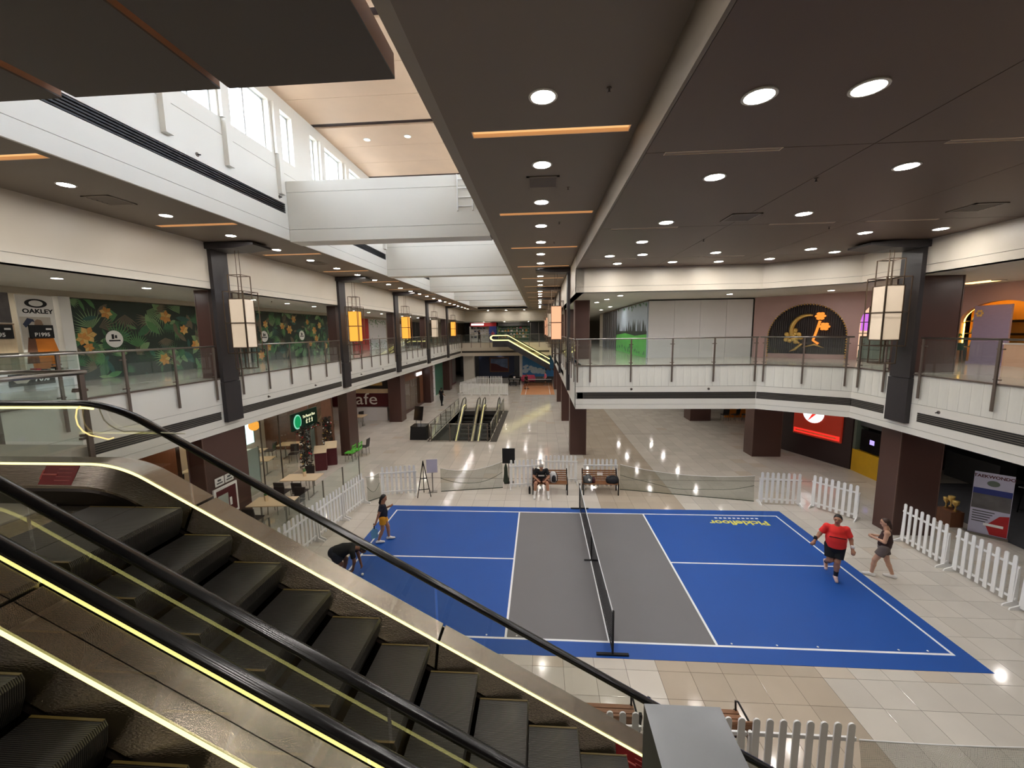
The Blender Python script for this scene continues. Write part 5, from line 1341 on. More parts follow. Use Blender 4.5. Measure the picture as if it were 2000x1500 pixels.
for y in (13.2, 15.2, 17.5): chair((-14.6, y, 0), 1.0, 'dark cafe chair by the white-legged table', 'chair_dark', 'cafe chairs')
for y in (12.2, 15.2): panel_light(-14.6, y, ZB, 0.4, 0.2, 'warm panel light in the cafe', 'warm_glow', 'cafe panels')
# shopfronts further along the ground floor
FX = -12.2
t = thing('clothing_shopfront', 'brown timber shopfront with reflective glass and a white lit sign', 'shopfront', (FX, 18.9, 0)); MB().box(-0.1, 0, 0, 6.9, 0, ZB-0.02).build('panel', 'wood_brown', t); 
for k in range(4): MB().box(0, 0.02, 0.3+1.4*k, 1.6+1.4*k, 0.25, 2.6).build('glass_pane', 'shop_glass', t)
MB().box(0.02, 0.08, 4.9, 6.4, 2.72, 3.0).build('sign_light', 'sign_white', t); MB().box(0, 0.05, 0, 6.9, 0, 0.2).build('plinth', 'brown_column', t)
t = thing('white_poster', 'white poster wall with a red label on the ground floor', 'poster', (FX, 27.0, 0)); MB().box(-0.1, 0, 0, 3.2, 0, ZB-0.02).build('panel', 'white_board', t); MB().bar((0.01, 0.5, 1.75), (0.01, 2.4, 2.05), 0.02, 0.45).build('red_label', 'red_paint', t)
rnd = random.Random(6); mb = MB()
for k in range(26): a, b = rnd.uniform(0.2, 2.9), rnd.choice([rnd.uniform(0.2, 1.4), rnd.uniform(2.4, 3.2)]); mb.box(0, 0.004, a, a+rnd.uniform(.05, .2), b, b+0.05)
mb.build('small_print', 'concrete_dark', t)
t = thing('green_wall_panel', 'plain green wall panel next to the white poster', 'wall panel', (FX, 30.3, 0)); MB().box(-0.1, 0, 0, 3.3, 0, ZB-0.02).build('panel', 'green_panel', t); MB().box(0, 0.02, 3.2, 3.3, 0, ZB-0.02).build('edge', 'steel', t)
t = thing('fashion_poster', 'dark maroon poster with a pale standing figure', 'poster', (FX, 35.1, 0)); MB().box(-0.1, 0, 0, 5.6, 0, ZB-0.02).build('panel', 'maroon', t)
MB().prism([(2.0, 0.4), (2.5, 0.4), (2.4, 1.4), (2.7, 2.1), (2.4, 2.5), (2.3, 2.9), (2.1, 2.9), (2.0, 2.5), (1.7, 2.1), (2.0, 1.4)], 0.0, 0.004, 0).build('figure_print', 'photo_pale', t); MB().box(0, 0.003, 3.4, 5.4, 0.2, 3.2).build('photo_print', 'photo_grey', t)

# ---------------- far end, ground floor
YB = 48.0
struct('wall_end_ground', MB().box(-13, 2.5, YB+0.02, YB+0.3, 0, ZB), 'concrete_dark'); struct('wall_end_pier', MB().box(-11.4, -10.0, YEND+0.8, YEND+1.6, 0, ZB), 'white_wall')
t = thing('navy_hoarding', 'dark navy hoarding at the far end', 'hoarding', (-10.0, 46.0, 0)); MB().box(0, 5.0, 0, 0.1, 0, ZB-0.02).build('board', 'navy', t); MB().box(0, 5.0, -0.02, 0, 0, 0.12).build('kick_plate', 'iron_black', t)
t = thing('framed_painting', 'large gold-framed landscape picture on the navy hoarding', 'picture', (-7.1, 45.978, 1.0))
mat('picture_blue', (110, 128, 168), 0.5, vary=0.5, scale=1.6)
MB().box(-1.2, 1.2, -0.05, 0, 0, 1.75).build('canvas', 'picture_blue', t); MB().prism([(-1.2, 0), (1.2, 0), (1.2, 0.35), (0.3, 0.6), (-0.4, 1.0), (-1.2, 1.1)], -0.055, -0.05, 1).build('painted_hill', 'maroon', t)
MB().box(-1.35, 1.35, -0.1, 0, -0.15, 0).box(-1.35, 1.35, -0.1, 0, 1.75, 1.9).box(-1.35, -1.2, -0.1, 0, 0, 1.75).box(1.2, 1.35, -0.1, 0, 0, 1.75).build('frame', 'wood_brown', t)
t = thing('grand_piano', 'black grand piano beneath the lit escalator', 'piano', (-4.5, 38.9, 0))
case = [(-0.75, -0.75), (0.75, -0.75), (0.78, 0.1), (0.62, 0.5), (0.2, 0.85), (0.05, 1.2), (-0.35, 1.4), (-0.72, 1.2)]
MB().prism(case, 0.62, 0.98, 2).build('case', 'black_gloss', t); MB().box(-0.7, 0.7, -0.98, -0.75, 0.66, 0.76).build('keyboard', 'black_gloss', t); MB().box(-0.62, 0.62, -0.97, -0.78, 0.76, 0.78).build('keys', 'plain_white', t)
ld_ = MB().prism([(p[0]*0.98, p[1]) for p in case], 0, 0.03, 2).build('lid', 'black_gloss', t); ld_.location = (-0.2, 0.05, 1.35); ld_.rotation_euler = (0, -0.55, 0)
for x, y in ((-0.62, -0.6), (0.62, -0.6), (-0.25, 1.1)): MB().tube([(x, y, 0), (x, y, 0.62)], 0.06, 8).build('leg', 'black_gloss', t)
MB().box(-0.12, 0.12, -1.0, -0.985, 0.9, 1.1).build('music_sheet', 'plain_white', t)
t = thing('piano_stool', 'black padded stool in front of the piano', 'stool', (-4.6, 37.3, 0)); MB().box(-0.4, 0.4, -0.2, 0.2, 0.42, 0.5).build('seat', 'black_matte', t)
for x in (-0.34, 0.34):
    for y in (-0.15, 0.15): MB().box(x-0.03, x+0.03, y-0.03, y+0.03, 0, 0.42).build('leg', 'black_matte', t)
t = thing('white_pillar', 'narrow white pillar behind the piano', 'pillar', (-3.9, 43.0, 0)); MB().box(-0.2, 0.2, 0, 0.3, 0, ZB-0.02).build('shaft', 'plain_white', t); MB().box(-0.25, 0.25, -0.05, 0.35, 0, 0.2).build('base', 'concrete_dark', t)
t = thing('sky_banner', 'wide blue sky banner with clouds and a round white emblem', 'banner', (-3.7, 42.6, 0)); MB().box(0, 4.7, 0, 0.08, 0.55, ZB-0.02).build('sheet', 'blue_sky', t)
cl = MB(); rnd = random.Random(15)
for k in range(34):
    u = rnd.random(); cx, cz, r = 0.3+2.4*u, 1.1+1.0*(1-u)*rnd.random()+0.2*rnd.random(), rnd.uniform(0.1, 0.28)
    cl.add([(cx+1.6*r*math.cos(2*PI*q/12), -0.002-0.0002*k, max(0.6, cz+r*math.sin(2*PI*q/12))) for q in range(12)], [tuple(range(12))])
cl.build('cloud_print', 'cloud', t)
e = MB().lathe([(0.32, 0), (0.32, 0.02)], 20).build('emblem', 'plain_white', t); e.location = (3.2, -0.02, 3.0); e.rotation_euler = (PI/2, 0, 0); e3 = MB().lathe([(0.16, 0.021), (0.16, 0.025)], 12).build('emblem_centre', 'blue_sky', e)
for k in range(5):
    q = MB().prism([(-0.2, 0.1), (0.2, 0.1), (0.05, -0.2), (-0.1, -0.15)], -0.004, 0.0, 1).build('print_shape', 'navy', t); q.location = (2.1+0.5*k, -0.001, 1.55-0.02*k)
t = thing('pink_sofa', 'pink sofa at the edge of the orange court', 'sofa', (-2.9, 41.4, 0)); MB().box(-0.8, 0.8, -0.4, 0.4, 0.1, 0.45).build('seat', 'pink_soft', t); MB().box(-0.8, 0.8, 0.3, 0.45, 0.45, 0.85).build('backrest', 'pink_soft', t)
for s in (-1, 1): MB().box(s*0.8-0.1, s*0.8+0.1, -0.4, 0.45, 0.1, 0.62).build('arm', 'pink_soft', t)
MB().box(-0.7, 0.7, -0.35, 0.4, 0, 0.1).build('base', 'black_matte', t)
t = thing('far_court_mat', 'orange sports mat with a small net at the far end', 'court mat', (-1.65, 35.6, 0)); MB().box(-1.75, 1.75, -5.1, 5.0, 0.0005, 0.01).build('mat', 'orange_court', t)
MB().box(-1.3, -1.25, -5, 4.9, 0.01, 0.012).box(1.25, 1.3, -5, 4.9, 0.01, 0.012).box(-1.3, 1.3, 1.0, 1.05, 0.01, 0.012).build('court_line', 'line_white', t)
t = thing('far_net', 'dark small court net on the orange mat', 'net', (-1.65, 36.4, 0.01)); uv_grid([[(-1.6+0.4*i, 0, 0.15+0.18*j) for j in range(5)] for i in range(9)], [0.4*i for i in range(9)], [0.18*j for j in range(5)], 'netting', 'net_mesh', t)
for x in (-1.6, 1.6): MB().tube([(x, 0, 0), (x, 0, 0.95)], 0.025, 6).build('post', 'black_matte', t)
MB().box(-1.6, 1.6, -0.006, 0.006, 0.86, 0.91).build('top_tape', 'line_white', t)

# ---------------- far end, second floor
struct('wall_end_upper_back', MB().box(-13, 2.5, 52.0, 52.2, ZF2, ZC2), 'dark_shop')
def far_shop(x0, x1, label, sign, back, seed, inner):
    t = thing('far_shopfront', label, 'shopfront', (x0, 50.6, ZF2)); w = x1-x0; rnd = random.Random(seed)
    MB().box(0, w, 1.0, 1.1, 0, 2.7).build('back_wall', back, t); MB().box(0, w, 0, 0.2, 2.2, 2.75).build('sign_band', sign, t)
    for k in range(4):
        z = 0.45+0.45*k; MB().box(0.1, w-0.1, 0.7, 1.0, z, z+0.03).build('shelf', 'white_board', t)
        for j in range(int(w/0.45)): MB().box(0.15+0.45*j, 0.15+0.45*j+rnd.uniform(.15, .38), 0.75, 0.95, z+0.031, z+rnd.uniform(.12, .36)).build('goods', rnd.choice(inner), t)
    MB().box(0, 0.15, 0, 1.0, 0, 2.75).build('side_wall', back, t)
    return t
s1 = far_shop(-12.0, -7.9, 'far shop with a red and white sign band and white shelves', 'red_paint', 'white_board', 3, ['navy', 'plain_white', 'concrete_dark', 'photo_pale'])
MB().box(0.3, 2.2, -0.03, 0, 2.35, 2.62).build('sign_light', 'sign_white', s1)
mat('navy_bright', (40, 52, 120), 0.5, vary=0.05); MB().box(3.0, 4.1, -0.1, 0.0, 0, 2.2).build('blue_panel', 'navy_bright', s1)
far_shop(-7.8, -2.9, 'far shop crowded with colourful shelves of goods', 'concrete_dark', 'green_panel', 4, ['petal', 'leaf_3', 'plain_white', 'pink_soft', 'navy', 'petal_pale'])
t = thing('dark_glass_front', 'dark glazed shopfront at the far right corner', 'shopfront', (-2.8, 50.6, ZF2)); MB().box(0, 3.6, 0, 0.05, 0, 2.7).build('glazing', 'dark_shop', t)
for k in range(4): MB().box(1.2*k, 1.2*k+0.06, -0.04, 0, 0, 2.7).build('mullion', 'steel', t)
for x in (-10, -5.5): panel_light(x, 50.0, ZC2, 1.2, 0.15, 'long panel light over the far upper shops', 'shop_glow', 'far shop panels')

# ---------------- right side, second floor
t = thing('white_hoarding', 'white four-panel hoarding with a black top frame', 'hoarding', (3.84, 9.43, ZF2))
for k in range(4): MB().box(1.2125*k+0.006, 1.2125*(k+1)-0.006, 0, 0.06, 0.0, 2.74).build('panel', 'white_board', t)
MB().box(-0.02, 4.87, -0.02, 0.06, 2.74, 2.79).box(4.85, 4.88, -0.02, 0.06, 0, 2.74).build('frame', 'black_matte', t)
struct('wall_right_core', MB().box(3.9, 8.8, 9.55, 26, ZF2, ZC2), 'bulkhead')
t = thing('golf_mural', 'golf course mural of pale sky, dark firs and green fairway', 'mural', (3.84, 9.5, ZF2))
mat('mural_sky', (178, 192, 206), 0.5, vary=0.08, scale=0.6); mat('mural_fir', (38, 52, 46), 0.6, vary=0.2); mat('mural_grass', (84, 182, 74), 0.5, vary=0.15, scale=1.5); mat('mural_leaf', (40, 110, 60), 0.5, vary=0.2)
MB().box(-0.06, 0.0, 0, 7.9, 0, 2.72).build('sheet', 'mural_sky', t)
rnd = random.Random(2); mb = MB(); mb.add([(-0.062, 0, 1.3), (-0.062, 7.9, 1.3), (-0.062, 7.9, 1.0), (-0.062, 0, 1.0)], [(0, 1, 2, 3)])
for k in range(40): y, hh, ww = rnd.uniform(0.1, 7.8), rnd.uniform(0.25, 0.75), rnd.uniform(0.1, 0.22); mb.add([(-0.0622-0.00001*k, y-ww, 1.2), (-0.0622-0.00001*k, y+ww, 1.2), (-0.0622-0.00001*k, y, 1.25+hh)], [(0, 1, 2)])
mb.build('fir_print', 'mural_fir', t)
mb = MB(); mb.add([(-0.063, 0, 0), (-0.063, 7.9, 0), (-0.063, 7.9, 1.05), (-0.063, 5, 1.18), (-0.063, 2.5, 1.05), (-0.063, 0, 1.15)], [tuple(range(6))]); mb.build('grass_print', 'mural_grass', t)
mb = MB()
for k in range(60): y, z, r = rnd.uniform(0, 7.8), rnd.choice([rnd.uniform(2.35, 2.7), rnd.uniform(0.02, 0.3)]), rnd.uniform(.05, .16); mb.add([(-0.064-0.00002*k, y, z), (-0.064-0.00002*k, min(7.9, y+r), min(2.7, z+r)), (-0.064-0.00002*k, y, min(2.71, z+2*r)), (-0.064-0.00002*k, max(0, y-r), min(2.7, z+r))], [(0, 1, 2, 3)])
o = mb.build('leaf_print', 'mural_leaf', t); o['kind'] = 'stuff'
t = thing('mannequin_shop', 'dark display window with shelves past the golf mural', 'shopfront', (3.85, 17.6, ZF2)); MB().box(-0.05, 0, 0, 6, 0, 2.7).build('glazing', 'concrete_dark', t)
for k in range(7): MB().box(-0.08, -0.05, 0.9*k, 0.9*k+0.05, 0, 2.7).build('mullion', 'steel', t)
struct('wall_right_gallery_end', MB().box(XR+0.4, 3.9, 34, 34.2, ZF2, ZC2), 'maroon')
# pink wall with arches
WA = math.atan2(-4.68, 5.7); pink = struct('wall_pink', MB().box(0, 0.62, 0, 0.15, ZF2, ZC2).box(3.5, 3.87, 0, 0.15, ZF2, ZC2).box(4.95, 5.2, 0, 0.15, ZF2, ZC2).box(0.62, 3.5, 0, 0.15, 7.49, ZC2).box(3.87, 4.95, 0, 0.15, 7.4, ZC2), 'pink_wall')
pink.location = (8.75, 9.43, 0); pink.rotation_euler = (0, 0, WA)
def arch_fill(x0, x1, zs, zt, n=16):
    """spandrels that turn a square opening into an arch"""
    mb = MB(); cx, r, h = (x0+x1)/2, (x1-x0)/2, zt-zs
    A = [(cx+r*math.cos(PI*k/n), zs+h*math.sin(PI*k/n)) for k in range(n+1)]
    for p, q in zip(A[:-1], A[1:]): mb.prism([p, (p[0], zt+0.001), (q[0], zt+0.001), q], 0, 0.15, 1)
    return mb, A
mb, A1 = arch_fill(0.62, 3.5, 6.05, 7.49); mb.build('arch_spandrel', 'pink_wall', pink)
mb, A2 = arch_fill(3.87, 4.95, 6.5, 7.4); mb.build('arch_spandrel', 'pink_wall', pink)
t = link('slat_panel', None, pink); t['label'] = 'dark slatted arched panel with a beaded gold rim'
mat('slat_dark', (44, 34, 34), 0.5, vary=0.1); _sl = {}
for k in range(36):
    x = 0.66+0.08*k
    if x > 3.42: break
    u = (x+0.03-2.06)/1.44; top = 6.05+1.44*math.sqrt(max(0, 1-u*u)); MB().box(x, x+0.06, 0.07, 0.11, ZF2+0.2, top).build('slat', 'slat_dark', t)
MB().box(0.62, 3.5, 0.11, 0.14, ZF2+0.2, 7.49).build('backing', 'slot_dark', t); MB().box(0.62, 3.5, 0.0, 0.14, ZF2, ZF2+0.2).build('plinth', 'pink_wall', t)
bd = MB().ball((0, 0, 0), 0.035, n=8, m=5).mesh('bead', 'gold', True)
for k in range(0, 41):
    a = PI*k/40; inst('bead', bd, t, (2.06+1.43*math.cos(a), -0.02, 6.05+1.43*math.sin(a)))
for k in range(8):
    for x in (0.63, 3.49): inst('bead', bd, t, (x, -0.02, 5.95-0.11*k))
t = thing('gold_emblem', 'golden floral crescent emblem mounted on the dark slats', 'emblem', (8.75, 9.43, 0), WA)
glow('emblem_orange_glow', (255, 150, 60), 0.45)  # slight glow put into the emblem colour to brighten it; no lamp
P = [(2.15+0.62*math.cos(a), -0.02, 6.35+0.66*math.sin(a)) for a in [1.35+0.17*k for k in range(18)]]
MB().tube(P, [0.045+0.055*math.sin(PI*k/17) for k in range(18)], 8).build('crescent', 'gold', t, True)
MB().tube([(2.55, -0.02, 6.75), (2.45, -0.02, 6.3), (2.35, -0.02, 5.9), (2.55, -0.02, 5.75)], 0.05, 8).build('stroke', 'emblem_orange_glow', t, True)
for q, (cx, cz) in enumerate(((2.55, 6.95), (2.72, 6.5))):
    f = MB()
    for k in range(6): a = k*PI/3+q; f.ball((cx+0.12*math.cos(a), -0.03, cz+0.12*math.sin(a)), 0.085, 0.03, 0.06, 8, 5)
    f.ball((cx, -0.035, cz), 0.08, 0.035, 0.08, 8, 5).build('flower', 'emblem_orange_glow', t, True)
rs = MB()
for k in range(14): a = k*2.4; r = 0.03*math.sqrt(k)*1.9; rs.ball((1.6+1.5*r*math.cos(a), -0.04, 6.08+1.5*r*math.sin(a)), 0.1, 0.045, 0.1, 8, 5)
rs.build('rosette', 'gold', t, True); MB().tube([(1.95, -0.02, 5.75), (1.7, -0.02, 5.5), (1.5, -0.02, 5.4)], [0.05, 0.06, 0.01], 8).build('leaf', 'gold', t, True); MB().tube([(2.0, -0.02, 5.6), (2.4, -0.02, 5.72), (2.75, -0.02, 5.58)], [0.02, 0.04, 0.01], 8).build('leaf', 'gold', t, True)
t = thing('arched_window', 'arched shop window with dark muntins and a violet screen', 'window', (8.75, 9.43, 0), WA)
glow('peach_glow', (255, 206, 170), 0.4); glow('violet_glow', (214, 120, 232), 0.4)
MB().box(3.87, 4.95, 0.11, 0.13, ZF2+0.1, 7.4).build('pane', 'peach_glow', t); MB().box(3.9, 4.4, 0.09, 0.1, 6.3, 7.0).build('screen', 'violet_glow', t)
for x in (4.14, 4.41, 4.68): MB().box(x-0.015, x+0.015, 0.05, 0.08, ZF2+0.1, 7.38).build('muntin', 'slat_dark', t)
for z in (5.7, 6.2, 6.65, 7.0): MB().box(3.87, 4.95, 0.05, 0.08, z-0.015, z+0.015).build('muntin', 'slat_dark', t)
t = thing('green_armchair', 'grey-green upholstered seat before the arched window', 'armchair', (11.6, 5.9, ZF2), WA)
mat('frost_green', (96, 106, 94), 0.6, vary=0.1)
MB().box(-0.5, 0.5, -0.05, 0.45, 0.12, 0.45).build('seat', 'frost_green', t); MB().box(-0.5, 0.5, 0.3, 0.45, 0.45, 0.95).build('backrest', 'frost_green', t); MB().tube([(-0.5, -0.05, 0.06), (0.5, -0.05, 0.06), (0.5, 0.45, 0.06), (-0.5, 0.45, 0.06), (-0.5, -0.05, 0.06)], 0.025, 6).build('base_ring', 'steel', t)
for x in (-0.46, 0.46):
    for y in (0, 0.4): MB().box(x-0.015, x+0.015, y-0.015, y+0.015, 0, 0.12).build('leg', 'steel', t)
# golden niche shop
struct('wall_pink_return', MB().box(12.77, 14.6, 6.15, 6.3, ZF2, ZC2), 'pink_wall')
RX = 14.4
gw = struct('wall_niche', MB().box(RX, RX+0.15, 5.75, 6.15, ZF2, ZC2).box(RX, RX+0.15, YN, 3.0, ZF2, ZC2).box(RX, RX+0.15, 3.0, 5.75, 7.3, ZC2), 'pink_wall')
mb = MB(); n = 16; A = [(4.375+1.375*math.cos(PI*k/n), 6.55+0.75*math.sin(PI*k/n)) for k in range(n+1)]
for p, q in zip(A[:-1], A[1:]): mb.prism([p, (p[0], 7.301), (q[0], 7.301), q], RX, RX+0.15, 0)
mb.build('arch_spandrel', 'pink_wall', gw)
struct('wall_niche_back', MB().box(RX+0.55, RX+0.6, 2.9, 5.9, ZF2, 7.5), 'amber_wall')
t = thing('cove_light', 'glowing amber cove light around the shop arch', 'cove light', (RX+0.18, 0, 0))
for p, q in zip(A[:-1], A[1:]): MB().bar((0, p[0], p[1]+0.04), (0, q[0], q[1]+0.04), 0.03, 0.03).build('light_segment', 'cove_amber', t)
for y in (3.02, 5.73): MB().box(-0.015, 0.015, y-0.015, y+0.015, 5.6, 6.55).build('light_segment', 'cove_amber', t)
for k, z in enumerate((5.65, 6.15, 6.6)):
    t = thing('glass_shelf', ['lowest niche shelf with small bottles', 'middle niche shelf with small bottles', 'top niche shelf with small bottles'][k], 'shelf', (RX+0.22, 3.0, z)); MB().box(0, 0.3, 0, 2.75, 0, 0.03).build('board', 'slat_dark', t); MB().box(0.28, 0.3, 0, 2.75, -0.05, 0).build('bracket', 'slat_dark', t)
    for y in (3.15, 3.4, 3.65, 5.2, 5.45, 5.6):
        b = thing('small_bottle', 'small pale bottle on a niche shelf', 'bottle', (RX+0.35, y, z+0.03), 0, 'niche bottles'); MB().lathe([(0.035, 0), (0.035, 0.1), (0.012, 0.13), (0.012, 0.16)], 8).build('body', 'frosted', b, True); MB().lathe([(0.015, 0.16), (0.015, 0.18)], 8).build('cap', 'gold', b)
t = thing('lavender_screen', 'lavender textured display panel with a small pink flower emblem', 'display panel', (RX-0.25, 3.82, ZF2)); MB().box(0, 0.06, 0.0, 1.17, 0.08, 2.05).build('panel', 'lavender_panel', t); MB().box(-0.1, 0.16, 0.0, 1.17, 0, 0.08).build('base', 'lavender_panel', t)
f = MB()
for k in range(6): a = k*PI/3; f.ball((-0.01, 0.98+0.09*math.cos(a), 1.78+0.09*math.sin(a)), 0.012, 0.05, 0.045, 8, 4)
f.build('flower_emblem', 'petal_pale', t)
t = thing('reception_counter', 'peach reception counter in the golden niche shop', 'counter', (RX-0.36, 2.1, ZF2))
mat('peach_wall', (222, 178, 150), 0.5, vary=0.04); MB().box(0, 0.3, 0, 1.7, 0, 0.72).build('body', 'peach_wall', t); MB().box(-0.03, 0.33, -0.03, 1.73, 0.72, 0.76).build('worktop', 'white_board', t)
t = thing('potted_plant', 'leafy dark plant in a black box on wooden legs', 'plant', (RX-0.3, 5.5, ZF2)); MB().box(-0.15, 0.15, -0.2, 0.2, 0.45, 0.72).build('planter', 'green_sign', t)
for y in (-0.18, 0.18):
    for x in (-0.12, 0.12): MB().bar((x*1.1, y*1.2, 0), (x, y, 0.45), 0.03, 0.03).build('leg', 'wood_brown', t)
rnd = random.Random(9)
for k in range(14):
    a = rnd.uniform(0, 6.28); l = rnd.uniform(0.2, 0.36); h = rnd.uniform(0.05, 0.32); MB().add([(0, 0, 0.72), (0.5*l*math.cos(a)-0.05*math.sin(a), 0.5*l*math.sin(a)+0.05*math.cos(a), 0.78+h), (l*math.cos(a), l*math.sin(a), 0.74+h*0.8), (0.5*l*math.cos(a)+0.05*math.sin(a), 0.5*l*math.sin(a)-0.05*math.cos(a), 0.78+h)], [(0, 1, 2, 3)]).build('leaf', 'mural_leaf', t)
panel_light(13.3, 4.0, ZC2, 0.2, 0.5, 'warm panel light before the golden niche', 'warm_glow', 'niche panels')
for y in (-3.5,): 
    t = thing('side_shopfront', 'plain pale shopfront beyond the golden niche', 'shopfront', (RX-0.06, YN+0.2, ZF2)); MB().box(0, 0.05, 0, 12, 0, 2.6).build('panel', 'white_board', t); MB().box(-0.02, 0, 0, 12, 0, 0.15).build('kick_plate', 'concrete_dark', t)

# ---------------- right side, ground floor
mat('dark_brown_wall', (52, 36, 36), 0.4, vary=0.06)
struct('wall_right_ground', MB().prism([(11.5, 11.4), (12.7, 8.1), (24, 8.1), (24, 11.4)], 0, ZB, 2), 'dark_brown_wall')
struct('wall_right_rear', MB().box(2.0, 24, 27.0, 27.2, 0, ZB), 'shop_wall'); struct('wall_right_side', MB().box(18.9, 19.1, 11.4, 27, 0, ZB), 'pink_wall')
t = thing('orange_partition', 'orange partition beside the far hall column', 'partition', (12.1, 19.4, 0)); MB().box(0, 1.6, 0, 0.1, 0, 2.4).build('panel', 'orange_jacket', t); MB().box(0, 1.6, -0.02, 0.12, 2.4, 2.45).build('top_edge', 'wood_brown', t)
for k in range(3): chair((11.6+0.7*k, 18.3, 0), 0.5*k, 'dark chair in front of the orange partition', 'chair_dark', 'partition chairs')
WB = math.atan2(8.1-11.4, 12.7-11.5)
t = thing('red_logo_sign', 'red illuminated sign with a white oval logo on the dark wall', 'sign', (11.5, 11.4, 0), WB)
mat('red_brown', (150, 44, 28), 0.45, vary=0.06, emit=(170, 44, 24), estr=0.12)
MB().box(0.75, 3.1, -0.1, -0.01, 1.1, 2.9).build('box', 'red_brown', t)
e = MB().prism([(0.52*math.cos(2*PI*k/28), 0.5*math.sin(2*PI*k/28)) for k in range(28)], -0.13, -0.1, 1).build('oval', 'sign_white', t); e.location = (1.75, 0, 2.3)
MB().prism([(-0.25, -0.45), (0.05, 0.1), (-0.1, 0.4), (0.75, 0.4), (0.6, 0.22), (0.3, 0.18), (0.15, -0.05)], -0.15, -0.131, 1).build('bolt_mark', 'sign_red', e)
MB().box(0.8, 3.05, -0.12, -0.1, 1.18, 1.4).build('text_band', 'sign_red', t); MB().box(0.9, 2.9, -0.125, -0.12, 1.27, 1.31).build('print_line', 'petal_pale', t)
t = thing('yellow_kiosk', 'yellow-fronted kiosk with a dark screen above', 'kiosk', (12.72, 6.45, 0))
mat('kiosk_yellow', (212, 164, 26), 0.4, vary=0.06)
MB().box(0, 0.5, 0, 1.6, 0, 1.0).build('counter', 'kiosk_yellow', t); MB().box(0.05, 0.2, 0.03, 1.25, 1.05, 1.98).build('screen', 'black_gloss', t); MB().box(0.0, 0.5, 1.45, 1.6, 1.0, 3.3).build('side_post', 'frost_green', t)
MB().box(0.045, 0.05, 0.5, 0.74, 1.42, 1.62).build('screen_picture', 'screen_violet', t); MB().box(0.15, 0.5, 0, 1.45, 2.1, 3.3).build('upper_panel', 'concrete_dark', t)
# dark taekwondo shop
struct('wall_shop_right_back', MB().box(18.6, 18.8, YN, 8.1, 0, ZB), 'dark_shop')
mat('dark_carpet', (74, 74, 78), 0.8, vary=0.1); struct('floor_shop_right', MB().box(12.55, 18.6, YN, 6.4, 0.0006, 0.004), 'dark_carpet')
t = thing('roll_up_banner', 'tall roll-up banner reading TAEKWONDO behind the picket fence', 'banner', (12.3, 1.9, 0), -0.75)
MB().box(-0.4, 0.4, -0.02, 0.0, 0.06, 2.0).build('sheet', 'lavender', t); MB().box(-0.42, 0.42, -0.1, 0.1, 0, 0.06).build('base', 'steel', t)
text('title', 'TAEKWONDO', 0.125, 'maroon', t, (0, -0.023, 1.88), (PI/2, 0, 0), 0.001, bold=0.004)
MB().box(-0.39, 0.39, -0.023, -0.021, 0.85, 1.5).build('photo_print', 'photo_grey', t); MB().box(-0.39, 0.39, -0.024, -0.022, 1.32, 1.5).build('photo_sky', 'navy_bright', t)
e = MB().prism([(0.13*math.cos(2*PI*k/20), 0.09*math.sin(2*PI*k/20)) for k in range(20)], -0.024, -0.021, 1).build('emblem', 'frost_green', t); e.location = (0, 0, 1.68)
MB().prism([(0.05, 0.08), (0.39, 0.08), (0.39, 0.75), (0.2, 0.7), (-0.05, 0.35)], -0.024, -0.021, 1).build('red_shape', 'red_paint', t); MB().box(-0.1, 0.3, -0.027, -0.025, 0.34, 0.42).build('text_plate', 'plain_white', t)
for k in range(5): MB().box(-0.35, 0.1-0.04*k, -0.024, -0.022, 0.75-0.08*k, 0.78-0.08*k).build('print_line', 'concrete_dark', t)
t = thing('trophy_stand', 'dark pedestal with golden trophies beside the banner', 'trophy stand', (11.95, 2.7, 0)); MB().box(-0.2, 0.2, -0.25, 0.25, 0, 0.5).build('pedestal', 'wood_brown', t)
for k in range(3): MB().lathe([(0.06, 0), (0.02, 0.05), (0.02, 0.15), (0.08, 0.25), (0.09, 0.35), (0.07, 0.36)], 10, (0, -0.15+0.15*k, 0.5+0.1*(k % 2))).build('trophy', 'gold', t, True)
t = thing('reception_desk', 'dark grey reception desk in the unlit shop', 'desk', (16.5, 6.6, 0)); MB().box(-0.3, 0.3, -1.2, 0.9, 0, 1.05).build('body', 'concrete_dark', t); MB().box(-0.35, 0.35, -1.25, 0.95, 1.05, 1.1).build('worktop', 'concrete_dark', t)
for k, (x, y) in enumerate(((15.6, 3.4), (15.2, 2.0))):
    t = thing('glass_table', ['glass display table inside the unlit shop', 'second glass display table by the red lamp'][k], 'table', (x, y, 0), 0.4); MB().box(-0.4, 0.4, -0.5, 0.5, 0.9, 0.93).build('table_top', 'steel_cap', t)
    for a, b in ((-0.36, -0.46), (0.36, -0.46), (0.36, 0.46), (-0.36, 0.46)): MB().bar((a, b, 0), (a*0.9, b*0.9, 0.9), 0.03, 0.03).build('leg', 'iron_black', t)
    MB().box(-0.35, 0.35, -0.45, 0.45, 0.1, 0.12).build('lower_shelf', 'dark_shop', t)
t = thing('red_spot', 'small red lamp glowing on the ceiling of the dark shop', 'lamp', (14.9, 1.2, ZB-0.08)); MB().lathe([(0.05, 0), (0.07, 0.06), (0.02, 0.075)], 10).build('housing', 'black_matte', t); MB().lathe([(0.045, -0.01), (0.045, 0.0)], 10).build('lens', 'red_lamp', t)
t = thing('shop_glazing', 'dark steel-framed glazing of the unlit shop', 'shopfront', (12.55, 0.6, 0))
for k in range(5): MB().box(-0.03, 0.03, -1.6*k-0.04, -1.6*k+0.04, 0, ZB-0.02).build('mullion', 'black_matte', t); MB().box(-0.008, 0.008, -1.6*(k+1)+0.04, -1.6*k-0.04, 0.05, ZB-0.1).build('glass_pane', 'shop_glass', t)
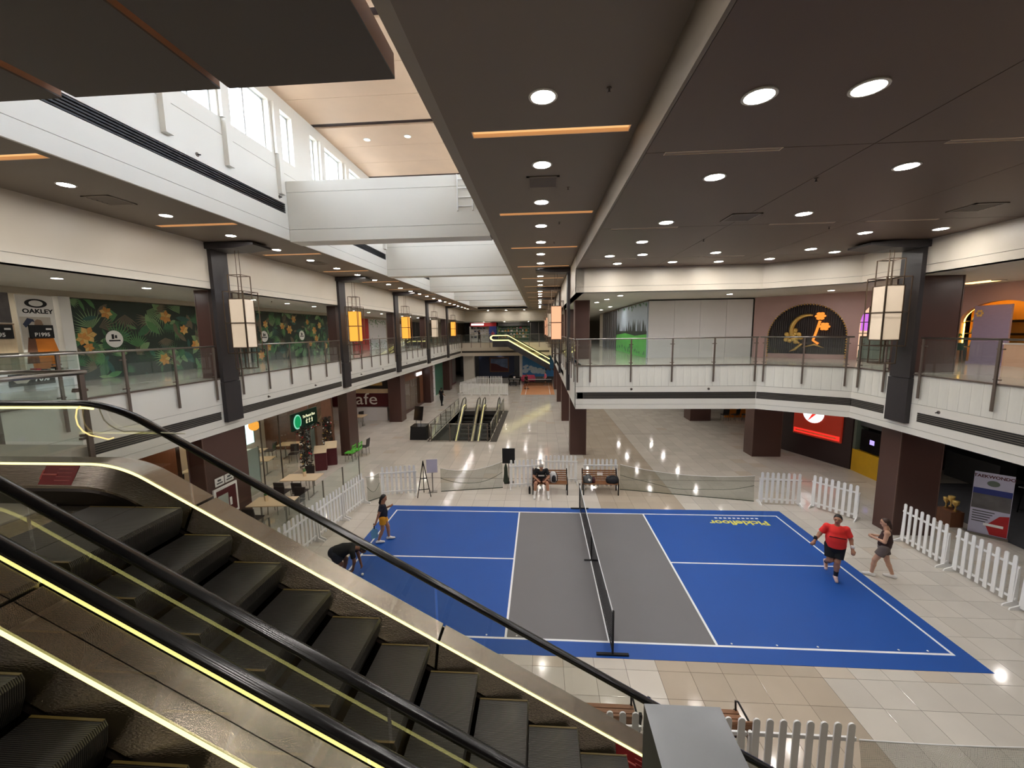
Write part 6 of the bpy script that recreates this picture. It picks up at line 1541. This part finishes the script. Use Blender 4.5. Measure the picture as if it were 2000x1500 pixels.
# ================================================================== PEOPLE (smooth bodies grown from tapered limbs)
def sdf_mesh(prims, h, k):
    """prims: ('c', p0, p1, r0, r1[, clips]) tapered capsule, ('e', c, (rx, ry, rz)[, clips]) ellipsoid; clips keep (p-pt).n < 0"""
    lo = np.full(3, 1e9); hi = -lo
    for q in prims:
        pts = [np.array(q[1], float)]+([np.array(q[2], float)] if q[0] == 'c' else []); r = max(q[3], q[4]) if q[0] == 'c' else max(q[2])
        for p_ in pts: lo = np.minimum(lo, p_-r); hi = np.maximum(hi, p_+r)
    lo = lo-3*h-k; n = np.ceil((hi+3*h+k-lo)/h).astype(int)+1
    ax = [lo[i]+h*np.arange(n[i]) for i in range(3)]
    D = np.full(tuple(n), 0.3)
    for q in prims:
        if q[0] == 'c':
            a, b = np.array(q[1], float), np.array(q[2], float); r0, r1 = q[3], q[4]; clips = q[5] if len(q) > 5 else ()
            mn, mx_ = np.minimum(a, b)-max(r0, r1), np.maximum(a, b)+max(r0, r1)
        else:
            a = np.array(q[1], float); R_ = np.array(q[2], float); clips = q[3] if len(q) > 3 else (); mn, mx_ = a-R_, a+R_
        i0 = np.maximum(0, np.floor((mn-lo-2.5*k-2*h)/h).astype(int)); i1 = np.minimum(n, np.ceil((mx_-lo+2.5*k+2*h)/h).astype(int)+1)
        X, Y, Z = np.meshgrid(*[ax[i][i0[i]:i1[i]] for i in range(3)], indexing='ij'); P = np.stack([X, Y, Z], -1)
        if q[0] == 'c':
            ab = b-a; t_ = np.clip(((P-a)@ab)/max(1e-9, ab@ab), 0, 1)
            d = np.linalg.norm(P-a-t_[..., None]*ab, axis=-1)-(r0+(r1-r0)*t_)
        else:
            s = (P-a)/R_; l = np.linalg.norm(s, axis=-1); d = (l-1)*l/np.maximum(1e-6, np.linalg.norm(s/R_, axis=-1))
        for pt, nn in clips: d = np.maximum(d, (P-np.array(pt, float))@(np.array(nn, float)/np.linalg.norm(nn)))
        S = D[i0[0]:i1[0], i0[1]:i1[1], i0[2]:i1[2]]
        hh = np.clip(0.5+0.5*(S-d)/k, 0, 1); S[...] = S*(1-hh)+d*hh-k*hh*(1-hh)
    neg = D < 0; c = n-1
    acc = np.zeros(tuple(c)+(3,)); cnt = np.zeros(tuple(c))
    def sub(A, o): return A[o[0]:o[0]+c[0], o[1]:o[1]+c[1], o[2]:o[2]+c[2]]
    for axis in range(3):
        for u in (0, 1):
            for v in (0, 1):
                o0 = [0, 0, 0]; oth = [i for i in range(3) if i != axis]; o0[oth[0]] = u; o0[oth[1]] = v; o1 = list(o0); o1[axis] = 1
                A, B = sub(D, o0), sub(D, o1); m_ = (A < 0) != (B < 0)
                t_ = np.where(m_, A/np.where(m_, A-B, 1), 0)
                for i in range(3): acc[..., i] += np.where(m_, o0[i]+(t_ if i == axis else 0), 0)
                cnt += m_
    act = cnt > 0; idx = -np.ones(tuple(c), int); idx[act] = np.arange(act.sum())
    base = np.argwhere(act); V = lo+h*(base+acc[act]/cnt[act][:, None])
    F = []
    for axis in range(3):
        o1 = [slice(None)]*3; o2 = [slice(None)]*3; o1[axis] = slice(0, -1); o2[axis] = slice(1, None)
        A, B = neg[tuple(o1)], neg[tuple(o2)]; E_ = np.argwhere(A != B)
        oth = [(axis+1) % 3, (axis+2) % 3]; e = E_[(E_[:, oth[0]] > 0) & (E_[:, oth[1]] > 0) & (E_[:, oth[0]] < c[oth[0]]) & (E_[:, oth[1]] < c[oth[1]])]
        def cell(du, dv):
            q = e.copy(); q[:, oth[0]] -= du; q[:, oth[1]] -= dv; return idx[q[:, 0], q[:, 1], q[:, 2]]
        Q = np.stack([cell(1, 1), cell(0, 1), cell(0, 0), cell(1, 0)], 1); fl_ = ~A[e[:, 0], e[:, 1], e[:, 2]]; Q[fl_] = Q[fl_][:, ::-1]; F.append(Q)
    return V, np.concatenate(F)
def sdf_build(prims, h, k, name, material, parent):
    V, F = sdf_mesh(prims, h, k); me = bpy.data.meshes.new(name); me.from_pydata(V.tolist(), [], F.tolist()); me.update()
    me.materials.append(MATS[material]); me.polygons.foreach_set('use_smooth', [True]*len(me.polygons))
    return link(name, me, parent)
mat('skin_tan', (176, 126, 98), 0.55, vary=0.05, scale=6); mat('skin_light', (206, 160, 132), 0.55, vary=0.05, scale=6); mat('skin_brown', (140, 94, 72), 0.55, vary=0.05, scale=6)
mat('cloth_red', (236, 50, 44), 0.8, vary=0.06, scale=8); mat('cloth_black', (20, 20, 24), 0.85, vary=0.12, scale=8); mat('cloth_brown', (66, 44, 40), 0.85, vary=0.1, scale=8)
mat('cloth_taupe', (104, 92, 88), 0.85, vary=0.08, scale=8); mat('cloth_yellow', (226, 156, 30), 0.85, vary=0.08, scale=8); mat('cloth_navy', (24, 28, 42), 0.85, vary=0.1, scale=8); mat('cloth_maroon', (86, 44, 38), 0.85, vary=0.1)
mat('hair_black', (24, 20, 20), 0.5, vary=0.2, scale=30); mat('hair_brown', (58, 38, 30), 0.5, vary=0.2, scale=30); mat('hair_grey', (150, 142, 134), 0.6, vary=0.2, scale=30)
mat('shoe_white', (230, 228, 226), 0.5, vary=0.05); mat('shoe_pink', (206, 176, 174), 0.5, vary=0.1); mat('shoe_dark', (34, 34, 40), 0.5, vary=0.1); mat('eye_dark', (22, 18, 16), 0.3, vary=0); mat('lip', (140, 74, 66), 0.5, vary=0); mat('paddle_blue', (120, 176, 206), 0.35, vary=0.05)
V3 = Vector
def person(label, loc, rz, J, look, h=0.012, fat=1.0, group=None):
    """J: joints in metres, facing -y; look: materials and cuts"""
    t = thing('person', label, 'person', loc, rz, group)
    g = {k_: V3(v) for k_, v in J.items()}
    pel, ch, nk, hd = g['pelvis'], g['chest'], g['neck'], g['head']; s = look.get('scale', 1.0)
    fw = V3(J.get('face', (0, -1, 0))).normalized(); up = (hd-nk).normalized(); side = fw.cross(up).normalized()     # person's right
    B = []
    wr = 0.135*fat*s
    rt = (g['shR']-g['shL'])/2
    B.append(('c', pel, pel.lerp(ch, 0.45), wr*1.0, wr*1.02)); B.append(('c', pel.lerp(ch, 0.45), ch, wr*1.02, wr*0.82))
    for q in ('L', 'R'): B.append(('c', ch.lerp(g['sh'+q], 0.3), g['sh'+q], 0.085*s*fat**0.5, 0.062*s)); B.append(('c', pel, g['hip'+q], wr*0.85, 0.098*s*fat**0.6))
    B.append(('c', ch.lerp(nk, 0.5), hd-up*0.05*s, 0.062*s, 0.052*s))
    B.append(('e', hd+up*0.02*s, (0.082*s, 0.097*s, 0.114*s) if abs(fw.y) > abs(fw.x) else (0.097*s, 0.082*s, 0.114*s)))
    B.append(('c', hd-up*0.05*s+fw*0.03*s, hd-up*0.085*s+fw*0.055*s, 0.05*s, 0.034*s))                   # jaw and chin
    B.append(('c', hd+up*0.0*s+fw*0.085*s, hd-up*0.025*s+fw*0.102*s, 0.011*s, 0.016*s))                    # nose
    for q in (-1, 1): B.append(('c', hd+side*(q*0.078*s)+up*0.015*s, hd+side*(q*0.08*s)-up*0.025*s, 0.016*s, 0.011*s))   # ears
    for q in ('L', 'R'):
        B.append(('c', g['sh'+q], g['el'+q], 0.056*s*fat**0.4, 0.043*s*fat**0.3)); B.append(('c', g['el'+q], g['wr'+q], 0.043*s*fat**0.3, 0.029*s))
        B.append(('c', g['hip'+q], g['kn'+q], 0.092*s*fat**0.5, 0.062*s*fat**0.3)); m_ = g['kn'+q].lerp(g['an'+q], 0.35)
        B.append(('c', g['kn'+q], m_, 0.058*s*fat**0.3, 0.058*s*fat**0.3)); B.append(('c', m_, g['an'+q], 0.058*s*fat**0.3, 0.037*s))
        td = V3(J.get('toe'+q, (0, -1, 0))).normalized(); B.append(('c', g['an'+q], g['an'+q]+td*0.1*s-V3((0, 0, 0.03*s)), 0.036*s, 0.03*s))
        # hand: palm, four curled fingers of unequal length, thumb from the side of the palm
        fd = (g['wr'+q]-g['el'+q]).normalized(); pn = fd.cross(V3(J.get('palm'+q, (0, -1, 0)))).normalized(); cu = fd.cross(pn).normalized()
        pe = g['wr'+q]+fd*0.085*s; B.append(('c', g['wr'+q], pe, 0.027*s, 0.03*s))
        B.append(('c', pe-pn*0.022*s-fd*0.03*s, pe+pn*0.022*s-fd*0.03*s, 0.018*s, 0.018*s))
        for f_, (o, ln) in enumerate(((-0.03, 0.062), (-0.01, 0.075), (0.01, 0.07), (0.03, 0.052))):
            a = pe+pn*(o*s); b = a+(fd*0.75+cu*0.35).normalized()*(ln*0.55*s); c_ = b+(fd*0.35+cu*0.9).normalized()*(ln*0.5*s)
            B.append(('c', a, b, 0.0095*s, 0.0088*s)); B.append(('c', b, c_, 0.0088*s, 0.0075*s))
        a = g['wr'+q]+fd*0.03*s-pn*0.026*s; b = a-pn*0.022*s+fd*0.028*s+cu*0.012*s; B.append(('c', a, b, 0.0115*s, 0.0105*s)); B.append(('c', b, b+fd*0.03*s+cu*0.012*s, 0.0105*s, 0.008*s))
    sdf_build(B, h, 0.022*s, 'body', look['skin'], t)
    # face
    ey = MB()
    for q in (-1, 1): ey.ball(tuple(hd+side*(q*0.032*s)+fw*0.082*s+up*0.018*s), 0.011*s, n=8, m=5)
    ey.build('eyes', 'eye_dark', t, True)
    MB().tube([tuple(hd+side*(0.024*s)+fw*0.09*s-up*0.055*s), tuple(hd+fw*0.097*s-up*0.055*s), tuple(hd-side*(0.024*s)+fw*0.09*s-up*0.055*s)], 0.006*s, 6).build('mouth', 'lip', t, True)
    hm = look.get('hair_mat', 'hair_black')
    MB().tube([tuple(hd+side*(0.05*s)+fw*0.082*s+up*0.04*s), tuple(hd+side*(0.018*s)+fw*0.092*s+up*0.043*s)], 0.005*s, 5).tube([tuple(hd-side*(0.05*s)+fw*0.082*s+up*0.04*s), tuple(hd-side*(0.018*s)+fw*0.092*s+up*0.043*s)], 0.005*s, 5).build('eyebrows', hm, t)
    # hair
    hp = [('e', hd+up*0.03*s-fw*0.012*s, (0.092*s, 0.105*s, 0.114*s) if abs(fw.y) > abs(fw.x) else (0.105*s, 0.092*s, 0.114*s), [(hd+fw*0.03*s+up*0.05*s, (fw*0.9-up*0.55))])]
    for (a, b, r0, r1) in look.get('tail', ()): hp.append(('c', hd+V3(a)*s, hd+V3(b)*s, r0*s, r1*s))
    sdf_build(hp, h, 0.015, 'hair', hm, t)
    # shirt
    e = look.get('ease', 0.018); sl = look.get('sleeve', 0.55); hem = pel.lerp(ch, look.get('hem', -0.1)); ax_ = (ch-pel).normalized()
    cl = [(hem, -ax_), (nk+up*0.005, up)]
    S = [('c', pel, pel.lerp(ch, 0.5), wr*1.05+e, wr*1.06+e, cl), ('c', pel.lerp(ch, 0.5), ch, wr*1.06+e, wr*0.82+e, cl)]
    for q in ('L', 'R'):
        S.append(('c', ch.lerp(g['sh'+q], 0.2), g['sh'+q] if sl > 0 else ch.lerp(g['sh'+q], 0.72), 0.092*s*fat**0.5+e*0.5, (0.064*s+e*0.3) if sl > 0 else 0.066*s, cl))
        if sl > 0:
            en = g['sh'+q].lerp(g['el'+q], sl); dr_ = (g['el'+q]-g['sh'+q]).normalized(); S.append(('c', g['sh'+q], g['sh'+q].lerp(g['el'+q], sl+0.2), 0.058*s*fat**0.2+e*0.4, 0.06*s*fat**0.2+e*0.7, [(en, dr_)]))
    o = sdf_build(S, h, 0.03, 'shirt', look['shirt'], t)
    # shorts
    ln = look.get('leg', 0.7); W_ = [('c', pel.lerp(ch, 0.12), pel-ax_*0.06*s, wr*1.03+e*0.8, wr*0.98+e*0.8, [(pel.lerp(ch, 0.25), ax_)])]
    for q in ('L', 'R'):
        en = g['hip'+q].lerp(g['kn'+q], ln); dr_ = (g['kn'+q]-g['hip'+q]).normalized(); W_.append(('c', g['hip'+q], g['hip'+q].lerp(g['kn'+q], min(1.0, ln+0.15)), 0.1*s*fat**0.25+e*0.7, 0.085*s*fat**0.3+look.get('flare', 0.02), [(en, dr_)]))
        if ln >= 1.0: W_.append(('c', g['kn'+q], g['an'+q], 0.078*s*fat**0.3, 0.062*s))
    sdf_build(W_, h, 0.014, 'trousers' if ln >= 1.0 else 'shorts', look['shorts'], t)
    for q in ('L', 'R'):
        td = V3(J.get('toe'+q, (0, -1, 0))).normalized(); an = g['an'+q]; dn = V3(J.get('sole'+q, (0, 0, -1))).normalized()
        hl = an+dn*0.035*s-td*0.045*s; to = an+dn*0.05*s+td*0.17*s; flr = an+dn*0.078*s
        sdf_build([('c', hl, to, 0.046*s, 0.038*s, [(flr, dn)]), ('c', an+dn*0.01*s, hl, 0.046*s, 0.046*s, [(flr, dn)]), ('c', an+dn*0.0*s, an+td*0.09*s+dn*0.035*s, 0.044*s, 0.036*s, [(flr, dn)])], h, 0.02, 'shoe', look.get('shoes', 'shoe_white'), t)
        if look.get('socks'):
            shn = (an-g['kn'+q]).normalized(); sdf_build([('c', an-shn*0.22*s, an, 0.056*s, 0.044*s, [(an-shn*0.2*s, -shn)])], h, 0.01, 'sock', look['socks'], t)
    return t
def band(t, a, b, r, mt): MB().tube([tuple(a), tuple(b)], r, 12).build('wristband', mt, t, True)

# man in red, walking towards the net with one foot lifted behind
J = dict(pelvis=(0.02, 0.05, 0.93), chest=(0.0, 0.02, 1.28), neck=(0.0, 0.0, 1.48), head=(0.0, -0.03, 1.61), face=(-0.35, -1, -0.05),
 shL=(0.2, 0.03, 1.375), shR=(-0.2, 0.03, 1.375), elL=(0.31, 0.05, 1.11), elR=(-0.33, 0.05, 1.12), wrL=(0.33, -0.08, 0.92), wrR=(-0.44, -0.06, 0.95),
 hipL=(0.11, 0.05, 0.88), hipR=(-0.1, 0.05, 0.88), knL=(0.06, -0.06, 0.5), knR=(-0.09, -0.04, 0.5), anL=(0.06, -0.02, 0.08), anR=(-0.11, 0.3, 0.27), toeR=(0, -0.75, -0.65), soleR=(0, 0.65, -0.75))
p = person('man in a red shirt and black shorts walking on the court baseline', (6.12, -0.55, 0.006), -0.45, J, dict(skin='skin_tan', shirt='cloth_red', shorts='cloth_black', shoes='shoe_pink', socks='cloth_navy', hair_mat='hair_black', hem=-0.12, leg=0.78, sleeve=0.72, ease=0.022, flare=0.02), 0.0105, 1.38)
band(p, (-0.405, 0.0, 1.05), (-0.43, -0.04, 0.98), 0.045, 'cloth_black'); band(p, (0.334, -0.03, 1.0), (0.331, -0.07, 0.94), 0.044, 'shoe_white')
MB().bar((-0.17, -0.2, 1.2), (0.17, -0.2, 1.2), 0.012, 0.018).build('chest_print', 'cloth_black', p)
# woman in brown, striding to the left
J = dict(pelvis=(0, 0.0, 0.86), chest=(0.0, 0.02, 1.17), neck=(0, 0.0, 1.35), head=(0, -0.03, 1.47), face=(0.15, -1, -0.1),
 shL=(0.17, 0.02, 1.28), shR=(-0.17, 0.02, 1.28), elL=(0.2, -0.02, 1.03), elR=(-0.24, 0.05, 1.02), wrL=(0.12, -0.22, 1.06), wrR=(-0.2, -0.2, 1.0),
 hipL=(0.09, 0, 0.82), hipR=(-0.09, 0, 0.82), knL=(0.1, -0.16, 0.46), knR=(-0.09, 0.08, 0.45), anL=(0.1, -0.2, 0.08), anR=(-0.1, 0.22, 0.085), toeL=(0.15, -1, 0.0))
person('woman in a dark brown sleeveless top and taupe shorts striding beside the court', (7.42, -0.42, 0.0), -2.2, J, dict(skin='skin_light', shirt='cloth_brown', shorts='cloth_taupe', hair_mat='hair_brown', sleeve=0, hem=-0.02, leg=0.55, flare=0.03, ease=0.012, scale=0.95, tail=[((0, 0.08, 0.0), (0, 0.13, -0.12), 0.045, 0.03)]), 0.0105, 0.95)
# woman in black and yellow at the left baseline
J = dict(pelvis=(0, 0.0, 0.82), chest=(0.0, 0.0, 1.12), neck=(0, -0.02, 1.28), head=(0, -0.05, 1.4), face=(-0.2, -1, -0.2),
 shL=(0.16, 0.0, 1.21), shR=(-0.16, 0.0, 1.21), elL=(0.2, -0.02, 0.98), elR=(-0.22, 0.1, 0.98), wrL=(0.16, -0.2, 1.06), wrR=(-0.22, 0.18, 0.76),
 hipL=(0.09, 0, 0.78), hipR=(-0.09, 0, 0.78), knL=(0.09, -0.12, 0.44), knR=(-0.09, 0.02, 0.44), anL=(0.09, -0.14, 0.085), anR=(-0.1, 0.16, 0.085))
p = person('woman in a black shirt and yellow shorts holding a pale blue paddle', (-6.32, 0.82, 0.006), 1.85, J, dict(skin='skin_tan', shirt='cloth_navy', shorts='cloth_yellow', sleeve=0.6, hem=0.0, leg=0.5, flare=0.025, scale=0.92, tail=[((0, 0.09, 0.02), (0, 0.14, -0.14), 0.04, 0.03), ((0, 0.14, -0.14), (0, 0.12, -0.24), 0.03, 0.015)]), 0.0105, 0.95)
q = thing('paddle', 'pale blue pickleball paddle hanging from the hand of the woman in yellow shorts', 'paddle', (-6.57, 0.70, 0.02), 0.5)
MB().prism([(-0.1, 0.2), (-0.085, 0.14), (0.085, 0.14), (0.1, 0.2), (0.1, 0.4), (0.07, 0.44), (0.03, 0.46), (-0.03, 0.46), (-0.07, 0.44), (-0.1, 0.4)], -0.008, 0.008, 1).build('blade', 'paddle_blue', q); MB().tube([(0, 0, 0.45), (0, 0, 0.62)], 0.018, 8).build('handle', 'iron_black', q)
# man bending down to the floor
J = dict(pelvis=(0.0, 0.25, 0.72), chest=(0.0, -0.12, 0.80), neck=(0.0, -0.3, 0.76), head=(0.0, -0.42, 0.73), face=(0, -0.5, -0.85),
 shL=(0.18, -0.2, 0.76), shR=(-0.18, -0.2, 0.76), elL=(0.2, -0.26, 0.48), elR=(-0.2, -0.24, 0.5), wrL=(0.16, -0.32, 0.24), wrR=(-0.18, -0.2, 0.33),
 hipL=(0.1, 0.27, 0.68), hipR=(-0.1, 0.27, 0.68), knL=(0.13, 0.05, 0.42), knR=(-0.12, 0.12, 0.42), anL=(0.13, 0.12, 0.085), anR=(-0.12, 0.3, 0.085))
person('man in dark clothes bending down to pick up a ball by the court edge', (-6.62, -1.02, 0.0), 1.8, J, dict(skin='skin_brown', shirt='cloth_black', shorts='cloth_navy', shoes='shoe_dark', leg=0.75, sleeve=0.6, hem=-0.08, flare=0.04), 0.012, 1.05)
t = thing('court_ball', 'small white ball under the hand of the bending man', 'ball', (-6.22, -1.0, 0.045)); MB().ball((0, 0, 0), 0.037, n=12, m=8).build('shell', 'plain_white', t, True); MB().tube([(0.0, 0.0365, 0.0), (0, 0.038, 0.0)], 0.006, 6).build('hole', 'concrete_dark', t)
# seated man in black
J = dict(pelvis=(0, 0.16, 0.56), chest=(0.0, 0.08, 0.86), neck=(0, -0.01, 1.04), head=(0, -0.09, 1.13), face=(0, -0.8, -0.6),
 shL=(0.21, 0.05, 0.97), shR=(-0.21, 0.05, 0.97), elL=(0.3, -0.05, 0.73), elR=(-0.3, -0.05, 0.73), wrL=(0.15, -0.22, 0.63), wrR=(-0.13, -0.22, 0.63),
 hipL=(0.11, 0.12, 0.545), hipR=(-0.11, 0.12, 0.545), knL=(0.23, -0.3, 0.54), knR=(-0.22, -0.3, 0.54), anL=(0.27, -0.42, 0.085), anR=(-0.27, -0.42, 0.085), palmL=(0, -0.3, -1), palmR=(0, -0.3, -1))
p = person('grey-haired man in a black shirt seated on the wooden bench', (-1.39, 4.77, 0.0), 0.0, J, dict(skin='skin_tan', shirt='cloth_black', shorts='cloth_maroon', hair_mat='hair_grey', socks='shoe_white', leg=0.8, sleeve=0.75, hem=0.0, flare=0.03), 0.0115, 1.2)
MB().bar((-0.12, -0.135, 0.8), (0.12, -0.135, 0.8), 0.012, 0.05, (0, -0.25, 1)).build('shirt_print', 'photo_pale', p)
# distant figures
def stand(label, loc, rz, look, sc=1.0, group=None, h=0.022, stride=0.12):
    J = dict(pelvis=(0, 0, 0.92), chest=(0, 0, 1.26), neck=(0, -0.01, 1.46), head=(0, -0.03, 1.58), shL=(0.19, 0, 1.38), shR=(-0.19, 0, 1.38), elL=(0.25, 0.03, 1.12), elR=(-0.27, 0.05, 1.12), wrL=(0.24, -0.12, 0.92), wrR=(-0.22, -0.18, 1.0),
     hipL=(0.1, 0, 0.87), hipR=(-0.1, 0, 0.87), knL=(0.11, -stride*0.6, 0.49), knR=(-0.11, stride*0.4, 0.49), anL=(0.11, -stride, 0.085), anR=(-0.11, stride, 0.085))
    p = person(label, loc, rz, J, look, h, 1.0, group); p.scale = (sc, sc, sc); return p
dark = dict(skin='skin_brown', shirt='cloth_black', shorts='cloth_black', shoes='shoe_dark', leg=1.0, sleeve=0.6)
stand('guard in black uniform walking past the white poster wall', (-10.17, 24.4, 0), 2.6, dark, 0.95, None, 0.02)
stand('player in black standing on the far orange court', (-2.95, 34.6, 0.012), 1.0, dict(dark, leg=0.6), 1.0, None, 0.022)
stand('player in a pale top by the net on the far orange court', (-0.75, 37.6, 0.012), -1.2, dict(skin='skin_light', shirt='pink_soft', shorts='cloth_black', leg=0.7, sleeve=0.5), 0.95, None, 0.025)
stand('shopper in dark clothes walking past the far upper shop', (-9.85, 46.0, ZF2), 1.3, dict(dark, shirt='cloth_navy'), 0.96, None, 0.03)
stand('shopper in a pink top standing near the head of the lit escalator', (-7.95, 46.3, ZF2), 0.3, dict(skin='skin_light', shirt='pink_soft', shorts='cloth_navy', leg=1.0, sleeve=0.6), 0.9, None, 0.03)
# ================================================================== SMALL WALL FITTINGS
t = thing('wall_ladder', 'white cat ladder on the first white beam of the light well', 'ladder', (-3.55, 1.27, 9.95))
for x in (-0.22, 0.22): MB().box(x-0.015, x+0.015, -0.03, 0.03, 0.0, 1.0).build('stile', 'plain_white', t)
for k in range(4): MB().box(-0.2, 0.2, -0.015, 0.015, 0.12+0.25*k, 0.145+0.25*k).build('rung', 'plain_white', t)
def nozzle(loc, rz, label, group):
    t = thing('wall_nozzle', label, 'sprinkler', loc, rz, group)
    MB().lathe([(0.045, 0), (0.045, 0.012), (0.02, 0.014)], 12).build('plate', 'dark_steel', t).rotation_euler = (0, PI/2, 0)
    MB().tube([(0.0, 0, 0), (0.08, 0, -0.01)], 0.014, 8).build('nozzle', 'black_matte', t)
for k in range(-1, 5):
    for d in (2.2, 5.4): nozzle((XL, 1.2+BAY*k+d, 4.2), 0, 'small dark nozzle on the left balcony front above the louvre', 'left fascia nozzles')
for x in (2.1, 5.0): nozzle((x, YR, 4.2), -PI/2, 'small dark nozzle on the straight right balcony front', 'right fascia nozzles')
nozzle((9.05, 0.35, 4.2), PI, 'small dark nozzle on the curved balcony front by the big pilaster', None)
for y in (-1.9, 0.95): nozzle((WX0, y, 10.42), 0, 'tiny nozzle above the louvre on the light well wall', 'well nozzles')
